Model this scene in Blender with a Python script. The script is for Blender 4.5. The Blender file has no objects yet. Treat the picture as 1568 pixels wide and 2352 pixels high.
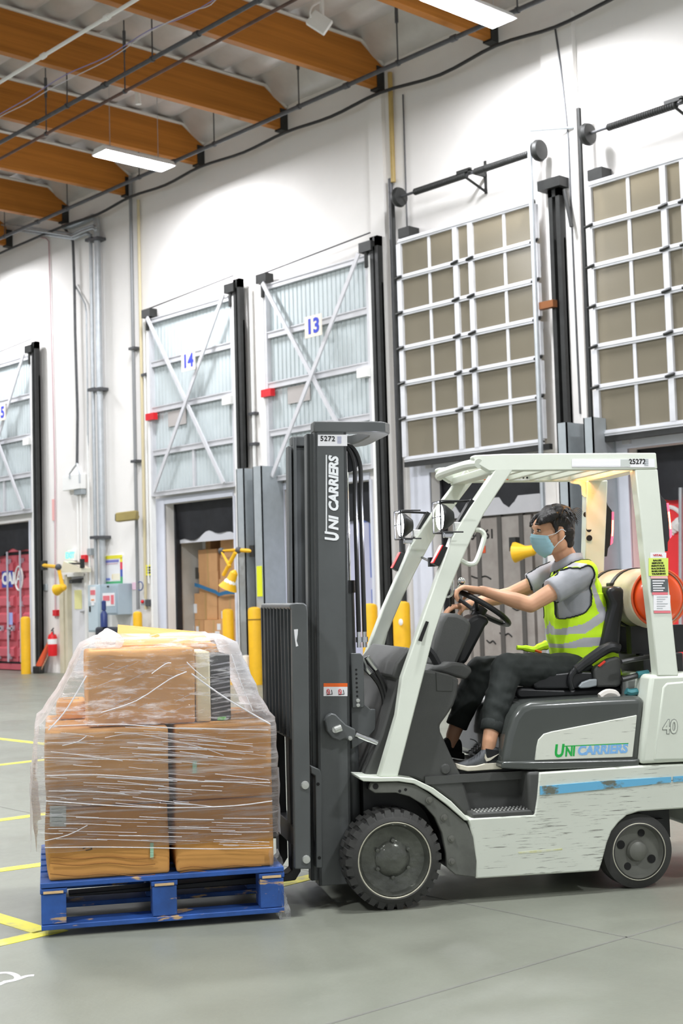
import bpy, bmesh, math, random
from math import sin, cos, pi, radians, atan2, hypot, sqrt
from mathutils import Vector, Matrix, noise
random.seed(7)
scene = bpy.context.scene
COL = scene.collection

# ------------------------------------------------------------------ camera
FPX, PITCH, ROLL, YAW, CAMH = 3122.0, 0.0625, 0.02795, -0.8292, 1.45
WALL_Y = 15.22
def _rot():
    c, s = cos(PITCH), sin(PITCH)
    f = Vector((0, c, s)); r = Vector((1, 0, 0)); d = f.cross(r)
    cr, sr = cos(ROLL), sin(ROLL)
    r2 = r * cr + d * sr; d2 = r * -sr + d * cr
    Rz = Matrix.Rotation(YAW, 3, 'Z').transposed()
    return [Rz @ v for v in (r2, d2, f)]
AX_R, AX_D, AX_F = _rot()
CAMP = Vector((0, 0, CAMH))
cam_data = bpy.data.cameras.new('camera'); cam = bpy.data.objects.new('camera', cam_data); COL.objects.link(cam)
cam_data.sensor_fit = 'VERTICAL'; cam_data.sensor_height = 36.0; cam_data.lens = FPX * 36.0 / 2352.0
cam_data.clip_end = 300
_m = Matrix((AX_R, -AX_D, -AX_F)).transposed().to_4x4(); _m.translation = CAMP
cam.matrix_world = _m
cam_data.dof.use_dof = True; cam_data.dof.focus_distance = 6.9; cam_data.dof.aperture_fstop = 4.5
scene.camera = cam

# photo pixel -> direction; the distance comes from the plane of the thing touched
def ray(px, py): return (AX_R * (px - 784) + AX_D * (py - 1176) + AX_F * FPX).normalized()
def on_y(px, py, Y): d = ray(px, py); return CAMP + d * (Y / d.y)
def on_x(px, py, X): d = ray(px, py); return CAMP + d * (X / d.x)
def on_z(px, py, z=0.0): d = ray(px, py); return CAMP + d * ((z - CAMH) / d.z)
def WP(px, py, off=0.0): return on_y(px, py, WALL_Y - off)
def crop(x0, y0, s): return lambda x, y: (x0 + x / s, y0 + y / s)

# ------------------------------------------------------------------ world, exposure, lamps
world = bpy.data.worlds.new('world'); scene.world = world; world.use_nodes = True
_bg = world.node_tree.nodes['Background']; _bg.inputs[0].default_value = (0.93, 0.96, 1.0, 1); _bg.inputs[1].default_value = 0.34
scene.view_settings.view_transform = 'Standard'; scene.view_settings.look = 'None'
scene.view_settings.gamma = 1.0; scene.view_settings.use_curve_mapping = False
scene.view_settings.exposure = 0.85
LAMP_Z = 9.2
LAMP_SPOTS = [(-19.5, 13.2), (-11.65, 13.2), (-27.4, 13.2), (-3.8, 13.2),
              (-19.5, 5.2), (-11.65, 5.2), (-3.8, 5.2), (-27.4, 5.2),
              (-11.65, -2.8), (-3.8, -2.8), (4.0, 5.2)]
for i, (x, y) in enumerate(LAMP_SPOTS):
    ld = bpy.data.lights.new('high_bay_light', 'AREA'); ld.shape = 'RECTANGLE'; ld.size = 0.38; ld.size_y = 1.36
    ld.energy = 150 if y > 10 else 300; ld.color = (0.97, 0.98, 1.0)
    lo = bpy.data.objects.new('high_bay_light', ld); COL.objects.link(lo); lo.location = (x, y, LAMP_Z - 0.07)

# ------------------------------------------------------------------ helpers
def lin(h):
    if isinstance(h, str):
        h = h.lstrip('#'); c = [int(h[i:i + 2], 16) / 255 for i in (0, 2, 4)]
        return tuple(v / 12.92 if v <= .04045 else ((v + .055) / 1.055) ** 2.4 for v in c)
    return tuple(h)
MATS = {}
def mat(name, col, rough=.5, metal=0., var=0., vscale=3., bump=0., bscale=40., col2=None, coat=0., stretch=None,
        emit=None, estr=0., alpha=1., spec=.5, thresh=None):
    if name in MATS: return MATS[name]
    m = bpy.data.materials.new(name); m.use_nodes = True; nt = m.node_tree; b = nt.nodes['Principled BSDF']
    c = lin(col)
    b.inputs['Base Color'].default_value = (*c, 1); b.inputs['Roughness'].default_value = rough; b.inputs['Metallic'].default_value = metal
    b.inputs['Coat Weight'].default_value = coat; b.inputs['Coat Roughness'].default_value = .08
    b.inputs['Alpha'].default_value = alpha; b.inputs['Specular IOR Level'].default_value = spec
    if emit: b.inputs['Emission Color'].default_value = (*lin(emit), 1); b.inputs['Emission Strength'].default_value = estr
    if var or bump or col2:
        tc = nt.nodes.new('ShaderNodeTexCoord'); src = tc.outputs['Object']
        if stretch:
            mp = nt.nodes.new('ShaderNodeMapping'); mp.inputs['Scale'].default_value = stretch
            nt.links.new(src, mp.inputs[0]); src = mp.outputs[0]
    if var or col2:
        n = nt.nodes.new('ShaderNodeTexNoise'); n.inputs['Scale'].default_value = vscale; n.inputs['Detail'].default_value = 6; n.inputs['Roughness'].default_value = .6
        nt.links.new(src, n.inputs['Vector'])
        r = nt.nodes.new('ShaderNodeValToRGB')
        a, z = thresh or (.3, .7)
        r.color_ramp.elements[0].position = a; r.color_ramp.elements[1].position = z
        c2 = lin(col2) if col2 else tuple(min(1, v * (1 + var)) for v in c)
        c1 = c if col2 else tuple(v * (1 - var) for v in c)
        r.color_ramp.elements[0].color = (*c1, 1); r.color_ramp.elements[1].color = (*c2, 1)
        nt.links.new(n.outputs['Fac'], r.inputs[0]); nt.links.new(r.outputs[0], b.inputs['Base Color'])
    if bump:
        n = nt.nodes.new('ShaderNodeTexNoise'); n.inputs['Scale'].default_value = bscale; n.inputs['Detail'].default_value = 4
        nt.links.new(src, n.inputs['Vector'])
        bp = nt.nodes.new('ShaderNodeBump'); bp.inputs['Strength'].default_value = bump; bp.inputs['Distance'].default_value = .01
        nt.links.new(n.outputs['Fac'], bp.inputs['Height']); nt.links.new(bp.outputs[0], b.inputs['Normal'])
    MATS[name] = m
    return m

ORG = {}      # object name -> (frame matrix, base) used by its children
I4 = Matrix.Identity(4)
def tag(o, label=None, cat=None, group=None, kind=None):
    if label: o['label'] = label
    if cat: o['category'] = cat
    if group: o['group'] = group
    if kind: o['kind'] = kind
    return o
def thing(name, label, cat, base=(0, 0, 0), frame=None, group=None, kind=None):
    o = bpy.data.objects.new(name, None); COL.objects.link(o); o.empty_display_size = .1
    frame = frame or I4; o.matrix_world = frame @ Matrix.Translation(base)
    ORG[o.name] = (frame, Vector(base)); return tag(o, label, cat, group, kind)

class MB:
    def __init__(s): s.v = []; s.f = []
    def add(s, vs, fs):
        n = len(s.v); s.v += [Vector(v) for v in vs]; s.f += [tuple(i + n for i in f) for f in fs]; return s
    def box(s, a, b):
        x0, y0, z0 = a; x1, y1, z1 = b
        return s.add([(x0, y0, z0), (x1, y0, z0), (x1, y1, z0), (x0, y1, z0), (x0, y0, z1), (x1, y0, z1), (x1, y1, z1), (x0, y1, z1)],
                     [(0, 3, 2, 1), (4, 5, 6, 7), (0, 1, 5, 4), (1, 2, 6, 5), (2, 3, 7, 6), (3, 0, 4, 7)])
    def cbox(s, c, size, M=None):
        c = Vector(c); h = Vector(size) / 2; M = M or Matrix.Identity(3)
        vs = [c + M @ Vector((sx * h.x, sy * h.y, sz * h.z)) for sz in (-1, 1) for sx, sy in ((-1, -1), (1, -1), (1, 1), (-1, 1))]
        return s.add(vs, [(0, 3, 2, 1), (4, 5, 6, 7), (0, 1, 5, 4), (1, 2, 6, 5), (2, 3, 7, 6), (3, 0, 4, 7)])
    def ext(s, A, B):           # two matching outlines -> closed solid
        n = len(A); k = len(s.v); s.v += [Vector(p) for p in A] + [Vector(p) for p in B]
        s.f.append(tuple(k + i for i in range(n))); s.f.append(tuple(k + n + i for i in reversed(range(n))))
        for i in range(n): j = (i + 1) % n; s.f.append((k + j, k + i, k + n + i, k + n + j))
        return s
    def pxz(s, poly, y0, y1): return s.ext([(x, y0, z) for x, z in poly], [(x, y1, z) for x, z in poly])
    def pyz(s, poly, x0, x1): return s.ext([(x0, y, z) for y, z in poly], [(x1, y, z) for y, z in poly])
    def pxy(s, poly, z0, z1): return s.ext([(x, y, z0) for x, y in poly], [(x, y, z1) for x, y in poly])
    def tube(s, pts, r, n=8, closed=False, smooth=0):
        pts = [Vector(p) for p in pts]
        if smooth: pts = spline(pts, smooth, closed)
        rs = r if isinstance(r, (list, tuple)) else [r] * len(pts)
        if len(rs) != len(pts): rs = [rs[min(len(rs) - 1, int(i * len(rs) / len(pts)))] for i in range(len(pts))]
        m = len(pts); k = len(s.v); up = None
        for i, p in enumerate(pts):
            if closed: t = pts[(i + 1) % m] - pts[i - 1]
            else: t = pts[min(i + 1, m - 1)] - pts[max(i - 1, 0)]
            t.normalize()
            if up is None: up = Vector((0, 0, 1)) if abs(t.z) < .9 else Vector((1, 0, 0))
            a = t.cross(up).normalized(); b = a.cross(t).normalized(); up = b
            s.v += [p + (a * cos(2 * pi * j / n) + b * sin(2 * pi * j / n)) * rs[i] for j in range(n)]
        for i in range(m if closed else m - 1):
            i2 = (i + 1) % m
            for j in range(n): j2 = (j + 1) % n; s.f.append((k + i * n + j, k + i * n + j2, k + i2 * n + j2, k + i2 * n + j))
        if not closed:
            s.f.append(tuple(k + j for j in reversed(range(n)))); s.f.append(tuple(k + (m - 1) * n + j for j in range(n)))
        return s
    def cyl(s, a, b, r, n=16): return s.tube([a, b], r, n)
    def lathe(s, prof, c, axis='y', n=48, closed=False, caps=True):       # prof: (radius, height along axis)
        c = Vector(c); k = len(s.v); ax = {'x': (Vector((1, 0, 0)), Vector((0, 1, 0)), Vector((0, 0, 1))), 'y': (Vector((0, 1, 0)), Vector((0, 0, 1)), Vector((1, 0, 0))),
                                  'z': (Vector((0, 0, 1)), Vector((1, 0, 0)), Vector((0, 1, 0)))}[axis] if isinstance(axis, str) else axis
        for r, h in prof: s.v += [c + ax[0] * h + (ax[1] * cos(2 * pi * j / n) + ax[2] * sin(2 * pi * j / n)) * r for j in range(n)]
        m = len(prof)
        for i in range(m if closed else m - 1):
            i2 = (i + 1) % m
            for j in range(n): j2 = (j + 1) % n; s.f.append((k + i * n + j, k + i * n + j2, k + i2 * n + j2, k + i2 * n + j))
        if not closed and caps:
            if prof[0][0] > 1e-6: s.f.append(tuple(k + j for j in reversed(range(n))))
            if prof[-1][0] > 1e-6: s.f.append(tuple(k + (m - 1) * n + j for j in range(n)))
        return s
    def loft(s, rings, caps=True, closed=False):
        n = len(rings[0]); k = len(s.v); m = len(rings)
        for r in rings: s.v += [Vector(p) for p in r]
        for i in range(m if closed else m - 1):
            i2 = (i + 1) % m
            for j in range(n): j2 = (j + 1) % n; s.f.append((k + i * n + j, k + i * n + j2, k + i2 * n + j2, k + i2 * n + j))
        if caps and not closed: s.f.append(tuple(k + j for j in reversed(range(n)))); s.f.append(tuple(k + (m - 1) * n + j for j in range(n)))
        return s
    def grid(s, P):
        k = len(s.v); m = len(P); n = len(P[0])
        for r in P: s.v += [Vector(p) for p in r]
        for i in range(m - 1):
            for j in range(n - 1): s.f.append((k + i * n + j, k + i * n + j + 1, k + (i + 1) * n + j + 1, k + (i + 1) * n + j))
        return s
    def ball(s, c, r, n=12, m=8):
        c = Vector(c); r = Vector((r, r, r)) if not hasattr(r, '__len__') else Vector(r)
        rings = []
        for i in range(1, m):
            a = pi * i / m; rings.append([c + Vector((r.x * sin(a) * cos(2 * pi * j / n), r.y * sin(a) * sin(2 * pi * j / n), -r.z * cos(a))) for j in range(n)])
        k = len(s.v); s.loft(rings, caps=False)
        s.v += [c - Vector((0, 0, r.z)), c + Vector((0, 0, r.z))]; b = len(s.v) - 2
        for j in range(n): j2 = (j + 1) % n; s.f.append((b, k + j2, k + j)); s.f.append((b + 1, k + (m - 2) * n + j, k + (m - 2) * n + j2))
        return s
    def mesh(s, name, base=Vector()):
        me = bpy.data.meshes.new(name); me.from_pydata([tuple(v - base) for v in s.v], [], s.f); me.update()
        bm = bmesh.new(); bm.from_mesh(me); bmesh.ops.recalc_face_normals(bm, faces=bm.faces); bm.to_mesh(me); bm.free()
        return me
    def build(s, name, m, parent=None, label=None, cat=None, group=None, kind=None, frame=None, base=None, smooth=35, bevel=0, seg=2, subsurf=0):
        if parent is not None: fr, bs = ORG[parent.name]
        else:
            fr = frame or I4
            if base is None:
                xs = [v.x for v in s.v]; ys = [v.y for v in s.v]; zs = [v.z for v in s.v]
                base = ((min(xs) + max(xs)) / 2, (min(ys) + max(ys)) / 2, min(zs))
            bs = Vector(base)
        me = s.mesh(name, bs)
        if smooth:
            me.polygons.foreach_set('use_smooth', [True] * len(me.polygons)); me.set_sharp_from_angle(angle=radians(smooth))
        o = bpy.data.objects.new(name, me); COL.objects.link(o)
        for mm in (m if isinstance(m, (list, tuple)) else [m]): me.materials.append(mm)
        if parent is not None: o.parent = parent
        else: o.matrix_world = fr @ Matrix.Translation(bs)
        ORG[o.name] = (fr, bs)
        if bevel:
            md = o.modifiers.new('bevel', 'BEVEL'); md.width = bevel; md.segments = seg; md.limit_method = 'ANGLE'; md.angle_limit = radians(40)
        if subsurf:
            md = o.modifiers.new('subsurf', 'SUBSURF'); md.levels = subsurf; md.render_levels = subsurf
        return tag(o, label, cat, group, kind)
def spline(pts, k=6, closed=False):
    out = []; m = len(pts)
    for i in range(m if closed else m - 1):
        if closed: p0, p1, p2, p3 = pts[i - 1], pts[i], pts[(i + 1) % m], pts[(i + 2) % m]
        else: p0, p1, p2, p3 = pts[max(i - 1, 0)], pts[i], pts[i + 1], pts[min(i + 2, m - 1)]
        for j in range(k):
            t = j / k
            out.append(.5 * ((2 * p1) + (p2 - p0) * t + (2 * p0 - 5 * p1 + 4 * p2 - p3) * t * t + (3 * p1 - p0 - 3 * p2 + p3) * t ** 3))
    if not closed: out.append(pts[-1])
    return out
def copy_tree(o, parent=None, delta=None):
    c = o.copy(); COL.objects.link(c); c.parent = parent
    if delta is not None: c.matrix_world = Matrix.Translation(delta) @ o.matrix_world
    if o.name in ORG: ORG[c.name] = ORG[o.name]
    for ch in o.children: copy_tree(ch, c)
    return c
_fonts = {}
def text_mesh(body, size, M, mt, parent=None, name='lettering', bold=0., shear=0., depth=.0008, width=None, align='CENTER', label=None, spacing=1.0):
    """flat raised lettering; M maps text plane (x right, y up, z out) into the parent's frame"""
    cu = bpy.data.curves.new('t', 'FONT'); cu.body = body; cu.size = size; cu.align_x = align; cu.align_y = 'CENTER'
    cu.offset = bold; cu.shear = shear; cu.extrude = depth; cu.resolution_u = 3; cu.space_character = spacing
    t = bpy.data.objects.new('t', cu); COL.objects.link(t)
    dg = bpy.context.evaluated_depsgraph_get(); me = bpy.data.meshes.new_from_object(t.evaluated_get(dg), depsgraph=dg)
    bpy.data.objects.remove(t); bpy.data.curves.remove(cu)
    if width and len(me.vertices):
        xs = [v.co.x for v in me.vertices]; k = width / (max(xs) - min(xs))
        for v in me.vertices: v.co.x *= k
    fr, bs = ORG[parent.name]
    me.transform(Matrix.Translation(-bs) @ M); me.name = name; me.materials.clear(); me.materials.append(mt)
    o = bpy.data.objects.new(name, me); COL.objects.link(o); o.parent = parent; ORG[o.name] = (fr, bs)
    return tag(o, label)
def plane_M(origin, right, up):
    r = Vector(right).normalized(); u = Vector(up); u = (u - r * u.dot(r)).normalized(); n = r.cross(u)
    M = Matrix((r, u, n)).transposed().to_4x4(); M.translation = Vector(origin); return M
# ------------------------------------------------------------------ materials of the building
m_wall = mat('painted_concrete_wall', '#f2efec', .75, var=.05, vscale=.5, bump=.1, bscale=14)
m_white = mat('white_paint', '#f3f3f1', .45, var=.03, vscale=4)
m_alu = mat('aluminium', '#e3e4e8', .35, .35, var=.06, vscale=6)
m_doorsheet = mat('door_sheet', '#c6cfd1', .5, .05, var=.05, vscale=1.2)
m_doorframe = mat('door_frame_steel', '#d2d2d6', .42, .1, var=.06, vscale=5)
m_black = mat('black_steel', '#2c2d2c', .5, .2, var=.25, vscale=6)
m_rubber = mat('black_rubber_curtain', '#24252a', .6, var=.3, vscale=5, bump=.3, bscale=9)
m_grey = mat('grey_steel', '#a9b0b4', .5, .2, var=.08, vscale=5)
m_galv = mat('galvanised_pipe', '#b9bec2', .38, .5, var=.1, vscale=8)
m_dpipe = mat('dark_iron_pipe', '#56575a', .5, .3, var=.2, vscale=9)
m_yellow = mat('safety_yellow', '#f2bb1d', .45, var=.08, vscale=5)
m_cable = mat('black_cable', '#303030', .6)
m_sign = mat('ivory_sign', '#efe6d8', .5)
m_blue = mat('blue_paint', '#3547c8', .5)
m_red = mat('red_paint', '#d9202a', .4)
m_hole = mat('dark_gap', '#151515', .8)
m_brown_glass = None

# ------------------------------------------------------------------ floor
def floor_mat():
    m = mat('sealed_concrete', '#7b7e73', .42, var=.14, vscale=.5, bump=.06, bscale=60)
    nt = m.node_tree; b = nt.nodes['Principled BSDF']
    tc = nt.nodes.new('ShaderNodeTexCoord')
    n = nt.nodes.new('ShaderNodeTexNoise'); n.inputs['Scale'].default_value = 1.6; n.inputs['Detail'].default_value = 8; n.inputs['Roughness'].default_value = .7
    nt.links.new(tc.outputs['Object'], n.inputs['Vector'])
    r = nt.nodes.new('ShaderNodeMapRange'); r.inputs[1].default_value = .3; r.inputs[2].default_value = .7; r.inputs[3].default_value = .28; r.inputs[4].default_value = .5
    nt.links.new(n.outputs['Fac'], r.inputs[0]); nt.links.new(r.outputs[0], b.inputs['Roughness'])
    return m
fl = MB().box((-46, -16, -.25), (14, WALL_Y + .1, 0)).build('floor', floor_mat(), kind='structure', label='grey sealed concrete warehouse floor', smooth=0, base=(0, 0, 0))
m_line = mat('worn_yellow_line', '#e6dc3c', .5, col2='#a9a67a', vscale=7, thresh=(.5, .72))
m_joint = mat('floor_joint', '#6e6f69', .7)
m_chalk = mat('white_scuff', '#e8e6ee', .7)
def strip(p, q, w, name, m, z=.002, ext=0.):
    a = on_z(*p); b = on_z(*q); d = (b - a).normalized(); a = a - d * ext; b = b + d * ext
    n = Vector((-d.y, d.x, 0)) * w / 2
    if name == 'painted_line' and p[0] < 0: a = a - d * 2.5
    return MB().ext([a - n, b - n, b + n, a + n], [v + Vector((0, 0, z)) for v in (a - n, b - n, b + n, a + n)]).build(name, m, fl, smooth=0)
strip((-60, 2180), (142, 2134), .10, 'painted_line', m_line)
strip((-60, 2091), (100, 2140), .10, 'painted_line', m_line)
strip((-60, 2007), (300, 1958), .10, 'painted_line', m_line)
strip((-60, 1892), (300, 1843), .10, 'painted_line', m_line)
strip((-60, 1764), (300, 1722), .10, 'painted_line', m_line)
strip((-60, 1690), (120, 1711), .10, 'painted_line', m_line)
strip((560, 2052), (724, 2012), .10, 'painted_line', m_line)
strip((755, 2352), (1430, 2155), .012, 'floor_joint', m_joint, z=.001, ext=14)
strip((1050, 2072), (1568, 2180), .010, 'floor_joint', m_joint, z=.001, ext=14)
sc = MB().tube([on_z(x, y, .001) for x, y in ((-10, 2236), (18, 2234), (38, 2241), (36, 2250), (10, 2256), (-4, 2262))], .012, 4, smooth=4)
sc.tube([on_z(x, y, .001) for x, y in ((8, 2255), (36, 2250), (60, 2242), (78, 2240))], .012, 4, smooth=4)
for v in sc.v: v.z = max(0, min(v.z, .002))
sc.build('painted_scribble', m_chalk, fl, smooth=0)

# ------------------------------------------------------------------ dock wall with openings
BAYS0 = {'15': (-29.45, -26.66), '14': (-22.13, -19.38), '13': (-18.53, -15.76), '12': (-15.0, -12.24), '11': (-11.27, -8.5)}
KD = 1 - .175 / WALL_Y; BAYS = {k: (a * KD, b * KD) for k, (a, b) in BAYS0.items()}; ZD = lambda z: CAMH + (z - CAMH) * KD   # doors hang a little in front of the wall
OPEN = {'15': (-29.3, -26.85), '14': (-21.66, -19.5), '13': (-18.06, -15.9), '12': (-14.55, -12.35), '11': (-10.85, -8.6)}
MDOOR = (-25.3, -24.56)
T = .2; OZ = 3.34
wb = MB(); xs = -46
ops = sorted([(a, b, OZ) for a, b in OPEN.values()] + [(MDOOR[0], MDOOR[1], 2.09)])
for a, b, z in ops:
    wb.box((xs, WALL_Y, 0), (a, WALL_Y + T, 10.9)); wb.box((a, WALL_Y, z), (b, WALL_Y + T, 10.9)); xs = b
wb.box((xs, WALL_Y, 0), (14, WALL_Y + T, 10.9))
wall = wb.build('wall_back', m_wall, kind='structure', label='tall white painted concrete dock wall', smooth=0)
# pilasters beside the doors stand a little proud of the wall
for i_, (a, b) in enumerate(((-12.02, -11.45), (-15.62, -15.3))):
    MB().box((a, WALL_Y - .09, 0), (b, WALL_Y - .0005, 9.6)).build('trim_%d' % (i_ + 1), m_wall, label='white pilaster on the dock wall', kind='structure', smooth=0)

# ------------------------------------------------------------------ roof: foil insulation on joists, glulam beams
BX = [-12.95 - 2.43 * k for k in range(7)]
m_foil = mat('foil_insulation', '#d6d3d1', .4, .25, var=.12, vscale=1.5, bump=.35, bscale=9)
def roof_z(x, y):
    j = (y / .61) % 1.0
    z = 10.52 - .13 * abs(sin(pi * j)) ** .7
    z += .03 * noise.noise(Vector((x * 1.3, y * 2.2, 0))) + .02 * noise.noise(Vector((x * 4, y * 5, 3)))
    if y > 14.6: z -= (y - 14.6) / .62 * .42
    return z
def axis(vals):
    out = []
    for a, b, st in vals:
        n = max(1, int(round((b - a) / st))); out += [a + (b - a) * i / n for i in range(n)]
    return out + [vals[-1][1]]
gx = axis([(-46, -31, 3), (-31, -10, .12), (-10, 14, 3)]); gy = axis([(-16, 9, 2), (9, WALL_Y, .0763)])
cb = MB().grid([[(x, y, roof_z(x, y)) for y in gy] for x in gx])
n0 = len(cb.v); cb.box((-46, -16, 10.75), (14, WALL_Y + T, 10.9))
ceil = cb.build('ceiling', m_foil, kind='structure', label='silvery foil insulation sagging between roof joists')
m_glulam = mat('glulam_timber', '#c47d30', .55, col2='#9c611e', vscale=2.2, stretch=(1, .12, 5), bump=.05, bscale=20)
m_glulam.node_tree.nodes['Principled BSDF'].inputs['Specular IOR Level'].default_value = .3
m_lip = mat('foil_lip', '#d9d7d2', .5, .1, var=.08, vscale=4)
def beam(k, label):
    x = BX[k]; t = thing('roof_beam', label, 'beam', (x, 5, 9.65), group='glulam roof beams')
    prof = [(8.0, 9.65), (WALL_Y, 9.65), (WALL_Y, 10.02), (WALL_Y - .47, 10.32), (8.0, 10.32)]
    MB().pyz(prof, x - .07, x + .07).build('timber', m_glulam, t, bevel=.006)
    MB().box((x - .085, WALL_Y - .16, 9.62), (x + .085, WALL_Y - .0, 10.0)).build('hanger', m_black, t, smooth=0)
    lip = [(8, 10.31), (WALL_Y - .47, 10.31), (WALL_Y, 10.01)]
    for sx in (-1, 1):
        pts = [(x + sx * .085, yy, zz + .02) for yy, zz in ((8, 10.31), (9.5, 10.315), (11, 10.305), (12.6, 10.32), (WALL_Y - .5, 10.31), (WALL_Y - .02, 10.02))]
        MB().tube(pts, .03, 6).build('foil_lip', m_lip, t)
    return t
for k in range(7): beam(k, 'orange glulam timber beam spanning the roof to the white dock wall')

# ------------------------------------------------------------------ high bay lamps
m_diff = mat('lamp_diffuser', '#ffffff', .5, emit='#f4f6ff', estr=30)
def lamp(x, y, label):
    t = thing('ceiling_light', label, 'ceiling light', (x, y, LAMP_Z), group='high bay lights')
    MB().pxz([(x - .22, LAMP_Z - .05), (x + .22, LAMP_Z - .05), (x + .14, LAMP_Z + .05), (x - .14, LAMP_Z + .05)], y - .73, y + .73).build('housing', m_white, t, smooth=0)
    MB().box((x - .2, y - .7, LAMP_Z - .06), (x + .2, y + .7, LAMP_Z - .05)).build('diffuser', m_diff, t, smooth=0)
    for yy in (y - .5, y + .5): MB().tube([(x, yy, LAMP_Z + .05), (x, yy, 10.4)], .006, 5).build('hanging_wire', m_galv, t)
for i, (x, y) in enumerate(LAMP_SPOTS):
    if i < 2: lamp(x, y, ['glowing white strip light hanging below the beam above door 14', 'glowing white strip light hanging above the glazed dock doors'][i])
    else: lamp(x, y, 'glowing white strip light hanging from the warehouse roof')

# ------------------------------------------------------------------ pipes and cables under the roof
def hang_pipe(name, label, cat, ends, r, m, hangers=(), z=9.5, couplings=()):
    a, b = ends; Y = a[1]
    t = thing(name, label, cat, (a[0], Y, z))
    MB().tube([(a[0], Y, z), (b[0], b[1], z)], r, 10).build('pipe', m, t)
    for x in hangers:
        f = (x - a[0]) / (b[0] - a[0]); yy = Y + (b[1] - Y) * f
        h = MB().tube([(x, yy, z), (x, yy, 10.42)], .012, 6).lathe([(r + .012, -.02), (r + .012, .02)], (x, yy, z), 'x', 12)
        h.tube([(x, yy, z + .62), (x, yy, z + .95)], .028, 6)
        h.build('hanger', m_dpipe, t)
    for x in couplings:
        f = (x - a[0]) / (b[0] - a[0]); yy = Y + (b[1] - Y) * f
        MB().lathe([(r + .014, -.05), (r + .014, .05)], (x, yy, z), 'x', 12).build('coupling', m, t)
    return t
def pz(px, py, z): return on_z(px, py, z)
hang_pipe('sprinkler_pipe', 'dark sprinkler pipe running beside the dock wall under the beam ends', 'pipe', ((-30, 14.36), (-9, 14.25)), .036, m_dpipe,
          [-14.05, -16.35, -18.65, -21.0, -23.6, -26.2, -11.7], z=9.45, couplings=[-15.2, -19.9, -24.8, -12.9])
hang_pipe('sprinkler_pipe', 'dark sprinkler pipe crossing under the beams further from the wall', 'pipe', ((-30, 11.33), (-9, 11.2)), .034, m_dpipe,
          [-16.1, -18.5, -13.6, -20.9], z=9.4, couplings=[-15.0, -17.4, -19.5])
a = pz(0, 372, 9.3); b = pz(655, 5, 9.3)
hang_pipe('sprinkler_branch_pipe', 'thin rusty branch pipe running alongside the dark sprinkler pipe', 'pipe', ((-30, a.y + .02), (-9, b.y)), .025, mat('rusty_pipe', '#6b5148', .6, .2, var=.3), [-17.2, -19.6], z=9.3)
a = pz(0, 188, 9.45); b = pz(312, 0, 9.45)
hang_pipe('white_conduit', 'white straight conduit under the roof beams', 'conduit', ((-26, a.y), (-9, b.y)), .028, m_white, [], z=9.45, couplings=[-13.6, -15.4, -17.1])
wp = [pz(x, y, 9.55) for x, y in ((-60, 300), (0, 262), (70, 222), (150, 172), (245, 130), (345, 68), (420, 40), (490, 0), (560, -45))]; wp = [wp[0] + Vector((-.6, -.2, .7))] + wp + [wp[-1] + Vector((.6, .2, .7))]
MB().tube(wp, .008, 5, smooth=4).build('data_cable', mat('violet_cable', '#8d86b8', .5), label='thin violet data cable strung below the roof beams', cat='cable', group='strung data cables')
wp = [pz(x, y, 9.5) for x, y in ((-60, 310), (0, 268), (60, 238), (130, 196), (250, 136), (345, 72), (440, 26), (500, -5))]; wp = [wp[0] + Vector((-.6, -.2, .75))] + wp + [wp[-1] + Vector((.6, .2, .75))]
MB().tube(wp, .007, 5, smooth=4).build('data_cable', mat('white_cable', '#cfcdd2', .5), label='thin pale data cable strung beside the violet one', cat='cable', group='strung data cables')
# drooping power cable hooked under the beam ends
cp = [(-60, 612), (0, 582), (60, 556), (152, 517), (225, 492), (300, 452), (380, 425), (460, 383), (560, 350), (655, 304), (760, 268), (872, 213), (1010, 172), (1140, 104), (1275, 62), (1400, 0), (1500, -50)]
MB().tube([WP(x, y, .24) for x, y in cp], .028, 8, smooth=4).build('power_cable', m_cable, label='black cable drooping along the wall below the beam ends', cat='cable')
# white wifi box
X = -14.2; p = on_x(733, 52, X)
t = thing('wireless_access_point', 'white box aerial tilted on a bracket under the roof', 'aerial', p)
R = Matrix.Rotation(YAW, 3, 'Z') @ Matrix.Rotation(radians(-38), 3, 'Y')
k = p.length / FPX
MB().cbox(p, (46 * k, .09, 34 * k), Matrix.Rotation(-YAW * 0 + radians(43), 3, 'Z') @ Matrix.Rotation(radians(36), 3, 'Y')).build('box', m_white, t, bevel=.01)
q = on_x(739, 36, X); MB().tube([q, q + Vector((0, 0, .55))], .035, 8).build('bracket', m_white, t)
MB().tube([on_x(x, y, X) for x, y in ((713, 40), (712, 28), (718, 14), (735, 4))], .014, 6, smooth=4).build('lead', m_white, t)
MB().tube([on_x(318, 240, -18.9), on_x(315, 208, -18.9), on_x(315, 208, -18.9) + Vector((0, 0, .6))], [.05, .045, .03], 8).build('smoke_detector', m_white, label='small white detector with a curled wire hanging under the roof', cat='detector')

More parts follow.
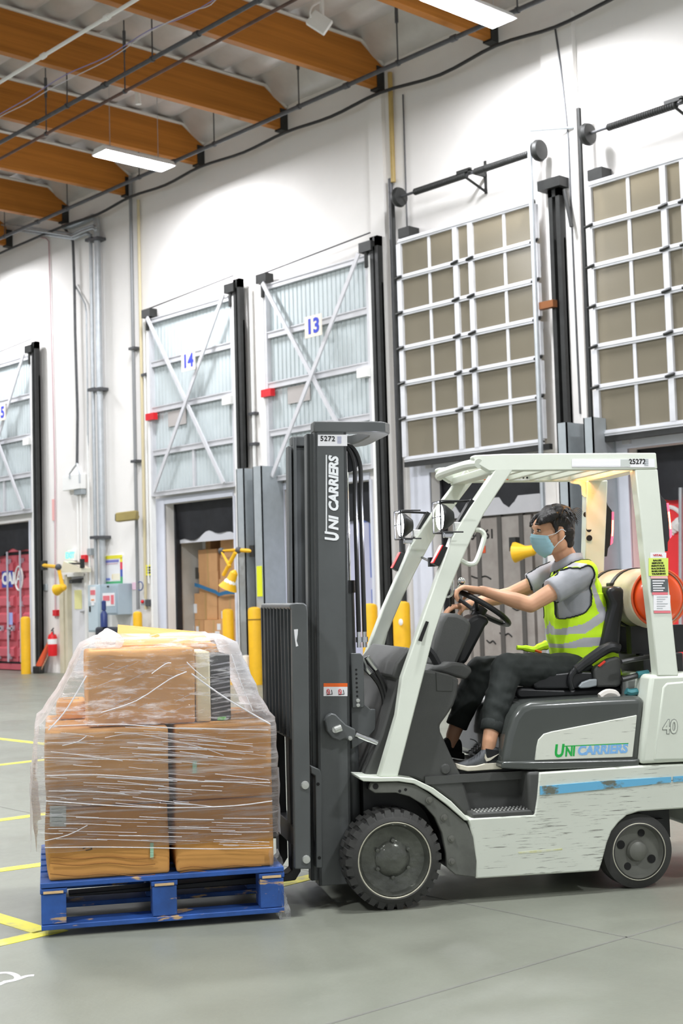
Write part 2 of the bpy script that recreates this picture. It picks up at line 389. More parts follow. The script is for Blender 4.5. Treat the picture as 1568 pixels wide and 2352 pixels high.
# ------------------------------------------------------------------ dock doors
def sign_number(t, txt, px, py, off, w, h, m=m_sign):
    c = WP(px, py, off); pl = MB().box((c.x - w / 2, c.y - .015, c.z - h / 2), (c.x + w / 2, c.y + .0, c.z + h / 2)).build('number_plate', m, t, smooth=0)
    text_mesh(txt, h * .95, plane_M((c.x, c.y - .018, c.z - .01), (1, 0, 0), (0, 0, 1)), m_blue, pl, 'number', bold=.012, label='blue dock number ' + txt)
def track_post(t, x, z0, z1, y, w=.18):
    MB().box((x - w / 2, y - .05, z0), (x - w / 2 + .07, y + .06, z1)).box((x + w / 2 - .07, y - .05, z0), (x + w / 2, y + .06, z1)).box((x - w / 2, y + .02, z0), (x + w / 2, y + .06, z1 - .75)).box(
        (x - w / 2, y - .05, z1 - .16), (x + w / 2, y + .06, z1)).build('track_post', m_black, t, smooth=0)
def rails(t, x0, x1, zs, y, h, m):
    for z in zs: MB().box((x0, y - .06, z - h / 2), (x1, y, z + h / 2)).box((x0, y - .075, z + h / 2 - .02), (x1, y, z + h / 2)).build('rail', m, t, smooth=0)
def panel_ribs(t, x0, x1, z0, z1, y):
    n = 24; pts = []
    for i in range(n + 1):
        x = x0 + (x1 - x0) * i / n; w = (x1 - x0) / n
        pts += [(x, y), (x + w * .12, y + .018), (x + w * .2, y + .018), (x + w * .32, y)] if i < n else [(x, y)]
    MB().grid([[(x, yy, z) for x, yy in pts] for z in (z0, z1)]).build('door_panel', m_doorsheet, t, smooth=20)
def brace(t, p, q, y, m=m_doorframe, w=.075):
    a = Vector((p[0], y, p[1])); b = Vector((q[0], y, q[1])); d = (b - a).normalized(); n = Vector((-d.z, 0, d.x)) * w / 2; e = Vector((0, .03, 0))
    MB().ext([a - n, b - n, b + n, a + n], [v - e for v in (a - n, b - n, b + n, a + n)]).build('brace', m, t, smooth=0)
def solid_door(idx, num, num_px, right_post=True):
    x0, x1 = BAYS[num]; z = [ZD(v) for v in (3.52, 4.37, 5.22, 6.12, 7.02)]; y = WALL_Y - .10
    t = thing('door_%d' % idx, 'raised pale corrugated dock door numbered ' + num + ' with crossed braces', None, ((x0 + x1) / 2, y, z[0]), kind='structure')
    for i in range(4): panel_ribs(t, x0 + .05, x1 - .05, z[i], z[i + 1], y)
    rails(t, x0, x1, z[1:4], y - .01, .11, m_doorframe); rails(t, x0, x1, [z[0] + .04, z[4] - .03], y - .01, .09, m_doorframe)
    for xx in (x0 + .045, x1 - .045): MB().box((xx - .05, y - .09, z[0]), (xx + .05, y, z[4])).build('stile', m_doorframe, t, smooth=0)
    brace(t, (x0 + .12, 6.98), (x1 - .28, 3.56), y - .16); brace(t, (x1 - .12, 6.98), (x0 + .28, 3.56), y - .19)
    MB().box(((x0 + x1) / 2 - .03, y - .05, z[0]), ((x0 + x1) / 2 + .03, y, z[1])).build('mullion', m_doorframe, t, smooth=0)
    sign_number(t, num, *num_px, .36, .42, .36)
    wx = x0 + .55
    MB().box((wx, y - .03, z[2] - .38), (wx + .58, y - .015, z[2] - .09)).build('vision_window', mat('vision_panel', '#b9b3b0', .2), t, smooth=0)
    MB().box((x0 - .02, y - .16, z[2] - .2), (x0 + .25, y - .06, z[2] - .07)).build('latch', m_red if num != '15' else m_white, t, smooth=0)
    MB().box((x1 - .3, y - .16, z[2] - .2), (x1 - .05, y - .06, z[2] - .05)).build('latch', m_white, t, smooth=0)
    for xx in (x0, x1): MB().box((xx - .03, WALL_Y - .2, 0), (xx + .03, WALL_Y - .09, ZD(7.0))).build('guide_rail', m_white, t, smooth=0)
    for xx, s in ((x0 + .03, 1), (x1 - .05, -1)): MB().box((xx - .12, WALL_Y - .26, 7.0), (xx + .16, WALL_Y - .08, 7.16)).tube([(xx, WALL_Y - .2, 7.1), (xx, WALL_Y - .2, 6.75)], .04, 8).build('sheave_bracket', m_black, t, smooth=0)
    track_post(t, x1 + .13, .02 if num in '15 13' else 3.8, 7.22, WALL_Y - .16)
    MB().tube([(x0 + .06, WALL_Y - .2, 7.17), (x1 + .05, WALL_Y - .2, 7.3)], .012, 6).build('lift_cable', m_dpipe, t)
    return t
solid_door(1, '15', (3, 948)); solid_door(2, '14', (433, 829)); solid_door(3, '13', (720, 749))
def glass_mat():
    m = bpy.data.materials.new('dusty_tinted_pane'); m.use_nodes = True; nt = m.node_tree; b = nt.nodes['Principled BSDF']
    b.inputs['Base Color'].default_value = (*lin('#b3ab97'), 1); b.inputs['Roughness'].default_value = .22
    tr = nt.nodes.new('ShaderNodeBsdfTransparent'); tr.inputs[0].default_value = (.42, .38, .30, 1)
    mx = nt.nodes.new('ShaderNodeMixShader'); mx.inputs[0].default_value = .42
    nt.links.new(tr.outputs[0], mx.inputs[1]); nt.links.new(b.outputs[0], mx.inputs[2]); nt.links.new(mx.outputs[0], nt.nodes['Material Output'].inputs[0])
    return m
m_pane = glass_mat()
def glazed_door(idx, num, label):
    x0, x1 = BAYS[num]; y = WALL_Y - .22; s = x0 + 15.0
    cols = [x0 + (c + 15) * KD for c in (-15.0, -14.36, -13.79, -13.48, -12.83, -12.24)]; zs = [ZD(v) for v in (3.58, 4.22, 4.78, 5.34, 5.90, 6.47, 7.05)]
    t = thing('door_%d' % idx, label, None, ((x0 + x1) / 2, y, zs[0]), kind='structure')
    for z in zs: MB().box((x0, y - .05, z - .04), (x1, y, z + .04)).box((x0, y - .07, z - .012), (x1, y, z + .012)).build('rail', m_alu, t, smooth=0)
    for i, x in enumerate(cols):
        w = {0: .09, 5: .09, 2: .085, 3: .085}.get(i, .05)
        for a, b in zip(zs, zs[1:]): MB().box((x - w / 2, y - (.06 if i in (0, 2, 3, 5) else .03), a + .04), (x + w / 2, y, b - .04)).build('stile', m_alu, t, smooth=0)
    for i in (0, 2, 3, 5):
        for z in zs[1:-1]: MB().tube([(cols[i] - .07, y - .075, z - .01), (cols[i] + .07, y - .075, z + .01)], .022, 6).build('hinge', m_black, t)
    for i in range(5):
        for a, b in zip(zs, zs[1:]): MB().box((cols[i] + .02, y - .012, a + .03), (cols[i + 1] - .02, y - .006, b - .03)).build('pane', m_pane, t, smooth=0)
    MB().box((x0 - .02, y - .05, zs[0] - .12), (x1 + .12, y + .02, zs[0] - .04)).build('bottom_seal', m_black, t, smooth=0)
    # frame of the wall opening behind the panes
    for xx in (x0 + .25, x1 - .4): MB().box((xx, WALL_Y - .08, 3.4), (xx + .12, WALL_Y - .02, 7.0)).build('back_post', m_doorframe, t, smooth=0)
    brace(t, (x0 + .15, 7.0), (x1 - .25, 3.7), WALL_Y - .09); brace(t, (x1 - .15, 7.0), (x0 + .25, 3.7), WALL_Y - .11)
    for z in (4.4, 5.25, 6.15): MB().box((x0 + .1, WALL_Y - .06, z - .05), (x1 - .1, WALL_Y - .02, z + .05)).build('back_rail', m_doorframe, t, smooth=0)
    MB().box((x0 - .02, y - .03, 7.05), (x0 + .22, y + .2, 7.2)).build('sheave_bracket', m_black, t, smooth=0)
    MB().tube([(x0 - .12, WALL_Y - .25, .0), (x0 - .12, WALL_Y - .25, 7.75 if num == '12' else 8.1)], .035, 8).build('guide_rail', m_black, t)
    if num == '12':
        MB().tube([(x1 + .04, WALL_Y - .36, .0), (x1 + .04, WALL_Y - .36, 8.25)], .035, 8).build('guide_rail', m_galv, t)
        MB().tube([(x1 + .05, WALL_Y - .36, 7.98), (x1 + .62, WALL_Y - .1, 7.92)], .02, 6).build('stay', m_galv, t)
        track_post(t, x1 + .32, .02, 7.15, WALL_Y - .17, .2)
        MB().box((x1 + .1, WALL_Y - .3, 7.1), (x1 + .5, WALL_Y - .05, 7.24)).tube([(x1 + .5, WALL_Y - .2, 7.05), (x1 + .6, WALL_Y - .2, 6.5)], .03, 6).build('sheave_bracket', m_black, t, smooth=0)
        MB().box((x1 + .05, WALL_Y - .3, 5.42), (x1 + .3, WALL_Y - .2, 5.52)).build('stop_block', mat('rust', '#8f5a34', .8), t, smooth=0)
    return t
glazed_door(4, '12', 'raised glazed dock door of brown tinted panes right of door 13'); glazed_door(5, '11', 'raised glazed dock door of brown tinted panes above the white-marked red container')
def torsion(num, label, zz=7.66):
    x0, x1 = [v * .978 for v in BAYS0[num]]; y = WALL_Y - .34; t = thing('torsion_shaft', label, 'door shaft', ((x0 + x1) / 2, y, zz))
    MB().tube([(x0 - .05, y, zz), (x1 + .1, y, zz)], .022, 8).build('shaft', m_dpipe, t)
    for a, b in ((x0 + .3, x0 + 1.38), (x0 + 1.55, x1 - .1)): MB().lathe([(.03, 0)] + [(.055 if i % 2 else .048, (b - a) * i / 60) for i in range(61)] + [(.03, b - a)], (a, y, zz), 'x', 12).build('spring', m_black, t)
    for x in (x0 - .04, x1 + .06): MB().lathe([(.03, -.06), (.14, -.05), (.16, 0), (.14, .05), (.03, .06)], (x, y, zz), 'x', 20).build('cable_drum', m_black, t)
    xm = x0 + 1.47; MB().box((xm - .02, WALL_Y - .03, zz - .25), (xm + .02, WALL_Y - .004, zz + .25)).box((xm - .02, y - .05, zz + .0), (xm + .02, WALL_Y - .004, zz + .05)).box((xm - .25, y - .05, zz + .03), (xm + .02, y + .0, zz + .08)).tube([(xm - .1, y, zz - .04), (xm, WALL_Y - .02, zz - .22)], .02, 6).build('bracket', m_black, t, smooth=0)
torsion('12', 'black torsion spring shaft on the wall above the glazed door beside door 13'); torsion('11', 'black torsion spring shaft on the wall above the glazed door over the red container')

# ------------------------------------------------------------------ steel column guards and jamb plates
def guard(x0, x1, z, label):
    y0, y1 = WALL_Y - .52, WALL_Y - .24; w = .012
    t = thing('column_guard', label, 'column guard', ((x0 + x1) / 2, y0, 0), group='grey steel column guards')
    MB().box((x0, y0, 0), (x1, y0 + .02, z)).build('face_plate', m_grey, t, smooth=0)
    for a_ in (x0, x1 - .02): MB().box((a_, y0, 0), (a_ + .02, y1 + .2, z)).build('side_plate', m_grey, t, smooth=0)
    return t
def gx(p, q): return on_y(p, 1300, WALL_Y - .52).x, on_y(q, 1300, WALL_Y - .52).x
GD13 = guard(*gx(585, 605), 3.74, 'grey steel guard beside door 13 bearing a yellow label')
guard(*gx(547, 564), 3.74, 'grey steel guard at the edge of the opening under door 14')
guard(*gx(1290, 1313), 3.74, 'grey steel guard beside the glazed door next to door 13')
guard(*gx(1352, 1374), 3.76, 'grey steel guard beside the glazed door over the red container')
for k, (a, b) in OPEN.items():
    j = MB()
    if k != '15': j.box((a - .42, WALL_Y - .03, 0), (a, WALL_Y + .01, OZ + .12)).box((a, WALL_Y - .03, OZ), (b, WALL_Y + .01, OZ + .12))
    j.box((b, WALL_Y - .03, 0), (b + .05, WALL_Y + .01, OZ)); j.build('trim_%d' % (int(k) - 8), mat('jamb_paint', '#dcdfea', .4, var=.04), label='pale door jamb lining of dock opening ' + k, kind='structure', smooth=0)

# ------------------------------------------------------------------ dock seals and trailers
SEAL = ['red container under door 15', 'open trailer of boxes under door 14', 'pale trailer under door 13', 'grey container', 'red container with white arcs']
m_seal = m_rubber
for (k, (a, b)), s in zip(OPEN.items(), SEAL):
    t = thing('dock_seal', 'black dock seal curtain around the ' + s, 'dock seal', ((a + b) / 2, WALL_Y + T, 0), group='dock seals')
    y0, y1 = WALL_Y + T, WALL_Y + T + .16
    MB().box((a - .25, y0, 0), (a + .02, y1, OZ)).build('side_pad', m_seal, t, bevel=.03)
    MB().box((b - .05, y0, 0), (b + .25, y1, OZ)).build('side_pad', m_seal, t, bevel=.03)
    n = 24; G = []
    for i in range(7):
        v = i / 6; row = []
        for j in range(n + 1):
            u = j / n; row.append((a - .25 + (b - a + .5) * u, y0 + .02 + .08 * v + .02 * sin(u * 19) * v, OZ + .1 - (.75 + .07 * sin(u * 9) + .04 * sin(u * 23 + 1)) * v))
        G.append(row)
    MB().grid(G).build('head_curtain', m_seal, t)
    MB().box((a - .25, y1 - .05, OZ - .05), (b + .25, y1 + .3, OZ + .5)).build('head_pad', m_seal, t, smooth=0)
DOCK = MB().box((-46, WALL_Y + .1, -.25), (14, 34, -.02)).build('floor_dock_apron', mat('trailer_floor', '#6f665c', .7, var=.2), label='dark dock apron and trailer floor beyond the openings', kind='structure', smooth=0)
CY = WALL_Y + T + .16
def closed_container(label, x0, x1, z1, m, mdark, mbar, ribs=True, ribdir='h', nm='shipping_container'):
    t = thing(nm, label, 'container', ((x0 + x1) / 2, CY, 0))
    xm = (x0 + x1) / 2; y = CY
    MB().box((x0, y + .05, 0), (x1, y + 5, z1)).build('body', m, t, smooth=0)
    for a, b in ((x0 + .05, xm - .02), (xm + .02, x1 - .05)):
        MB().box((a, y + .02, .12), (b, y + .06, z1 - .2)).build('door_leaf', m, t, smooth=0)
        if ribs:
            for i in range(6):
                z = .25 + i * (z1 - .5) / 6; h = (z1 - .5) / 6
                MB().ext([(a + .08, y + .02, z), (a + .08, y + .02, z + h * .75), (a + .08, y - .05, z + h * .6), (a + .08, y - .05, z + h * .15)],
                         [(b - .08, y + .02, z), (b - .08, y + .02, z + h * .75), (b - .08, y - .05, z + h * .6), (b - .08, y - .05, z + h * .15)]).build('door_rib', m, t, smooth=0)
    fr = MB().box((x0, y - .02, 0), (x0 + .07, y + .1, z1)).box((x1 - .07, y - .02, 0), (x1, y + .1, z1)).box((x0, y - .02, z1 - .13), (x1, y + .1, z1)).box((x0, y - .02, 0), (x1, y + .1, .13))
    fr.build('end_frame', m, t, smooth=0)
    MB().box((x0 + .07, y - .005, z1 - .2), (x1 - .07, y + .03, z1 - .15)).box((x0 + .07, y - .005, .14), (x1 - .07, y + .03, .18)).build('gasket', mdark, t, smooth=0)
    W = x1 - x0
    for f in (.17, .38, .62, .83):
        x = x0 + W * f; r = MB().tube([(x, y - .08, .18), (x, y - .08, z1 - .12)], .026, 8)
        for z in (.3, .85, 1.5, 2.1, z1 - .35): r.box((x - .04, y - .09, z - .06), (x + .05, y - .01, z + .06))
        r.build('lock_rod', mbar, t)
    for f, z in ((.17, .95), (.38, .95), (.62, .95), (.83, .95)):
        x = x0 + W * f; sgn = 1
        MB().box((x, y - .12, z - .025), (x + .3 * sgn, y - .09, z + .02)).box((x + .2, y - .12, z - .06), (x + .26, y - .05, z + .06)).build('lock_handle', mbar, t, smooth=0)
    return t
m_cred = mat('red_container_paint', '#d0636e', .55, var=.12, vscale=2, bump=.1, bscale=12)
m_cbar = mat('zinc_bar', '#c9c7d2', .4, .3)
t = closed_container('faded red shipping container with zinc lock rods under door 15', -29.33, -26.86, 2.83, m_cred, m_hole, m_cbar)
cr = crop(0, 1180, 1568 / 300)
def back_px(x, y, off=.06): return on_y(*cr(x, y), CY - off)
p = back_px(95, 785); w = 1.0
pl = MB().box((p.x - .28, CY - .062, p.z - .19), (p.x + .22, CY - .054, p.z + .19)).build('logo_panel', mat('logo_blue', '#3a45a8', .5), t, smooth=0)
text_mesh('CAI', .36, plane_M((p.x + .02, CY - .066, p.z), (1, 0, 0), (0, 0, 1)), m_white, pl, bold=.018)
p = back_px(230, 775)
ring = MB().tube([(p.x + .17 * cos(a), CY - .066, p.z + .27 * sin(a)) for a in [2 * pi * i / 28 for i in range(28)]], .022, 6, closed=True).build('logo_ring', m_white, t)
text_mesh('A', .42, plane_M((p.x, CY - .066, p.z + .01), (1, 0, 0), (0, 0, 1)), m_white, ring, bold=.004)
p = back_px(110, 395, .04)
for i in range(4): MB().ext([(p.x - .2 + i * .1, CY - .026, p.z - .05), (p.x - .14 + i * .1, CY - .026, p.z - .05), (p.x - .09 + i * .1, CY - .026, p.z + .05), (p.x - .15 + i * .1, CY - .026, p.z + .05)],
                            [(p.x - .2 + i * .1, CY - .02, p.z - .05), (p.x - .14 + i * .1, CY - .02, p.z - .05), (p.x - .09 + i * .1, CY - .02, p.z + .05), (p.x - .15 + i * .1, CY - .02, p.z + .05)]).build('hazard_stripe', m_yellow, t, smooth=0)
for x, y, s in ((428, 685, .16), (428, 945, .12), (430, 1085, .1), (430, 1165, .12)):
    p = back_px(x, y); MB().box((p.x - s / 2, CY - .07, p.z - s / 2), (p.x + s / 2, CY - .062, p.z + s / 2)).build('data_plate', m_white, t, smooth=0)
p = back_px(130, 1260); MB().box((p.x - .07, CY - .06, p.z - .14), (p.x + .07, CY - .05, p.z + .14)).build('data_plate', mat('pale_blue', '#a9b5ee', .5), t, smooth=0)
text_mesh('22G1', .13, plane_M(back_px(115, 1450, .06), (0, 0, -1), (1, 0, 0)), m_hole, t, 'marking', bold=.004)

# grey container with vertical bars at door 12
m_cgrey = mat('dirty_grey_container', '#a6a09b', .65, col2='#8a827c', vscale=3, thresh=(.35, .75), bump=.05)
t = thing('shipping_container', 'dirty grey container with dark vertical seams and number behind the driver', 'container', (-13.4, CY, 0), group=None); t['category'] = 'container'
x0, x1 = -14.75, -12.2; z1 = 2.62
MB().box((x0, CY + .04, 0), (x1, CY + 5, z1)).build('body', m_cgrey, t, smooth=0)
MB().box((x0 - .02, CY - .08, z1), (x1, CY + .3, z1 + .26)).build('head_bar', mat('head_bar_white', '#c9c9ce', .5, var=.05), t, smooth=0)
for i in range(4): xx = x0 + (x1 - x0) * i / 4; MB().box((xx + .03, CY - .02, .05), (xx + (x1 - x0) / 4 - .03, CY + .04, z1 - .03)).build('door_leaf', m_cgrey, t, smooth=0)
for i in range(7): xx = x0 + (x1 - x0) * i / 6; MB().box((xx - .04, CY - .035, 0), (xx + .04, CY + .02, z1)).build('vertical_seam', mat('dark_seam', '#55524f', .7), t, smooth=0)
c5 = crop(980, 1120, 480 / 480 * 3.2667)
p = on_y(*c5(415, 355), CY - .03); text_mesh('084761', .2, plane_M((p.x - .06, CY - .026, p.z), (1, 0, 0), (0, 0, 1)), m_hole, t, 'marking', bold=.004)
p = on_y(*c5(430, 465), CY - .03); MB().box((p.x - .1, CY - .03, p.z - .05), (p.x + .02, CY - .022, p.z + .06)).build('sticker', mat('orange_sticker', '#e2572b', .5), t, smooth=0)
for x, y, s in ((405, 675, .2), (690, 915, .13), (590, 1105, .12), (420, 770, .05), (480, 1160, .09)):
    p = on_y(*c5(x, y), CY - .03); MB().tube([(p.x - s, CY - .022, p.z + .03), (p.x - s * .3, CY - .022, p.z - .01), (p.x + s * .4, CY - .022, p.z + .02), (p.x + s, CY - .022, p.z - .03)], .012, 5, smooth=3).build('scuff', m_hole, t)

# pale trailer under door 13
t = thing('trailer', 'pale lilac trailer rear with blue notice sheets behind the mast', 'trailer', (-17, CY, 0))
m_tr = mat('pale_trailer_paint', '#c7c8df', .45, var=.05)
MB().box((-18.2, CY + .05, 0), (-15.8, CY + 5, 2.9)).build('body', m_tr, t, smooth=0)
for a, b in ((-18.05, -17.0), (-16.95, -15.9)): MB().box((a, CY - .0, .1), (b, CY + .06, 2.75)).build('door_leaf', m_tr, t, smooth=0)
for (x, y, w, h) in ((1095, 1010, .3, 1.15), (1120, 1740, .3, .6), (1075, 720, .55, .16)):
    p = on_y(640 + x / 4.9, 1040 + y / 4.9, CY); MB().box((p.x - w / 2, CY - .01, p.z - h / 2), (p.x + w / 2, CY, p.z + h / 2)).build('notice_sheet', mat('blue_sheet', '#6d7fc0', .5, var=.15), t, smooth=0)
MB().box((-18.02, CY - .12, .1), (-17.86, CY - .02, 2.0)).build('strap_panel', mat('blue_strap', '#3d7ba8', .5), t, smooth=0)

# red container with white arc emblem under door 11
m_cred2 = mat('bright_red_container', '#f03a3e', .5, var=.06, vscale=2)
t = thing('shipping_container', 'bright red container with white arc emblem behind the forklift post', 'container', (-9.6, CY, 0))
x0, x1 = -10.9, -8.4; z1 = 2.86
MB().box((x0, CY + .05, 0), (x1, CY + 5, z1)).build('body', m_cred2, t, smooth=0)
for a, b in ((x0 + .06, -9.68), (-9.62, x1 - .06)):
    MB().box((a, CY - .0, .12), (b, CY + .06, z1 - .22)).build('door_leaf', m_cred2, t, smooth=0)
    MB().box((a, CY - .03, .15), (b, CY + .01, 1.15)).box((a, CY - .03, 1.3), (b, CY + .01, 1.62)).build('door_rib', m_cred2, t, smooth=0)
MB().box((x0, CY - .02, z1 - .14), (x1, CY + .1, z1)).box((x0, CY - .02, 0), (x0 + .07, CY + .1, z1)).build('end_frame', m_cred2, t, smooth=0)
MB().box((x0 + .05, CY - .008, z1 - .22), (x1, CY + .03, z1 - .16)).build('gasket', m_hole, t, smooth=0)
MB().tube([on_y(1563, y, CY - .08) for y in (1120, 1480)], .03, 8).build('lock_rod', m_galv, t)
c9 = crop(1360, 1000, 978 / 208)
def arc(pts, w): return MB().tube([on_y(*c9(x, y), CY - .012) for x, y in pts], w, 6, smooth=5)
arc(((800, 775), (850, 775), (900, 795), (960, 845)), .03).build('emblem_arc', m_white, t)
arc(((866, 1075), (885, 1030), (920, 980), (975, 945)), [.02, .05, .09, .1]).build('emblem_arc', m_white, t)
for i, x in enumerate((745, 790, 835, 880)):
    p = on_y(*c9(x, 505), CY - .03); MB().ext([(p.x - .05, CY - .026, p.z - .05), (p.x, CY - .026, p.z - .05), (p.x + .06, CY - .026, p.z + .05), (p.x + .01, CY - .026, p.z + .05)],
        [(p.x - .05, CY - .02, p.z - .05), (p.x, CY - .02, p.z - .05), (p.x + .06, CY - .02, p.z + .05), (p.x + .01, CY - .02, p.z + .05)]).build('hazard_stripe', m_yellow if i % 2 else mat('navy', '#2b3f72', .5), t, smooth=0)

# open trailer loaded with cartons under door 14
t = thing('trailer', 'open trailer with grey liner walls loaded with brown cartons under door 14', 'trailer', (-20.5, CY, 0))
xa, xb, zt = on_y(416, 1400, CY).x, -19.1, 2.7; m_liner = mat('grey_liner', '#c9c9c4', .6, var=.1, vscale=2)
MB().box((xa - .06, CY, 0), (xa, CY + 7, zt)).box((xb, CY, 0), (xb + .06, CY + 7, zt)).box((xa - .06, CY, zt), (xb + .06, CY + 7, zt + .1)).box((xa, CY + 6.9, 0), (xb, CY + 7, zt)).build('shell', m_liner, t, smooth=0)
MB().box((xa - .06, CY - .04, zt - .12), (xb + .06, CY, zt + .1)).build('head_rail', mat('head_rail', '#eeeef4', .35, .2), t, smooth=0)
MB().box((xa - .1, CY - .06, 0), (xa + .0, CY, zt - .1)).build('door_post', m_white, t, smooth=0)
for z in (.3, .95, 1.55, 2.3): MB().tube([(xa - .08, CY - .08, z - .09), (xa - .08, CY - .08, z + .09)], .03, 8).build('hinge', m_white, t)
for z, h in ((1.38, .3), (1.0, .08), (2.0, .22), (.72, .15)): MB().box((xa, CY + .35, z - h / 2), (xa + .012, CY + .75, z + h / 2)).build('stencil_mark', mat('stencil', '#6c6c68', .7), t, smooth=0)
for z0 in (1.24,):
    for dy in (.5, .95): MB().box((xa, CY + dy, z0), (xa + .04, CY + dy + .12, z0 + .42)).build('lashing_bracket', m_black, t, smooth=0)
m_card = mat('cardboard', '#d6a473', .8, var=.08, vscale=3, bump=.04, bscale=30)
m_tape = mat('parcel_tape', '#c9a06a', .35)
m_label = mat('paper_label', '#eeeef0', .6)
YB = CY + .3; cb_ = crop(340, 1120, 1534 / 300)
def carton(x, y, x2, y2, label, sticker=None, dy=0., depth=.55):
    a = on_y(*cb_(x, y), YB + dy); b = on_y(*cb_(x2, y2), YB + dy); X0, X1 = sorted((a.x, b.x)); X0 = max(X0, xa + .02); X1 = min(X1, xb - .02); z1_, z0_ = a.z, max(b.z, 0)
    c = thing('carton', label, 'box', ((X0 + X1) / 2, YB + dy + depth / 2, z0_), group='cartons stacked in the trailer')
    MB().box((X0, YB + dy, z0_), (X1 - .006, YB + dy + depth, z1_ - .006)).build('body', m_card, c, bevel=.008)
    MB().box(((X0 + X1) / 2 - .03, YB + dy - .002, z0_ + .01), ((X0 + X1) / 2 + .03, YB + dy, z1_ - .01)).build('tape', m_tape, c, smooth=0)
    for s in (sticker or []):
        p = on_y(*cb_(s[0], s[1]), YB + dy); MB().box((p.x - s[2], YB + dy - .004, p.z - s[3]), (p.x + s[2], YB + dy, p.z + s[3])).build('paper_label', m_label if len(s) < 5 else s[4], c, smooth=0)
L0 = 'plain brown carton at the bottom of the trailer stack'
carton(585, 600, 735, 730, 'brown carton with white label at the top of the trailer stack', [(643, 675, .09, .08)], .25)
carton(585, 730, 815, 990, 'plain brown carton just below the top labelled carton in the trailer'); carton(595, 990, 825, 1240, 'plain brown carton resting on the wide carton with the slanting label')
carton(540, 1240, 815, 1550, 'wide brown carton with a small slanting label below the blue strap', [(556, 1420, .05, .09)])
carton(495, 1550, 655, 1770, 'brown carton with two white labels side by side in the trailer', [(528, 1670, .045, .07), (580, 1670, .045, .07)])
carton(655, 1550, 890, 1800, 'brown carton with two white labels one above the other in the trailer', [(832, 1635, .055, .06), (815, 1730, .07, .07)], -.08)
carton(490, 1770, 720, 2060, 'brown carton with a red mark low in the trailer stack', [(565, 1790, .09, .02, m_red)])
carton(720, 1800, 900, 2060, 'plain brown carton under the carton with two stacked white labels')
carton(845, 560, 1110, 820, 'plain brown carton topping the column behind the yellow dock lamp'); carton(840, 820, 1110, 1070, 'plain brown carton resting on the pink-stickered carton')
carton(830, 1070, 1110, 1285, 'brown carton with a pink sticker behind the yellow dock lamp', [(893, 1165, .07, .05, mat('pink_sticker', '#ee8fb6', .5))])
carton(820, 1285, 1110, 1550, 'brown carton with a small white label under the strap in the trailer', [(880, 1495, .045, .07)])
carton(890, 1550, 1110, 1800, 'plain brown carton under the small-labelled one behind the yellow bollard', None, .02); carton(900, 1800, 1110, 2060, 'plain brown carton low in the column behind the yellow bollard', None, .05)
for a_, b_ in ((490, 720), (720, 900), (900, 1110)): carton(a_, 2060, b_, 2600, L0)
st = [on_y(*cb_(x, y), YB - .13) for x, y in ((545, 1140), (600, 1155), (690, 1190), (790, 1225), (830, 1255), (900, 1235), (960, 1228), (1050, 1232))]
sm = MB().grid([[p + Vector((0, 0, dz)) for p in st] for dz in (-.035, .035)]).build('cargo_strap', mat('blue_webbing', '#2e6f9b', .6), label='blue cargo strap across the cartons in the trailer', cat='strap', smooth=0)
md = sm.modifiers.new('s', 'SOLIDIFY'); md.thickness = .006
# ------------------------------------------------------------------ conduits on the wall
def wall_run(name, pts, r, m, label, cat='conduit', off=.06, group=None, clamps=(), n=8, smooth=0):
    P = [WP(x, y, off) for x, y in pts]
    t = thing(name, label, cat, (P[-1].x, P[-1].y, min(p.z for p in P)), group=group)
    MB().tube(P, r, n, smooth=smooth).build('run', m, t)
    for x, y in clamps:
        p = WP(x, y, off); MB().box((p.x - r - .05, p.y - r - .015, p.z - .025), (p.x + r + .05, WALL_Y, p.z + .025)).build('clamp', m_dpipe, t, smooth=0)
    return t
def vrun(name, px, y0, y1, r, m, label, off=.06, clamps=(), group=None, cat='conduit'):
    xm = WP(px, (y0 + y1) / 2, off).x; z0 = WP(px, y0, off).z; z1 = WP(px, y1, off).z
    t = thing(name, label, cat, (xm, WALL_Y - off, z1), group=group)
    MB().tube([(xm, WALL_Y - off, z0), (xm, WALL_Y - off, z1)], r, 10).build('run', m, t)
    for y in clamps:
        z = WP(px, y, off).z; MB().box((xm - r - .06, WALL_Y - off - r - .02, z - .025), (xm + r + .06, WALL_Y, z + .025)).build('clamp', m_dpipe, t, smooth=0)
    return t
ce = crop(0, 470, 1568 / 260)
def elbow(name, top, xv, ybot, r, m, label):
    P = [WP(*ce(x, y), .12) for x, y in top]; xm = WP(xv, 900, .12).x
    P.append(Vector((xm, P[-1].y, P[-1].z - .25))); P.append(Vector((xm, P[-1].y, WP(xv, ybot, .12).z)))
    t = thing(name, label, 'conduit', P[-1]); MB().tube(P, r, 10).build('run', m, t)
    for y in (548, 895, 1235):
        z = WP(xv, y, .12).z
        if z > P[-1].z: MB().box((xm - r - .08, WALL_Y - .15 - r, z - .03), (xm + r + .08, WALL_Y, z + .03)).build('clamp', m_dpipe, t, smooth=0)
elbow('wall_conduit', ((880, 300), (1010, 290), (1150, 235), (1290, 165), (1330, 180)), 229, 1342, .065, m_galv, 'thick grey conduit running down the wall into the electrical cabinets')
elbow('wall_conduit', ((0, 300), (400, 375), (950, 460), (1030, 470), (1150, 420), (1215, 395), (1250, 420)), 214, 1345, .038, m_galv, 'medium grey conduit bending off the roof beside the thick conduit')
for k, (dy, off) in enumerate(((-60, .2), (-25, .26))):
    P = [WP(*ce(x, y + dy), off) for x, y in ((-60, 290), (0, 300), (400, 375), (950, 455), (1000, 470), (1150, 395), (1290, 350), (1330, 380))]
    MB().tube(P, .025, 6).build('wall_conduit', m_galv, label=['upper thin grey conduit in the bundle under the roof edge', 'lower thin grey conduit in the bundle under the roof edge'][k], cat='conduit')
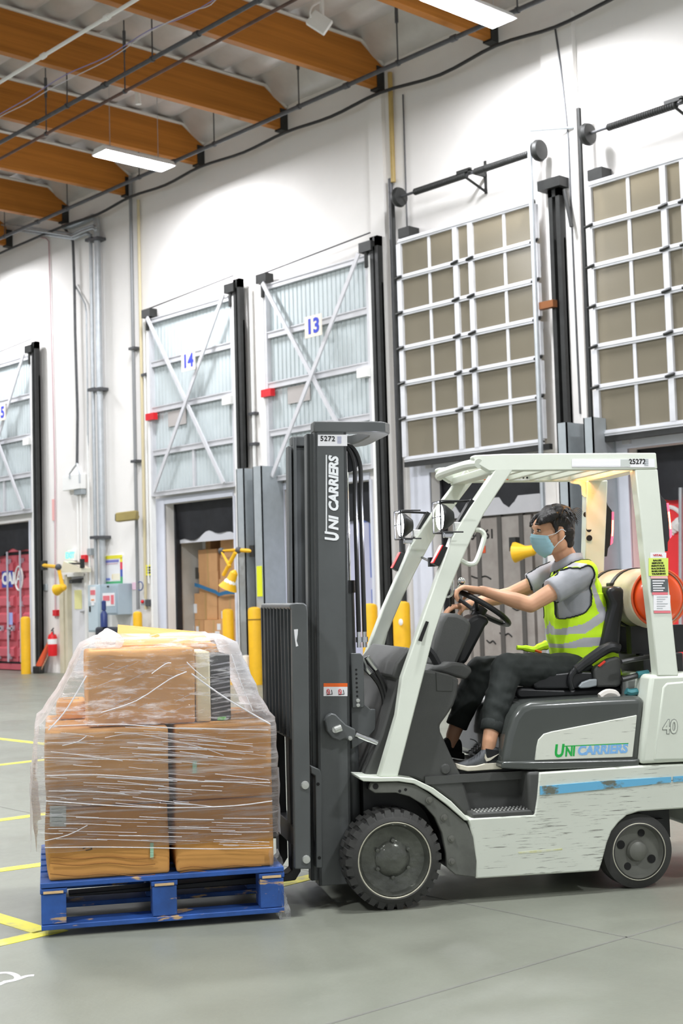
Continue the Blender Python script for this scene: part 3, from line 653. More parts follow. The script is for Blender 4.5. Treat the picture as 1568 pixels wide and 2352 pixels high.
wall_run('wall_cable', [ce(*p) for p in ((865, 275), (960, 430), (1010, 510), (1020, 800), (1030, 1100), (1040, 1749))] + [(175, 850), (178, 950), (177, 1065)], .03, m_dpipe, 'dark cable bundle dropping down the wall to a pale box', 'cable', .09)
wall_run('wall_cable', [ce(*p) for p in ((1030, 1100), (1110, 1250), (1180, 1380), (1195, 1500), (1198, 1749))] + [(201, 900), (204, 1260)], .018, m_galv, 'thin grey cable branching off the dark bundle', 'cable', .05)
wall_run('wall_cable', [ce(*p) for p in ((560, 450), (640, 470), (675, 510), (690, 1000), (708, 1749))] + [(120, 850), (126, 1100), (127, 1420)], .014, mat('pinkish_cable', '#c9a8ae', .5), 'thin pinkish cable down the wall to the red call box', 'cable', .03)
vrun('wall_conduit', 308, 400, 1400, .035, mat('grey_downpipe', '#8b8d8f', .5, .2), 'grey downpipe on the wall left of door 14', .1, (800, 1060))
vrun('wall_conduit', 326, 455, 1400, .03, mat('ochre_pipe', '#cfc3a0', .5), 'thin ochre pipe beside the grey downpipe', .06)
vrun('wall_conduit', 336, 720, 1340, .02, m_white, 'thin white conduit at the left edge of door 14', .05, (860,))
vrun('wall_conduit', 584, 660, 1400, .03, m_white, 'white conduit on the strip of wall between doors 14 and 13', .05, (950, 1020))
vrun('wall_conduit', 899, 165, 420, .04, mat('yellowed_pipe', '#b79d5e', .5, var=.15), 'yellowed pipe high on the wall between door 13 and the glazed door', .07)
vrun('wall_conduit', 912, 405, 1460, .04, m_dpipe, 'dark pipe below the yellowed one between door 13 and the glazed door', .07)
vrun('wall_conduit', 872, 240, 560, .012, m_dpipe, 'thin dark wire down the wall above door 13', .03)
vrun('wall_conduit', 930, 215, 540, .012, m_dpipe, 'thin dark wire down the wall above the left glazed door', .03)
wall_run('wall_cable', [(1274, 62), (1287, 150), (1298, 250), (1305, 320), (1312, 500), (1325, 800), (1332, 950)], .014, m_dpipe, 'thin dark wire dropping from the drooping cable past the silver stay', 'cable', .1)
# boxes and signs
def wbox(name, x0, y0, x1, y1, d, m, label, cat, off=0., bevel=.01):
    a = WP(x0, y0, off + d); b = WP(x1, y1, off + d)
    return MB().box((min(a.x, b.x), WALL_Y - off - d, min(a.z, b.z)), (max(a.x, b.x), WALL_Y - off, max(a.z, b.z))).build(name, m, label=label, cat=cat, bevel=bevel)
wbox('junction_box', 143, 1094, 184, 1122, .16, m_white, 'white junction box fed by the forked cable high on the wall', 'junction box')
wbox('junction_box', 169, 1120, 187, 1135, .12, m_grey, 'small grey junction box below the white one', 'junction box')
wall_run('wall_cable', [(177, 1065), (160, 1088), (160, 1100)], .018, m_galv, 'left fork of the cable above the white junction box', 'cable', .17)
wall_run('wall_cable', [(177, 1065), (183, 1090), (183, 1110)], .018, m_galv, 'right fork of the cable above the white junction box', 'cable', .17)
vrun('wall_conduit', 179, 1135, 1290, .02, m_white, 'thin white conduit from the grey junction box to the door lamp', .05)
vrun('wall_conduit', 186, 1135, 1278, .02, m_white, 'thin white conduit from the grey junction box to the red alarm', .05)
vrun('wall_conduit', 204, 1000, 1345, .025, m_white, 'white conduit with a grey switch beside the thick conduits', .05)
wbox('switch_box', 199, 1260, 208, 1275, .12, m_grey, 'small grey switch box on the white conduit', 'switch')
wbox('fire_alarm', 185, 1275, 195, 1291, .1, m_red, 'red fire alarm box above the white door', 'alarm')
t = thing('exit_sign', 'white exit sign with green letters above the man door', 'exit sign', WP(163, 1288, .1))
a = WP(154, 1264, .12); b = WP(170, 1288, .12); MB().box((a.x, WALL_Y - .12, b.z), (b.x, WALL_Y - .03, a.z)).build('case', m_white, t, bevel=.01)
text_mesh('EXIT', .17, plane_M(((a.x + b.x) / 2 - .02, WALL_Y - .124, (a.z + b.z) / 2), (1, 0, 0), (0, 0, 1)), mat('exit_green', '#5fe0a0', .4, emit='#52e89c', estr=1.2), t, 'exit_lettering', bold=.008)
# man door
t = thing('door_6', 'pale grey man door with yellow notice beside the electrical cabinets', None, ((MDOOR[0] + MDOOR[1]) / 2, WALL_Y, 0), kind='structure')
m_mdoor = mat('man_door_paint', '#e6e6ea', .4, var=.04, vscale=2)
MB().box((MDOOR[0] + .03, WALL_Y + .08, .01), (MDOOR[1] - .03, WALL_Y + .13, 2.05)).build('door_leaf', m_mdoor, t, smooth=0)
MB().box((MDOOR[0] - .26, WALL_Y - .05, 0), (MDOOR[0] - .1, WALL_Y + .02, 2.0)).box((MDOOR[0] - .07, WALL_Y - .03, 0), (MDOOR[0] + .03, WALL_Y + .16, 2.09)).build('door_frame', mat('cream_frame', '#d8d0b8', .5, var=.1), t, smooth=0)
MB().box((MDOOR[1] - .03, WALL_Y - .03, 0), (MDOOR[1] + .06, WALL_Y + .16, 2.09)).box((MDOOR[0], WALL_Y - .03, 2.04), (MDOOR[1], WALL_Y + .16, 2.12)).build('door_frame', m_white, t, smooth=0)
MB().box((-25.2, WALL_Y - .02, 1.9), (-24.85, WALL_Y + .08, 1.98)).tube([(-25.1, WALL_Y - .02, 1.93), (-24.9, WALL_Y - .14, 1.96), (-24.75, WALL_Y + .05, 1.99)], .018, 6).build('door_closer', m_dpipe, t, smooth=0)
p = WP(180, 1377, -.08); MB().box((p.x - .14, WALL_Y + .07, p.z - .2), (p.x + .14, WALL_Y + .08, p.z + .2)).build('notice', mat('yellow_notice', '#f0ecaa', .6), t, smooth=0)
p = WP(192, 1405, -.08); MB().tube([(p.x - .05, WALL_Y + .04, p.z), (p.x + .1, WALL_Y + .04, p.z)], .02, 6).build('door_handle', m_galv, t)
# door canopy lamp
t = thing('dock_light', 'pale door lamp box with a black arm over the man door', 'lamp', WP(165, 1312, .2))
a = WP(150, 1300, .3); b = WP(190, 1312, .3)
MB().ext([(a.x - .15, WALL_Y - .1, b.z), (b.x, WALL_Y - .1, b.z - .02), (b.x, WALL_Y - .1, b.z + .06), (a.x, WALL_Y - .1, a.z + .1)], [(a.x - .15, WALL_Y - .34, b.z), (b.x, WALL_Y - .34, b.z - .02), (b.x, WALL_Y - .34, b.z + .06), (a.x, WALL_Y - .34, a.z + .1)]).build('lamp_box', mat('cream_metal', '#e4dfca', .4), t, smooth=0)
MB().tube([WP(158, 1294, .3), WP(190, 1295, .3)], .022, 6).lathe([(.05, -.08), (.05, .1)], WP(189, 1295, .3), 'z', 10).build('arm', m_black, t)
# yellow dock lights
def dock_light(label, P, head, hd, r=.03, L=.24, hr=.12):
    t = thing('dock_light', label, 'dock lamp', (P[0].x, P[0].y, min(p.z for p in P)), group='yellow dock lamps')
    MB().tube(P, r, 8).build('arm', m_yellow, t)
    for p in P[1:-1]: MB().ball(p, r * 1.7).build('joint', m_dpipe, t)
    MB().box((P[0].x - .06, P[0].y - .04, P[0].z - .1), (P[0].x + .06, P[0].y + .06, P[0].z + .1)).build('mount', m_black, t, smooth=0)
    d = Vector(hd).normalized(); u = d.orthogonal().normalized()
    hb = MB().lathe([(.02, -.05), (.07, 0), (.085, L * .45), (hr, L), (hr * .92, L), (.03, L * .5)], head, (d, u, d.cross(u)), 18).build('lamp_head', m_yellow, t)
    MB().ball(head + d * (L * .72), hr * .7, 12, 8).build('bulb', m_white, hb)
    return t
cd = crop(0, 1180, 1568 / 300)
dock_light('yellow jointed dock lamp folded against the wall beside the man door', [WP(*cd(525, 620), .2), WP(*cd(700, 640), .75), WP(*cd(745, 850), .7)], WP(*cd(770, 880), .7), (-1, -.2, -.25), .04)
cl = crop(340, 1120, 1534 / 300)
DL2 = dock_light('yellow jointed dock lamp reaching across the open trailer', [WP(*cl(1235, 745), .5), WP(*cl(1060, 735), .62), WP(*cl(860, 745), .7), WP(*cl(960, 930), .75)], WP(*cl(1010, 1000), .75), (-.45, -.2, -1), .035, .3, .17)
MB().tube([WP(*cl(1025, 765), .72), WP(*cl(885, 1030), .74)], .035, 8).build('strut', m_yellow, DL2)
dock_light('yellow dock lamp head sticking out past the driver\'s mask', [WP(1180, 1250, .2), WP(1210, 1262, .5)], WP(1226, 1264, .5), (-1, -.3, -.12), .04, .3, .13)
# cabinets
def cabinet(x0, y0, x1, y1, d, label, stick):
    a = WP(x0, y0, d); b = WP(x1, y1, d); t = thing('electrical_cabinet', label, 'cabinet', ((a.x + b.x) / 2, WALL_Y - d, b.z))
    m = mat('cabinet_grey_%d' % int(d * 100), '#a9b9c4' if d > .25 else '#c2d2da', .45, var=.04)
    MB().box((a.x, WALL_Y - d, b.z), (b.x, WALL_Y, a.z)).build('case', m, t, bevel=.01)
    MB().box((a.x + .03, WALL_Y - d - .015, b.z + .03), (b.x - .03, WALL_Y - d, a.z - .03)).build('door', m, t, bevel=.006)
    for i, (cx, cy, w, h, mm) in enumerate(stick):
        p = WP(cx, cy, d + .02); MB().box((p.x - w, WALL_Y - d - .018 - .004 * i, p.z - h), (p.x + w, WALL_Y - d - .014, p.z + h)).build('sticker', mm, t, smooth=0)
    return t
m_sred = mat('sticker_red', '#e87a84', .5)
cabinet(201, 1344, 229, 1452, .2, 'tall pale blue-grey electrical cabinet with warning stickers', [(213, 1366, .1, .16, m_label), (213, 1361, .09, .05, m_sred), (213, 1384, .05, .06, m_label), (213, 1378, .05, .015, mat('sticker_orange', '#f09a60', .5)), (207, 1399, .015, .06, m_hole)])
cabinet(231, 1342, 271, 1412, .34, 'blue-grey electrical cabinet with a red and white sticker under the poster', [(249, 1377, .22, .13, m_label), (244, 1374, .12, .05, m_sred), (258, 1377, .05, .09, m_sred), (248, 1347, .03, .015, m_hole)])
# poster
a = WP(240, 1277, .03); b = WP(282, 1341, .03); t = thing('notice_board', 'notice poster with yellow, red, blue and green border on the wall', 'poster', ((a.x + b.x) / 2, WALL_Y - .03, b.z))
MB().box((a.x, WALL_Y - .03, b.z), (b.x, WALL_Y, a.z)).build('sheet', m_label, t, smooth=0)
W_, H_ = b.x - a.x, a.z - b.z
for nm, (u0, v0, u1, v1), c in (('border', (0, .88, 1, 1), '#efe53a'), ('border', (.88, .75, 1, .9), '#efe53a'), ('border', (.88, .5, 1, .75), '#e0405a'), ('border', (.88, .25, 1, .5), '#4058b0'), ('border', (0, 0, 1, .1), '#4aa870'), ('border', (.88, .1, 1, .25), '#4aa870'), ('print', (.05, .76, .8, .84), '#7d80c8'), ('print', (.05, .7, .75, .72), '#c89ab0'), ('print', (.06, .14, .3, .22), '#7c90d8'), ('print', (.45, .14, .85, .36), '#efe8d2'), ('print', (.42, .18, .45, .34), '#e8c860')):
    MB().box((a.x + W_ * u0, WALL_Y - .036, b.z + H_ * v0), (a.x + W_ * u1, WALL_Y - .03, b.z + H_ * v1)).build(nm, mat('poster_' + c[1:], c, .5), t, smooth=0)
t = thing('warning_sign', 'yellow warning sign at the left edge of door 14 opening', 'sign', WP(346, 1320, .05))
a = WP(336, 1298, .05); b = WP(351, 1321, .05); MB().box((a.x, WALL_Y - .06, b.z), (b.x, WALL_Y - .04, a.z)).build('plate', mat('sign_yellow', '#f5ee28', .5), t, smooth=0)
for i in range(3): z = b.z + (a.z - b.z) * (.25 + .25 * i); MB().box((a.x + .04, WALL_Y - .064, z - .018), (b.x - .04, WALL_Y - .06, z + .018)).build('print', m_black, t, smooth=0)
wbox('notice_sheet', 303, 1338, 317, 1354, .02, mat('pink_paper', '#f3cfe0', .6), 'pink notice sheet on the wall beside the grey downpipe', 'notice', bevel=0)
MB().tube([WP(322 + 6 * cos(a), 1346 + 10 * sin(a), .1) for a in [2 * pi * i / 16 for i in range(16)]], .012, 6, closed=True).build('cable_coil', mat('blue_cable', '#4a5a8a', .5), label='coil of blue cable hung beside the pink notice', cat='cable')
CB1 = wbox('control_box', 323, 1376, 332, 1390, .1, m_grey, 'grey door control box with red button', 'control box')
wbox('control_box', 333, 1377, 343, 1393, .12, m_dpipe, 'dark door control box beside the red-buttoned one', 'control box')
p = WP(327, 1382, .12); MB().ball(p, .035).build('push_button', m_red, CB1)
wbox('warning_label', 119, 1147, 126, 1195, .02, mat('faded_red', '#f3b8b4', .6), 'faded red vertical label high on the wall beside door 15', 'label', bevel=0)
wbox('call_box', 120, 1401, 129, 1415, .09, m_red, 'small red call box above the fire extinguisher', 'call box')
wbox('wall_plate', 97, 1342, 106, 1357, .05, m_grey, 'small grey plate on the wall beside door 15', 'plate')
# security camera
p = WP(278, 1187, .5); t = thing('security_camera', 'tan security camera housing on the grey downpipe', 'camera', p)
d = Vector((-.8, -.6, -.08)).normalized(); u = Vector((0, 0, 1)); s = d.cross(u).normalized(); M = Matrix((d, s, u)).transposed()
MB().cbox(WP(292, 1186, .42), (.42, .2, .18), M).build('housing', mat('tan_plastic', '#9a8a52', .5, var=.15), t, bevel=.02)
q = WP(292, 1186, .42) + M @ Vector((.215, 0, 0)); MB().cbox(q, (.02, .15, .13), M).build('window', m_hole, t, smooth=0)
MB().tube([WP(300, 1187, .35), WP(315, 1187, .1)], .05, 8).build('bracket', MATS['tan_plastic'], t)
# fire extinguisher
p = WP(121, 1508, .14); z0 = .36; t = thing('fire_extinguisher', 'red fire extinguisher with white band on the wall', 'fire extinguisher', (p.x, WALL_Y - .14, z0))
MB().lathe([(.02, 0), (.095, .01), (.1, .04), (.1, .4), (.08, .46), (.03, .49), (.03, .52)], (p.x, WALL_Y - .14, z0), 'z', 20).build('cylinder', mat('extinguisher_red', '#e01822', .3), t)
MB().lathe([(.102, .26), (.102, .37)], (p.x, WALL_Y - .14, z0), 'z', 20).build('label_band', m_label, t)
MB().tube([(p.x - .04, WALL_Y - .14, z0 + .54), (p.x + .05, WALL_Y - .14, z0 + .6)], .015, 6).tube([(p.x, WALL_Y - .14, z0 + .5), (p.x + .04, WALL_Y - .14, z0 + .55), (p.x + .08, WALL_Y - .16, z0 + .45)], .012, 6).build('valve', m_dpipe, t)
# orange cone shape / broom leaning by door 15
p = WP(95, 1544, .2); t = thing('push_broom', 'orange handled broom leaning beside the red container', 'broom', (p.x, p.y, 0))
MB().tube([(p.x - .02, WALL_Y - .25, .14), (p.x + .12, WALL_Y - .03, .72)], [.075, .04], 8).build('handle', mat('orange_plastic', '#e2603a', .5), t)
MB().cbox((p.x, WALL_Y - .27, .075), (.3, .12, .15)).build('brush_head', m_black, t, bevel=.02)
MB().tube([(p.x + .12, WALL_Y - .3, .03), (p.x + .36, WALL_Y - .05, .7)], .014, 6).build('cane', mat('cane_wood', '#b08a70', .6), label='thin wooden stick leaning on the wall by the fire extinguisher', cat='stick')
# bollards
def bollard(px, pybase, label, h=1.18, r=.1, m=m_yellow, cap=True, base=None, rib=None):
    p = base or on_z(px, pybase); t = thing('bollard', label, 'bollard', (p.x, p.y, 0), group='dock bollards')
    MB().lathe([(r, 0), (r, h - .06), (r * .9, h - .02), (r * .5, h), (0, h + .005)], (p.x, p.y, 0), 'z', 24).build('post', m, t)
    if rib: MB().lathe([(r + .005, rib), (r + .005, rib + .02)], (p.x, p.y, 0), 'z', 24).build('seam', mat('dark_seam2', '#8a6a20', .6), t)
    return t
bollard(60, 1548, 'yellow bollard in front of the red container under door 15', 1.22, .105)
b1 = on_z(527, 1573); bollard(0, 0, 'yellow bollard in front of the cartons at door 14', 1.3, .1, base=b1)
bollard(588, 1573, 'scuffed yellow bollard with a seam beside the white post', 1.32, .112, rib=1.1)
bollard(566, 1572, 'short white bollard between two yellow ones', .5, .085, m_white)
bollard(0, 0, 'yellow bollard left of door 14 by the grey downpipe', 1.28, .09, base=Vector((WP(317, 1480, .35).x, WALL_Y - .35, 0)))
bollard(0, 0, 'yellow bollard seen between the mast and the forklift pillar', 1.34, .12, base=Vector((on_y(850, 1450, WALL_Y - 1).x, WALL_Y - 1, 0)))
BWD = bollard(0, 0, 'yellow bollard with a white dot right of door 13', 1.36, .13, base=Vector((on_y(923, 1450, WALL_Y - .9).x, WALL_Y - .9, 0)))
p = on_y(920, 1429, WALL_Y - 1.05); MB().ball(p, (.045, .012, .05)).build('white_dot', m_white, BWD)
# small bits at the base of the wall
t = thing('office_chair', 'dark desk chair back with blue bottle below the cabinets', 'chair', (WP(250, 1450, .6).x, WALL_Y - .6, 0))
p = on_y(252, 1452, WALL_Y - .75)
MB().box((p.x - .45, p.y - .06, .62), (p.x + .35, p.y + .06, 1.0)).build('backrest', mat('charcoal_cloth', '#33363f', .7, var=.2), t, bevel=.05, seg=3)
MB().tube([(p.x, p.y, .05), (p.x, p.y, .62)], .04, 8).box((p.x - .3, p.y - .3, .0), (p.x + .3, p.y + .3, .06)).build('stand', m_black, t)
q = on_y(239, 1438, WALL_Y - .8); MB().lathe([(.07, 0), (.07, .25), (.03, .32), (.045, .33), (.045, .5), (0, .52)], (q.x, q.y, 1.0 - .0), 'z', 14).build('water_bottle', mat('navy_bottle', '#2f4078', .3), label='navy blue bottle standing on the dark chair back', cat='bottle')
p = on_y(893, 1518, WALL_Y - 1.6); MB().box((p.x - .22, p.y - .15, 0), (p.x + .22, p.y + .15, p.z + .14)).build('carton', m_card, label='brown carton on the floor behind the forklift cowl', cat='box', bevel=.01)
p = WP(596, 1360, .53); MB().box((p.x - .07, WALL_Y - .53, 1.5), (p.x + .07, WALL_Y - .521, 2.02)).build('safety_label', mat('lime_label', '#e8ee2a', .5), GD13, smooth=0)
# ================================================================== forklift frame: x to the rear, y away from the camera, z up
FO = on_z(905, 2092); FA = radians(59.8)
FM = Matrix.Translation(FO) @ Matrix.Rotation(FA, 4, 'Z'); FMI = FM.inverted()
FEX = Vector((cos(FA), sin(FA), 0)); FEY = Vector((-sin(FA), cos(FA), 0))
def FP(px, py, lat):            # point of the photo on the truck plane y = lat
    d = ray(px, py); t = (FO + FEY * lat - CAMP).dot(FEY) / d.dot(FEY); return FMI @ (CAMP + d * t)
def S(lat, cr, pts): return [(p.x, p.z) for p in (FP(*cr(x, y), lat) for x, y in pts)]
ident = lambda x, y: (x, y)
k1 = crop(580, 1380, 1241 / 380); k2 = crop(860, 1020, 1568 / 708); k3 = crop(760, 1440, 1568 / 540); k4 = crop(1100, 1480, 1568 / 468)
k6 = crop(960, 1440, 1568 / 340); k7 = crop(1300, 1020, 1167 / 268); k8 = crop(600, 940, 4.2); k5 = crop(980, 1120, 1568 / 480)

def scratched(name, base, dark, amt=.62):
    m = mat(name, base, .42, var=.03, vscale=3); nt = m.node_tree; b = nt.nodes['Principled BSDF']
    src = b.inputs['Base Color'].links[0].from_socket
    tc = nt.nodes.new('ShaderNodeTexCoord'); mp = nt.nodes.new('ShaderNodeMapping'); mp.inputs['Scale'].default_value = (5, 5, 90)
    nt.links.new(tc.outputs['Object'], mp.inputs[0])
    n = nt.nodes.new('ShaderNodeTexNoise'); n.inputs['Scale'].default_value = 1.6; n.inputs['Detail'].default_value = 5; n.inputs['Roughness'].default_value = .65
    nt.links.new(mp.outputs[0], n.inputs['Vector'])
    n2 = nt.nodes.new('ShaderNodeTexNoise'); n2.inputs['Scale'].default_value = 2.5; nt.links.new(tc.outputs['Object'], n2.inputs['Vector'])
    ad = nt.nodes.new('ShaderNodeMath'); ad.operation = 'MULTIPLY_ADD'; ad.inputs[1].default_value = .25; nt.links.new(n2.outputs['Fac'], ad.inputs[0]); nt.links.new(n.outputs['Fac'], ad.inputs[2])
    r = nt.nodes.new('ShaderNodeValToRGB'); r.color_ramp.elements[0].position = amt + .12; r.color_ramp.elements[1].position = amt + .2
    nt.links.new(ad.outputs[0], r.inputs[0])
    mx = nt.nodes.new('ShaderNodeMix'); mx.data_type = 'RGBA'; nt.links.new(r.outputs[0], mx.inputs[0]); nt.links.new(src, mx.inputs[6]); mx.inputs[7].default_value = (*lin(dark), 1)
    nt.links.new(mx.outputs[2], b.inputs['Base Color']); return m
f_white = scratched('scraped_white_body', '#d9ded2', '#85867d', .605)
f_paint = mat('truck_white_paint', '#dfe5d8', .38, var=.03, vscale=4, coat=.2)
f_dark = mat('mast_grey_paint', '#575a5a', .42, var=.1, vscale=5, bump=.02, bscale=90)
f_plast = mat('dark_plastic', '#4b4c4a', .6, var=.08, vscale=6, bump=.08, bscale=160)
f_hood = mat('glossy_grey_hood', '#4a4e4b', .25, var=.05, vscale=3, coat=.5)
f_black = mat('black_parts', '#1b1c1d', .45, var=.2, vscale=8)
f_vinyl = mat('black_vinyl', '#232426', .32, var=.1, vscale=6, bump=.03, bscale=60)
f_tyre = mat('tyre_rubber', '#3a3a38', .75, var=.2, vscale=7, bump=.15, bscale=40)
f_rim = mat('greasy_rim', '#5a5c56', .22, .4, var=.35, vscale=9, bump=.5, bscale=30)
f_rim2 = mat('grey_rim', '#6d6e67', .45, .2, var=.12, vscale=9)
f_ring = mat('scuffed_ring', '#c9c6b4', .5, .2, var=.2, vscale=20)
f_chrome = mat('chrome', '#d9dadc', .12, 1.)
f_bolt = mat('zinc_bolt', '#c9cbc6', .3, .6)
f_hose = mat('hydraulic_hose', '#2b2b2b', .35)
f_blue = mat('peeling_blue_stripe', '#6cb8e0', .5, col2='#6f7468', vscale=9, stretch=(1, 1, 2), thresh=(.56, .64))
f_orange = mat('decal_orange', '#f06a20', .5)
FK = thing('forklift', 'white and grey counterbalance forklift lifting a wrapped blue pallet', 'forklift', (.6, .5, 0), FM)
def fb(mb, name, m, parent=None, **k): return mb.build(name, m, parent or FK, **k)

# --- chassis
chs = S(.03, k3, [(965, 1680)]) + S(.03, k4, [(925, 1745), (950, 1665), (985, 1530), (1020, 1440), (1075, 1370), (1140, 1315), (1230, 1288), (1400, 1275), (1700, 1255), (1700, 918), (1240, 935), (462, 988), (445, 1180), (425, 1312)]) + S(.03, k3, [(930, 1277), (912, 1290), (945, 1400), (965, 1560)])
fb(MB().pxz(chs, .03, .97), 'chassis', f_white, bevel=.008)
st = S(.026, k4, [(470, 1092), (640, 1078), (1000, 1048), (1476, 1020), (1476, 1062), (1000, 1110), (640, 1146), (470, 1158)])
fb(MB().pxz(st, .024, .031), 'blue_stripe', f_blue, smooth=0)
st = S(.026, k4, [(1494, 1018), (1700, 1004), (1700, 1044), (1494, 1060)])
fb(MB().pxz(st, .024, .031), 'blue_stripe', f_blue, smooth=0)
fb(MB().box((-.08, .22, .16), (.5, .78, .6)).box((.4, .2, .14), (1.45, .8, .3)), 'frame_rails', f_black, smooth=0)
fb(MB().box((1.0, .24, .2), (1.5, .76, .42)), 'steer_axle', f_black, smooth=0)
ys = S(.026, k4, [(300, 1600), (420, 1588), (640, 1572), (640, 1582), (470, 1602), (310, 1612)]); fb(MB().pxz(ys, .0285, .031), 'yellow_scuff', mat('yellow_scuff', '#c9c64a', .6, col2='#dde2d6', vscale=20), smooth=0)
# --- step well
sw = S(.03, k3, [(860, 962), (1210, 955), (1387, 965), (1362, 1257), (935, 1280)])
fb(MB().pxz(sw, .17, .5), 'step_well', f_plast, bevel=.02, seg=3)
(a0, a1), (b0, b1) = S(.03, k3, [(945, 1262), (1362, 1245)])
fb(MB().box((a0, .035, a1 - .02), (b0, .2, a1 + .012)), 'step_plate', f_plast, bevel=.008)
dots = MB()
for i in range(14):
    for j in range(3): dots.ball((a0 + .03 + (b0 - a0 - .06) * i / 13, .06 + .04 * j, a1 + .012), .006, 6, 4)
o = fb(dots, 'step_studs', f_bolt); o['kind'] = 'stuff'
(c0, c1), = S(.03, k3, [(1387, 965)]); fb(MB().box((b0 - .03, .035, a1 - .02), (c0 + .01, .2, c1)), 'step_side', f_plast, bevel=.015, seg=3)
fb(MB().box((.2, .12, S(.12, k3, [(1000, 960)])[0][1] - .05), (.72, .88, S(.12, k3, [(1000, 960)])[0][1] - .012)), 'floor_plate', f_plast, smooth=0)
# --- front fender
lip = S(.02, k3, [(185, 997), (300, 1002), (450, 1000), (560, 1015), (680, 1073), (800, 1162), (905, 1268), (925, 1292), (890, 1290), (770, 1185), (655, 1100), (550, 1045), (450, 1030), (300, 1033), (215, 1030), (190, 1015)])
fb(MB().pxz(lip, .015, .2), 'fender_lip', f_paint, bevel=.004)
fen = S(.04, k3, [(265, 1040), (440, 1034), (560, 1052), (650, 1108), (780, 1208), (900, 1308), (942, 1400), (967, 1560), (960, 1668), (825, 1650), (770, 1602), (762, 1500), (736, 1370), (690, 1270), (620, 1190), (520, 1130), (430, 1105), (290, 1107), (252, 1082)])
fe = fb(MB().pxz(fen, .03, .06), 'fender_plate', mat('fender_grey', '#63655f', .5, var=.25, vscale=7), bevel=.004)
for x, y, r in ((653, 1155, .017), (752, 1272, .017), (800, 1412, .017), (802, 1565, .017)):
    (px_, pz_), = S(.03, k3, [(x, y)]); fb(MB().lathe([(0, -.018), (r * .5, -.018), (r * .5, -.008), (r, -.006), (r, .002)], (px_, .03, pz_), 'y', 14), 'bolt', f_rim2, fe)
for x, y, r in ((297, 1063, .014), (458, 1095, .007), (497, 1085, .007)):
    (px_, pz_), = S(.03, k3, [(x, y)]); fb(MB().lathe([(0, -.001), (r, -.001), (r, .004)], (px_, .03, pz_), 'y', 14), 'hole', m_hole, fe)
fb(MB().pxz(fen[:10] + [fen[9]], .06, .3) if False else MB().pxz(S(.06, k3, [(290, 1107), (430, 1105), (520, 1130), (620, 1190), (690, 1270), (736, 1370), (762, 1500), (770, 1602), (800, 1602), (800, 1350), (700, 1180), (560, 1080), (290, 1070)]), .06, .3), 'wheel_arch_liner', f_black)
# --- wheels
def wheel(name, cx, cz, y0, y1, R, rim_r, m_rim, kind, parent=FK):
    c = (cx, 0, cz); sh = .018
    ty = MB().lathe([(rim_r, y0 + .01), (rim_r + .004, y0), (R - .05, y0 - .004), (R - .03, y0 + .004), (R - .012, y0 + .02), (R - .012, y1 - .02), (R - .03, y1 - .004), (rim_r, y1)], c, 'y', 64, closed=True)
    n = 30 if kind == 'drive' else 0
    for i in range(n):
        a = 2 * pi * (i + .5 * 0) / n
        for side, yy0, yy1 in ((0, y0 + .004, (y0 + y1) / 2 - .006), (1, (y0 + y1) / 2 + .006, y1 - .004)):
            aa = a + side * pi / n; w = 2 * pi * R / n * .36
            t_ = Vector((-sin(aa), 0, cos(aa))); r_ = Vector((cos(aa), 0, sin(aa)))
            P = lambda rr, tt, yy: Vector(c) + r_ * rr + t_ * tt + Vector((0, yy, 0))
            ty.ext([P(R - .03, -w, yy0), P(R - .03, w, yy0), P(R, w * .8, yy0 + .012 * (1 - side)), P(R, -w * .8, yy0 + .012 * (1 - side))],
                   [P(R - .03, -w, yy1), P(R - .03, w, yy1), P(R, w * .8, yy1 - .012 * side), P(R, -w * .8, yy1 - .012 * side)])
    if kind != 'drive': ty.lathe([(R - .03, y0 + .004), (R, y0 + .018), (R, y1 - .018), (R - .03, y1 - .004)], c, 'y', 64, caps=False)
    w = fb(ty, name, f_tyre, smooth=30)
    dish = [(rim_r, y0 + .006), (rim_r - .006, y0 + .002), (rim_r - .012, y0 + .012), (rim_r - .02, y0 + .035), (rim_r * .5, y0 + .045), (rim_r * .36, y0 + .025), (rim_r * .3, y0 + .022), (0, y0 + .02)] if kind == 'drive' else \
           [(rim_r, y0 + .006), (rim_r - .006, y0 + .002), (rim_r - .014, y0 + .03), (rim_r * .4, y0 + .035), (rim_r * .34, y0 + .01), (rim_r * .2, y0 - .002), (0, y0 - .004)]
    fb(MB().lathe(dish, c, 'y', 48, caps=False).lathe([(rim_r, y1 - .02), (0, y1 - .03)], c, 'y', 48, caps=False), 'rim', m_rim, w)
    fb(MB().tube([Vector(c) + Vector((cos(a), 0, sin(a))) * (rim_r + .002) + Vector((0, y0 + .001, 0)) for a in [2 * pi * i / 56 for i in range(56)]], .0035, 6, closed=True), 'rim_edge', f_ring, w)
    return w
w1 = wheel('drive_wheel', .01, .229, .0, .18, .229, .17, f_rim, 'drive')
for i in range(6):
    a = .5 + 2 * pi * i / 6; fb(MB().lathe([(0, -.004), (.009, -.002), (.011, .014)], (.01 + .085 * cos(a), .03, .229 + .085 * sin(a)), 'y', 10), 'lug_nut', f_rim, w1)
fb(MB().lathe([(0, -.008), (.03, -.004), (.045, .012)], (.01, .025, .229), 'y', 20), 'hub_cap', f_rim, w1)
w2 = wheel('steer_wheel', 1.245, .178, .05, .19, .178, .133, f_rim2, 'steer')
for i, a in enumerate((1.25, 2.75, 4.1, 5.75)):
    fb(MB().lathe([(0, 0), (.018 if i % 2 == 0 else .021, 0), (.018, .01)], (1.245 + .088 * cos(a), .079, .178 + .088 * sin(a)), 'y', 14), 'hand_hole', m_hole, w2)
w3 = wheel('drive_wheel', .01, .229, .82, 1.0, .229, .17, f_rim, 'drive'); w4 = wheel('steer_wheel', 1.245, .178, .81, .95, .178, .133, f_rim2, 'steer')
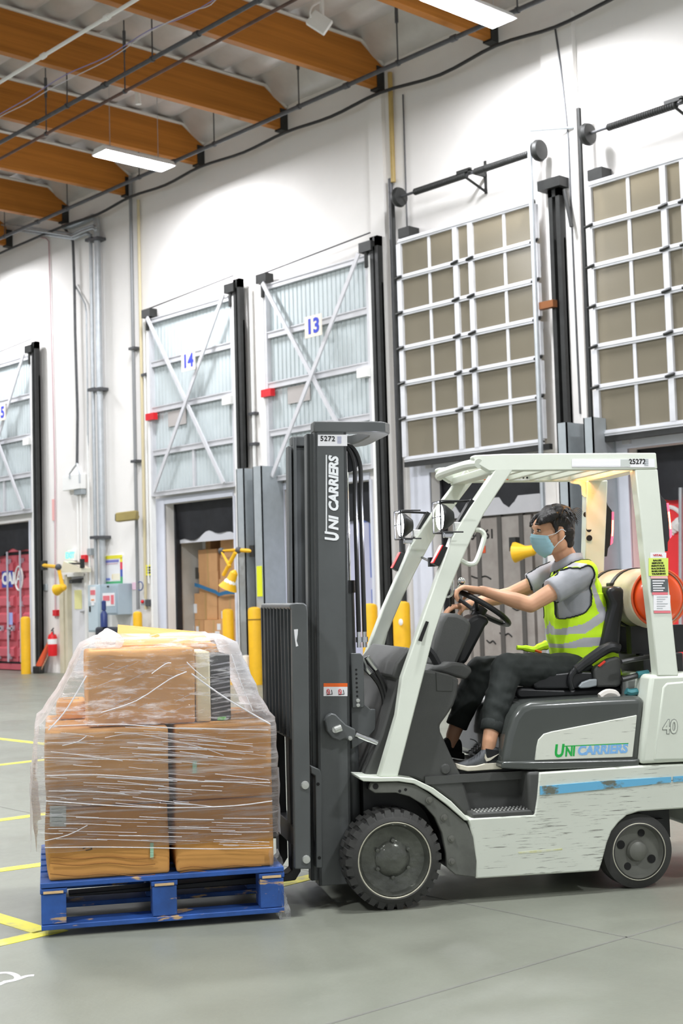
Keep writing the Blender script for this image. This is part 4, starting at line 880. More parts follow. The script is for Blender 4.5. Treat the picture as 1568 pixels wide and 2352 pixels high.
# --- cowl, dash, steering
cow = S(.14, k3, [(215, 1000), (330, 720), (400, 480), (440, 350), (402, 335), (430, 240), (515, 130), (600, 285), (690, 294), (780, 315), (850, 345), (838, 450), (815, 520), (770, 590), (722, 655), (728, 700), (800, 860), (870, 1000), (950, 1255), (905, 1264), (800, 1155), (680, 1070), (560, 1010), (450, 996)])
fb(MB().pxz(cow, .13, .87), 'cowl', f_plast, bevel=.012, seg=2)
pn = S(.13, k3, [(697, 302), (810, 330), (808, 430), (702, 428)]); cc = fb(MB().pxz(pn, .126, .132), 'access_panel', f_plast, bevel=.003)
(px_, pz_), = S(.13, k3, [(762, 948)]); fb(MB().lathe([(0, -.012), (.02, -.01), (.026, .0)], (px_, .13, pz_), 'y', 18), 'plug', f_plast)
hump = S(.3, k3, [(595, 290), (640, 258), (720, 252), (770, 232), (840, 236), (890, 262), (905, 292), (860, 345), (700, 300)])
fb(MB().pxz(hump, .2, .8), 'dash_hump', f_plast, bevel=.025, seg=3)
pod = S(.4, k2, [(292, 1000), (318, 905), (345, 858), (405, 862), (445, 880), (478, 912), (470, 960), (400, 1125), (275, 1130)])
fb(MB().pxz(pod, .34, .66), 'instrument_pod', f_plast, bevel=.02, seg=3)
clm = S(.45, k2, [(455, 900), (478, 885), (520, 862), (560, 880), (575, 908), (553, 925), (455, 1112), (395, 1130)])
fb(MB().pxz(clm, .4, .6), 'steering_column', f_black, bevel=.02, seg=3)
swc = FP(*k2(538, 832), .52); wd = Vector((.84, 0, -.545)).normalized(); wn = Vector((.545, 0, .84)).normalized(); R = .165
swp = [swc + wd * (R * cos(a)) + Vector((0, R * sin(a), 0)) for a in [2 * pi * i / 48 for i in range(48)]]
sw_ = fb(MB().tube(swp, .0145, 10, closed=True), 'steering_wheel', f_black)
for a in (.2, 2.3, 4.2):
    fb(MB().tube([swc - wn * .03, swc + wd * (R * cos(a)) + Vector((0, R * sin(a), 0))], .011, 8), 'spoke', f_black, sw_)
fb(MB().tube([swc - wn * .02, swc - wn * .16], .028, 12).tube([swc - wn * .035, swc + wn * .005], .04, 16), 'hub', f_black, sw_)
kn = swc + wd * (-R * .98) + Vector((0, -.02, 0)); fb(MB().tube([kn, kn + wn * .05], .008, 8).ball(kn + wn * .06, .02), 'spinner_knob', f_chrome, sw_)
for i in range(3):
    q = FP(*k2(385 + 8 * i, 745), .66 + .04 * i); fb(MB().tube([q + Vector((0, 0, -.12)), q + Vector((-.004, 0, 0))], .006, 6).ball(q, .014, 8, 6), 'lever', f_black)
q = [FP(*k2(x, y), .15) for x, y in ((398, 690), (395, 760), (372, 778), (362, 770))]; fb(MB().tube(q, .006, 6, smooth=3), 'key_hook', f_chrome)
fb(MB().tube([FP(*k3(x, y), .32) for x, y in ((625, 130), (670, 180), (700, 230), (720, 270))], .02, 8, smooth=3), 'brake_lever', f_black)
# --- overhead guard (legs splay outwards towards the floor)
def glat(z): return max(.03, .16 - (2.1 - z) * .155)
def G(cr, pts, dl=0.):
    out = []
    for x, y in pts:
        l = .1
        for _ in range(3): p = FP(*cr(x, y), l + dl); l = glat(p.z)
        out.append(Vector((p.x, l + dl, p.z)))
    return out
def mirror(P): return [Vector((p.x, 1 - p.y, p.z)) for p in P]
YV = Vector((0, 1, 0))
def pair(name, m, P, th, bevel=.004, parent=None, seg=2):
    P2 = [p + YV * th for p in P]
    a = fb(MB().ext(P, P2), name, m, parent, bevel=bevel, seg=seg); b = fb(MB().ext(mirror(P), mirror(P2)), name, m, parent, bevel=bevel, seg=seg); return a, b
fp = G(k3, [(320, 1000), (440, 590)]) + G(k2, [(140, 1190), (265, 830), (390, 480), (505, 290), (590, 165), (655, 60), (712, 120), (640, 225), (560, 350), (500, 465), (440, 600), (370, 770), (300, 975), (247, 1190)]) + G(k3, [(445, 1000)])
pillar, _ = pair('front_pillar', f_paint, fp, .06, .006)
ra = G(k2, [(497, 66), (506, 56), (655, 49), (1000, 46), (1432, 44), (1440, 126), (1325, 130), (705, 136), (582, 138), (515, 98)])
zt_ = glat(2.08); rail, railf = pair('roof_rail', f_paint, ra, .05, .006)
rp = G(k2, [(1325, 130), (1440, 127), (1460, 330), (1480, 560), (1512, 860), (1546, 1180), (1437, 1180), (1415, 940), (1380, 640), (1350, 350)])
rpil, rpilf = pair('rear_pillar', f_paint, rp, .07, .006)
zr = 2.075; x_f = ra[0].x
fb(MB().tube([(x_f + .03, zt_, zr + .01), (x_f + .01, .3, zr + .015), (x_f + .01, .7, zr + .015), (x_f + .03, 1 - zt_, zr + .01)], .024, 10, smooth=4), 'roof_bar', f_paint)
fb(MB().box((x_f + .09, zt_, zr - .04), (x_f + .16, 1 - zt_, zr + .0)), 'roof_bar', f_paint, bevel=.005)
for i in range(5):
    x = .8 + .12 * i; fb(MB().box((x - .012, zt_ + .03, zr - .02), (x + .012, 1 - zt_ - .03, zr + .03)), 'roof_bar', f_paint, bevel=.004)
fb(MB().box((1.36, zt_ + .03, zr - .03), (1.44, 1 - zt_ - .03, zr + .03)), 'roof_bar', f_paint, bevel=.005)
# far gusset, holes, label strip, beacon
yl = 1 - glat(2.0) - .055
gs = [(p.x, p.z) for p in (FP(*k2(x, y), yl) for x, y in ((990, 138), (992, 192), (1000, 200), (1040, 205), (1052, 215), (1055, 258), (1066, 270), (1132, 268), (1140, 255), (1140, 138)))]
gus = fb(MB().pxz(gs, yl, yl + .01), 'gusset_plate', f_paint, bevel=.002)
for x, y in ((1020, 168), (1106, 240)):
    p = FP(*k2(x, y), yl); fb(MB().lathe([(0, -.012), (.014, -.012), (.016, 0)], (p.x, yl, p.z), 'y', 6), 'bolt', f_bolt, gus)
for x, y, r in ((1077, 358, .015), (1108, 354, .023), (1090, 434, .015), (1093, 478, .016)):
    l = 1 - glat(1.75) - .075; p = FP(*k2(x, y), l); fb(MB().lathe([(0, 0), (r, 0), (r, .01)], (p.x, l, p.z), 'y', 16), 'hole', m_hole, rpilf)
yl2 = 1 - glat(2.05) - .052
for x0, x1, mm in ((555, 680, f_orange), (680, 706, m_red), (706, 832, m_label)):
    a = FP(*k2(x0, 160), yl2); b = FP(*k2(x1, 182), yl2); fb(MB().box((a.x, yl2, b.z), (b.x, yl2 + .002, a.z)), 'safety_decal', mm, railf, smooth=0)
for i in range(6):
    a = FP(*k2(718 + 19 * i, 171), yl2); fb(MB().lathe([(0, -.001), (.006, -.001), (.006, .002)], (a.x, yl2 - .001, a.z), 'y', 3 + i % 4), 'pictogram', m_hole, railf)
bc = Vector((1.322, .56, 2.112))
bea = fb(MB().lathe([(.03, .02), (.03, .0), (.026, -.02), (.016, -.03), (0, -.032)], bc, 'z', 20), 'beacon', mat('amber_beacon', '#ff9a20', .3, emit='#ffa028', estr=75))
fb(MB().lathe([(.033, .02), (.033, .04)], bc, 'z', 20), 'beacon_base', f_black, bea)
# rear lamps on the pillars
rl = G(k2, [(1447, 236), (1458, 262), (1485, 292), (1498, 400), (1502, 480), (1492, 500), (1492, 545), (1474, 545), (1462, 400)], .01)
la, lb = pair('rear_lamp', f_black, rl, .05, .004)
le = G(k2, [(1487, 300), (1495, 300), (1510, 420), (1512, 470), (1503, 480)], .015)
m_tail = mat('lit_red_lens', '#ff3040', .3, emit='#ff2a38', estr=6); m_tail2 = mat('lit_amber_lens', '#ffd060', .3, emit='#ffcf50', estr=7)
fb(MB().ext(le, [p + YV * .04 for p in le]), 'lens', m_tail, la); fb(MB().ext(mirror(le), mirror([p + YV * .04 for p in le])), 'lens', m_tail, lb)
le2 = [p + Vector((.0015, -.0015, 0)) for p in G(k2, [(1491, 345), (1498, 345), (1506, 430), (1500, 432)], .015)]
fb(MB().ext(le2, [p + YV * .043 for p in le2]), 'lens', m_tail2, la); fb(MB().ext(mirror(le2), mirror([p + YV * .043 for p in le2])), 'lens', m_tail2, lb)
# grab handle
gh = G(k2, [(512, 436), (540, 440), (558, 465), (545, 520), (520, 590), (500, 610), (470, 608), (440, 592)], .03)
fb(MB().tube(gh, .0125, 8, smooth=4), 'grab_handle', f_paint)
# work lights
def worklight(c, near):
    d = Vector((-1, .02, .02)).normalized(); u = Vector((0, 0, 1)); s = u.cross(d).normalized(); ax = (d, u, s)
    w = fb(MB().lathe([(0, -.05), (.03, -.045), (.058, -.01), (.066, .008), (.066, .018)], c, ax, 24), 'work_light', f_black)
    fb(MB().lathe([(.062, .018), (.058, .024), (.03, .032), (0, .034)], c, ax, 24), 'lens', mat('lit_white_lens', '#ffffff', .3, emit='#eef2ff', estr=70), w)
    q = [c + d * .035 + s * a + u * b for a, b in ((-.07, -.075), (.07, -.075), (.07, .075), (-.07, .075))]
    g = MB().tube(q + [q[0]], .004, 6)
    for p in q: g.tube([p, p - d * .11], .004, 6)
    g.tube([c + d * .035 - s * .07, c + d * .035 + s * .07], .003, 6)
    fb(g, 'light_guard', f_black, w)
    fb(MB().cbox(c - d * .02 - u * .085, (.05, .03, .03)), 'mount', f_chrome, w, bevel=.004)
    return w
c_n = FP(*k2(352, 372), .13); c_f = FP(*k2(150, 412), .87)
for c, P in ((c_n, ((502, 285), (432, 405))), (c_f, ((278, 348), (205, 480)))):
    w = worklight(c, c is c_n); l = c.y + .0
    a, b = FP(*k2(*P[0]), l), FP(*k2(*P[1]), l); dd = (b - a).normalized(); nn = Vector((dd.z, 0, -dd.x)) * .012
    fb(MB().ext([a - nn, b - nn, b + nn, a + nn], [p + YV * .05 for p in (a - nn, b - nn, b + nn, a + nn)]), 'bracket', f_black, w, smooth=0)
    fb(MB().tube([a + YV * .02, c + Vector((-.03, 0, .075))], .005, 6).tube([a + YV * .05, c + Vector((-.03, .05, .075))], .005, 6), 'bracket_rod', f_black, w); 
    fb(MB().cbox(c + Vector((.075, .01, -.045)), (.05, .03, .04)), 'ballast', m_white, w, bevel=.004)
# red signal lamps on the front pillars
m_redlens = mat('red_lens', '#e5262b', .25, emit='#e02020', estr=.35)
for P, l in ((((345, 513), (377, 527), (328, 622), (297, 605)), .1), (((132, 550), (162, 558), (123, 648), (92, 630)), .9)):
    q = [FP(*k2(x, y), l) for x, y in P]
    b = fb(MB().ext(q, [p + YV * .05 for p in q]), 'signal_lamp', f_black, bevel=.003)
    v = (q[0] - q[1]) * .35; r_ = [q[0] + v * .2, q[0] - v * (.35 if l < .5 else .02), q[3] - v * (.35 if l < .5 else .02), q[3] + v * .2]
    fb(MB().ext([p - YV * .003 for p in r_], [p + YV * .045 for p in r_]), 'lens', m_redlens, b, bevel=.003)
a, b = FP(*k2(237, 575), .9), FP(*k2(290, 600), .2); fb(MB().tube([a, b], .006, 6).cbox(b, (.03, .03, .045)), 'tie_rod', f_black)
(q0, q1), = S(.1, k2, [(258, 898)]); pp = G(k2, [(262, 900), (276, 905), (240, 1005), (222, 1000)], -.002)
fb(MB().ext(pp, [p + YV * .004 for p in pp]), 'slot', m_hole, pillar)
# --- decals on the guard
def sideM(p, up=Vector((0, 0, 1)), right=Vector((1, 0, 0))): return plane_M(p, right, up)
def decal(cr, x0, y0, x1, y1, dl, m, name, parent, th=.0015, f=G):
    P = f(cr, [(x0, y0), (x1, y0), (x1, y1), (x0, y1)], dl); return fb(MB().ext(P, [p + YV * th for p in P]), name, m, parent, smooth=0)
lab = decal(k2, 1003, 75, 1425, 118, -.003, m_label, 'asset_label', rail); decal(k2, 1250, 78, 1300, 114, -.004, mat('silver_tape', '#c5cbc6', .4), 'tape', rail); decal(k2, 1003, 80, 1250, 112, -.004, mat('label_lilac', '#f2f2fa', .5), 'tape', rail)
p, = G(k2, [(1336, 90)], -.005); text_mesh('25272', .036, sideM(p), m_hole, lab, bold=.0008, depth=.0004)
for i in range(4): decal(k2, 1371, 76 + 9 * i, 1392, 81 + 9 * i, -.0045, m_grey, 'tag_line', rail)
RP = k7
decal(RP, 840, 1085, 1000, 1140, -.003, m_label, 'dealer_sticker', rpil); stk = decal(RP, 825, 1140, 1020, 1318, -.003, mat('sticker_lime', '#d9ec6a', .5), 'dealer_sticker', rpil)
def rtext(s, x, y, w, m, h): p, = G(RP, [(x, y)], -.0045); q0_, = G(RP, [(x - 50, y)], -.0045); q1_, = G(RP, [(x + 50, y)], -.0045); text_mesh(s, h, sideM(p), m, stk, bold=.0006, depth=.0003, width=w * (q1_ - q0_).length / 100)
rtext('VITAL', 915, 1113, 95, m_red, .013)
for i, s in enumerate(('SALES', 'SERVICE', 'RENTALS', 'RACKING', 'SHELVING', 'TRAINING')): rtext(s, 910 + 3 * i, 1164 + 27 * i, (85, 115, 130, 135, 138, 140)[i], m_hole, .0105)
decal(RP, 845, 1320, 1010, 1345, -.003, mat('sticker_pink', '#f0b9b4', .5), 'dealer_sticker', rpil)
decal(RP, 848, 1350, 1018, 1480, -.003, mat('sticker_grey', '#5b6163', .5), 'notice_print', rpil)
for i in range(5): decal(RP, 862 + 2 * i, 1362 + 24 * i, 985 - (i % 3) * 15, 1374 + 24 * i, -.004, m_label, 'notice_print', rpil)
decal(RP, 860, 1482, 1015, 1508, -.003, m_sred, 'notice_print', rpil); decal(RP, 872, 1510, 1040, 1665, -.003, m_label, 'notice_print', rpil); decal(RP, 878, 1668, 1045, 1690, -.003, m_sred, 'notice_print', rpil)
for i in range(6): decal(RP, 905, 1525 + 23 * i, 1015 - (i % 3) * 25, 1530 + 23 * i, -.004, m_grey, 'notice_print', rpil)
# --- hood
hd = S(.06, k4, [(172, 950), (185, 860), (215, 700), (260, 560), (320, 478), (400, 442), (600, 432), (920, 412), (1200, 400), (1282, 402), (1262, 640), (1234, 940), (800, 952), (400, 962)])
fb(MB().pxz(hd, .06, .94), 'hood', f_hood, bevel=.035, seg=4)
sk = S(.045, k4, [(172, 955), (178, 905), (420, 900), (1200, 885), (1236, 880), (1232, 940), (800, 958), (400, 968)])
fb(MB().pxz(sk, .045, .3), 'hood_skirt', f_hood, bevel=.008)
wp_ = S(.05, k4, [(432, 893), (445, 790), (458, 735), (500, 690), (560, 672), (1216, 545), (1205, 660), (1182, 868)])
hp = fb(MB().pxz(wp_, .052, .08), 'side_panel', scratched('panel_white', '#e2e6da', '#8d8f86', .62), bevel=.003)
def hl(x, y): return FP(*k4(x, y), .0515)
upv = Vector((0, 0, 1))
def htext(s, x0, y0, x1, y1, h, m, bold, shear=.18):
    a, b = hl(x0, y0), hl(x1, y1); c = (a + b) / 2; c.y = .0512; text_mesh(s, h, plane_M(c, b - a, upv), m, hp, bold=bold, shear=shear, depth=.0006, width=(b - a).length)
m_green = mat('logo_green', '#18b24a', .5); m_sky = mat('logo_sky', '#86bdf2', .5)
htext('U', 572, 826, 650, 822, .083, m_green, .003); htext('NI', 655, 830, 737, 824, .062, m_green, .0026); htext('CARRIERS', 752, 822, 1140, 802, .06, m_sky, .0026)
a, b = hl(640, 784), hl(1148, 762); fb(MB().ext([(a.x, .0505, a.z - .002), (b.x, .0505, b.z - .002), (b.x, .0505, b.z + .002), (a.x, .0505, a.z + .002)], [(a.x, .0515, a.z - .002), (b.x, .0515, b.z - .002), (b.x, .0515, b.z + .002), (a.x, .0515, a.z + .002)]), 'logo_line', m_green, hp, smooth=0)
# --- counterweight
cw = S(.03, k4, [(1322, 236), (1568, 226), (2300, 205), (2380, 700), (2350, 1200), (2200, 1500), (1750, 1450), (1700, 900), (1242, 922), (1262, 700), (1290, 480)])
cwt = fb(MB().pxz(cw, .028, .972), 'counterweight', f_paint, bevel=.02, seg=3)
ins = S(.028, k4, [(1410, 330), (1440, 295), (1560, 285), (1900, 275), (1960, 700), (1900, 880), (1340, 893), (1375, 600)])
fb(MB().pxz(ins, .022, .04), 'raised_panel', f_paint, cwt, bevel=.012, seg=3)
c = FP(*k4(1460, 640), .02); e_ = FP(*k4(1560, 635), .02); rr = e_ - c; rr.y = 0
text_mesh('40', .092, plane_M((c.x + .005, .0205, c.z), rr, upv), mat('outline_grey', '#7c807c', .5), cwt, 'number', bold=.0045, depth=.0006, shear=.08, width=.082)
text_mesh('40', .092, plane_M((c.x + .005, .0198, c.z), rr, upv), f_paint, cwt, 'number', bold=.0015, depth=.0006, shear=.08, width=.077)
# rear deck: brackets, hoses, gloves-like couplings under the gas bottle
fb(MB().box((1.28, .2, .9), (1.62, .8, 1.0)), 'rear_deck', mat('deck_grey', '#8f938f', .5, var=.2), bevel=.01)
fb(MB().box((1.4, .25, 1.0), (1.62, .75, 1.12)), 'tank_cradle', f_black, bevel=.01)
for y in (.3, .62): fb(MB().box((1.36, y, 1.12), (1.66, y + .06, 1.26)), 'cradle_arm', f_black, smooth=0)
for P, mm, r in ((((1095, 135), (1180, 118), (1330, 95)), f_hose, .012), (((1130, 360), (1160, 370), (1215, 362)), mat('teal_coupling', '#3c7f86', .5), .018), (((1215, 235), (1260, 228), (1300, 222)), MATS['teal_coupling'], .018), (((1100, 270), (1180, 250), (1230, 235)), f_hose, .014), (((930, 405), (980, 375), (1040, 380), (1060, 405)), mat('rag', '#cfcac2', .8), .02)):
    fb(MB().tube([FP(*k4(x, y), .16) for x, y in P], r, 8, smooth=3), 'hose', mm)
# --- seat
ctr = .5
sb = S(.27, k4, [(280, 350), (330, 330), (700, 345), (1150, 318), (1180, 330), (1150, 395), (700, 408), (320, 425), (285, 405)])
seat = fb(MB().pxz(sb, .27, .73), 'seat_base', f_black, bevel=.015)
cs_ = S(.26, k4, [(415, 320), (425, 275), (470, 248), (560, 225), (760, 208), (1000, 215), (1095, 230), (1095, 325), (700, 342), (440, 345)])
fb(MB().pxz(cs_, .26, .74), 'seat_cushion', f_vinyl, bevel=.03, seg=4)
bk = S(.29, k7, [(385, 1470), (420, 1435), (480, 1420), (550, 1428), (598, 1475), (600, 1530), (575, 1640), (555, 1780), (545, 1950), (540, 2080), (335, 2080), (370, 1900), (410, 1750), (455, 1600)])
fb(MB().pxz(bk, .28, .72), 'seat_back', f_vinyl, bevel=.035, seg=4)
arm = [FP(*k4(x, y), .25) for x, y in ((715, 345), (700, 290), (715, 225), (760, 185), (860, 110), (960, 42), (1020, 20), (1075, 35))]
fb(MB().tube(arm, [.014, .014, .016, .024, .027, .028, .028, .026], 10, smooth=4), 'armrest', f_vinyl)
hp_ = S(.24, k4, [(880, 195), (905, 165), (1000, 110), (1075, 92), (1092, 130), (1092, 310), (1060, 330), (905, 330), (890, 270)])
br_ = fb(MB().pxz(hp_, .235, .285), 'hip_restraint', f_plast, bevel=.012, seg=3)
q = S(.235, k4, [(908, 165), (960, 122), (972, 135), (925, 175)]); fb(MB().pxz(q, .228, .236), 'belt_release', mat('release_red', '#e8402c', .4), br_, bevel=.002)
q = S(.24, k4, [(760, 325), (790, 290), (850, 268), (903, 265), (903, 320), (840, 335), (780, 338)]); fb(MB().pxz(q, .232, .25), 'recline_lever', m_grey, br_, bevel=.006)

# --- mast
def mast_x(z): return -.318 + .016 * z        # front edge of the outer rail leans back a touch
z0m, z1m = .1, 2.29
def rail_u(y, sgn, fx, depth, zz0, zz1, th=.014, fl=.09):
    m = MB()
    def bx(xa_, xb_, ya, yb): 
        a = [(mast_x(zz) + xx, yy, zz) for zz in (zz0, zz1) for xx, yy in ((xa_, ya), (xb_, ya), (xb_, yb), (xa_, yb))]
        m.add(a, [(0, 3, 2, 1), (4, 5, 6, 7), (0, 1, 5, 4), (1, 2, 6, 5), (2, 3, 7, 6), (3, 0, 4, 7)])
    y2 = y + sgn * th; y3 = y + sgn * fl
    bx(fx, fx + depth, min(y, y2), max(y, y2)); bx(fx, fx + .018, min(y, y3), max(y, y3)); bx(fx + depth - .018, fx + depth, min(y, y3), max(y, y3)); return m
mast = fb(rail_u(.17, 1, .0, .158, z0m, z1m), 'outer_mast_rail', f_dark, bevel=.004); fb(rail_u(.83, -1, .0, .158, z0m, z1m), 'outer_mast_rail', f_dark, bevel=.004)
fb(rail_u(.205, 1, -.03, .14, z0m + .02, z1m - .05, fl=.07), 'inner_mast_rail', f_dark, bevel=.003); fb(rail_u(.795, -1, -.03, .14, z0m + .02, z1m - .05, fl=.07), 'inner_mast_rail', f_dark, bevel=.003)
up_ = [(-.285, .165), (.0, .165), (.075, .19), (.112, .25), (.118, .32), (.118, .68), (.112, .75), (.075, .81), (.0, .835), (-.285, .835), (-.285, .76), (-.03, .75), (.02, .7), (.035, .62), (.035, .38), (.02, .3), (-.03, .25), (-.285, .24)]
fb(MB().pxy(up_, z1m - .048, z1m + .005), 'mast_top_tie', f_dark, bevel=.006)
fb(MB().box((-.27, .18, .95), (-.21, .82, 1.1)).box((-.27, .18, .12), (-.2, .82, .24)), 'mast_cross_tie', f_dark, bevel=.004)
for yy, s in ((.29, 1), (.71, -1)):
    cy_ = fb(MB().tube([(-.115, yy, .15), (-.115, yy, 1.5)], .034, 16), 'lift_cylinder', f_dark)
    fb(MB().tube([(-.115, yy, 1.5), (-.112, yy, 2.2)], .02, 12), 'piston_rod', f_chrome, cy_)
    fb(MB().lathe([(.04, 0), (.04, .06)], (-.115, yy, 1.47), 'z', 16), 'gland', f_black, cy_)
    fb(MB().lathe([(.05, -.012), (.062, -.012), (.05, -.006), (.05, .006), (.062, .012), (.05, .012)], (-.1, yy, 2.12), 'y', 20), 'chain_sheave', f_black)
    ch = MB()
    for i in range(46):
        ch.cbox((-.148, yy - .03 * s, 1.0 + i * .0245), (.016, .008 if i % 2 else .016, .021))
    o = fb(ch, 'lift_chain', f_black, smooth=0); o['kind'] = 'stuff'
for i, (dx, yy) in enumerate(((-.062, .24), (-.035, .245))):
    zt2 = 2.16; 
    hs = [(-.17 + dx, yy + .05, 2.02), (-.15 + dx, yy + .04, zt2), (-.06 + dx, yy + .02, zt2 + .03), (.0 + dx, yy, zt2 - .06), (.01 + dx, yy, 1.9), (.0 + dx, yy, 1.55), (-.005 + dx, yy, 1.28)]
    hs = [Vector((-.075 + dx * 0 + .03 * i, yy, z)) if n > 2 else Vector(p) for n, (p, z) in enumerate(zip(hs, (0, 0, 0, 2.1, 1.9, 1.55, 1.28)))]
    fb(MB().tube(hs, .0115, 8, smooth=5), 'hydraulic_hose', f_hose)
    e = hs[-1]; fb(MB().tube([e, e - Vector((0, 0, .075))], .011, 8).lathe([(.016, -.05), (.016, -.025)], e, 'z', 6), 'hose_fitting', f_chrome)
hv = [[(815, 440), (840, 500), (900, 560), (955, 640), (985, 740), (985, 870)], [(850, 420), (880, 470), (930, 530), (985, 640), (1000, 740), (995, 840)]]
for i, P in enumerate(hv): fb(MB().tube([FP(*k1(x, y), .27) for x, y in P], .0125, 8, smooth=4), 'hydraulic_hose', f_hose)
q = [FP(*k1(x, y), .26) for x, y in ((822, 440), (850, 500), (885, 545))]; fb(MB().tube(q, .0135, 8), 'hose_fitting', f_chrome)
q = [FP(*k1(x, y), .26) for x, y in ((860, 420), (895, 470), (930, 515))]; fb(MB().tube(q, .0135, 8), 'hose_fitting', f_chrome)
pl_ = S(.2, k1, [(732, 392), (806, 392), (828, 420), (835, 775), (830, 800), (745, 802)]); hb_ = fb(MB().pxz(pl_, .19, .205), 'hose_bracket', f_dark, bevel=.003)
for i in range(7): p = FP(*k1(776 + 1.3 * i, 517 + 33 * i), .19); fb(MB().lathe([(0, -.001), (.0055, -.001), (.0055, .004)], (p.x, .19, p.z), 'y', 12), 'hole', m_hole, hb_)
for x, y in ((788, 748), (789, 782)): p = FP(*k1(x, y), .19); fb(MB().lathe([(0, -.01), (.009, -.009), (.01, 0)], (p.x, .19, p.z), 'y', 10), 'bolt', f_bolt, hb_)
pl_ = S(.22, k1, [(735, 690), (830, 770), (880, 812), (918, 812), (918, 960), (830, 1060), (740, 1110)]); fb(MB().pxz(pl_, .21, .23), 'mast_gusset', f_dark, bevel=.003)
tb = S(.13, k1, [(540, 900), (560, 862), (590, 843), (620, 850), (700, 930), (768, 962), (775, 1000), (760, 1040), (725, 1055), (690, 1030), (650, 1050), (600, 1030), (555, 980)])
tl = fb(MB().pxz(tb, .125, .17), 'tilt_bracket', f_dark, bevel=.006)
a = FP(*k1(770, 1000), .15); b = FP(*k1(990, 1090), .15); fb(MB().tube([a, b], .0145, 14), 'tilt_rod', f_chrome)
a = FP(*k1(612, 968), .125); b = FP(*k1(660, 950), .125); fb(MB().tube([a + Vector((0, -.012, 0)), b + Vector((0, -.012, 0))], .0165, 12).tube([a - YV * .02, a + YV * .01], .013, 10), 'tilt_pin', f_bolt, tl)
p = FP(*k1(729, 1030), .125); fb(MB().lathe([(0, -.014), (.01, -.012), (.011, 0)], (p.x, .125, p.z), 'y', 8), 'bolt', f_bolt, tl)
# decals on the mast
def mp_(cr, x, y): return FP(*cr(x, y), .168)
def mdec(cr, x0, y0, x1, y1, m, name, th=.0012, lat=.1685):
    P = [FP(*cr(x, y), lat) for x, y in ((x0, y0), (x1, y0), (x1, y1), (x0, y1))]; return fb(MB().ext(P, [p + YV * th for p in P]), name, m, mast, smooth=0)
mdec(k1, 532, 645, 711, 715, m_label, 'warning_decal'); mdec(k1, 532, 618, 711, 646, f_orange, 'warning_decal')
for x in (567, 655):
    c = FP(*k1(x, 682), .167); fb(MB().tube([c + Vector((.007 * cos(a), 0, .012 * sin(a))) for a in [2 * pi * i / 14 for i in range(14)]], .0014, 5, closed=True).tube([c + Vector((-.006, 0, .01)), c + Vector((.006, 0, -.01))], .0014, 5), 'pictogram', m_red, mast)
    fb(MB().tube([c + Vector((.016, 0, .008)), c + Vector((.02, 0, -.012)), c + Vector((-.008, 0, -.014))], .0016, 5), 'pictogram', m_hole, mast)
nl = mdec(k8, 545, 245, 828, 354, m_label, 'asset_label'); c = FP(*k8(640, 285), .166)
text_mesh('5272', .034, plane_M((c.x, .1672, c.z), (1, 0, -.03), (0, 0, 1)), m_hole, nl, bold=.0006, depth=.0004, spacing=1.1)
for i in range(5): mdec(k8, 732, 264 + 14 * i, 772, 272 + 14 * i, mat('lilac_print', '#a9acc8', .5), 'tag_line', lat=.1675)
def vtext(s, cr, x, y0, y1, h, m, bold, parent):
    a, b = FP(*cr(x, y1), .1672), FP(*cr(x, y0), .1672); c = (a + b) / 2; c.y = .1668; text_mesh(s, h, plane_M(c, b - a, (-1, 0, 0)), m, parent, bold=bold, shear=.2, depth=.0006, width=(b - a).length)
m_logo = mat('logo_white', '#f4f7f8', .45)
vtext('CARRIERS', k8, 700, 455, 990, .062, m_logo, .003, mast); vtext('NI', k8, 700, 1030, 1175, .062, m_logo, .003, mast); vtext('U', k8, 686, 1188, 1278, .088, m_logo, .0045, mast)
mdec(k8, 621, 440, 633, 1190, m_logo, 'logo_line')
# --- carriage and load backrest
lp = S(.04, k1, [(285, 22), (330, 15), (380, 16), (404, 32), (413, 80), (425, 1000), (432, 1500), (437, 2012), (315, 2012), (306, 1300), (300, 900), (292, 80)])
post = fb(MB().pxz(lp, .035, .075), 'backrest_post', f_dark, bevel=.006); fb(MB().pxz(lp, .875, .915), 'backrest_post', f_dark, bevel=.006)
for x, y in ((393, 1383), (402, 1940)): p = FP(*k1(x, y), .035); fb(MB().lathe([(0, -.012), (.017, -.011), (.02, 0)], (p.x, .035, p.z), 'y', 12), 'bolt', f_bolt, post)
P = [FP(*k1(x, y), .034) for x, y in ((310, 215), (340, 212), (338, 250), (330, 300), (342, 338), (325, 345), (315, 270))]; fb(MB().ext(P, [p + YV * .001 for p in P]), 'torn_sticker', m_label, post, smooth=0)
xb0, zb1 = lp[0][0] - .005, FP(*k1(300, 18), .05).z; zb0 = FP(*k1(295, 1035), .1).z
fb(MB().box((xb0 + .0, .04, zb1 - .03), (xb0 + .075, .91, zb1)), 'backrest_top', f_dark, bevel=.012, seg=3)
for i in range(9):
    y = .1 + .1 * i; fb(MB().box((xb0 - .002, y - .006, zb0), (xb0 + .052, y + .006, zb1 - .02)), 'backrest_bar', mat('bar_grey', '#3d4041', .4, var=.1), bevel=.002)
fb(MB().box((xb0 + .01, .06, zb0 - .005), (xb0 + .05, .9, zb0 + .03)), 'backrest_rail', f_black, bevel=.004)
for za, zb_ in ((.78, .88), (.28, .38)): fb(MB().box((xb0 + .02, .06, za), (xb0 + .075, .9, zb_)), 'carriage_bar', f_black, bevel=.005)
pl_ = S(.16, k1, [(428, 1232), (500, 1262), (512, 1300), (520, 2000), (470, 1998), (462, 1310), (430, 1290)]); cp_ = fb(MB().pxz(pl_, .14, .2), 'carriage_plate', f_dark, bevel=.005)
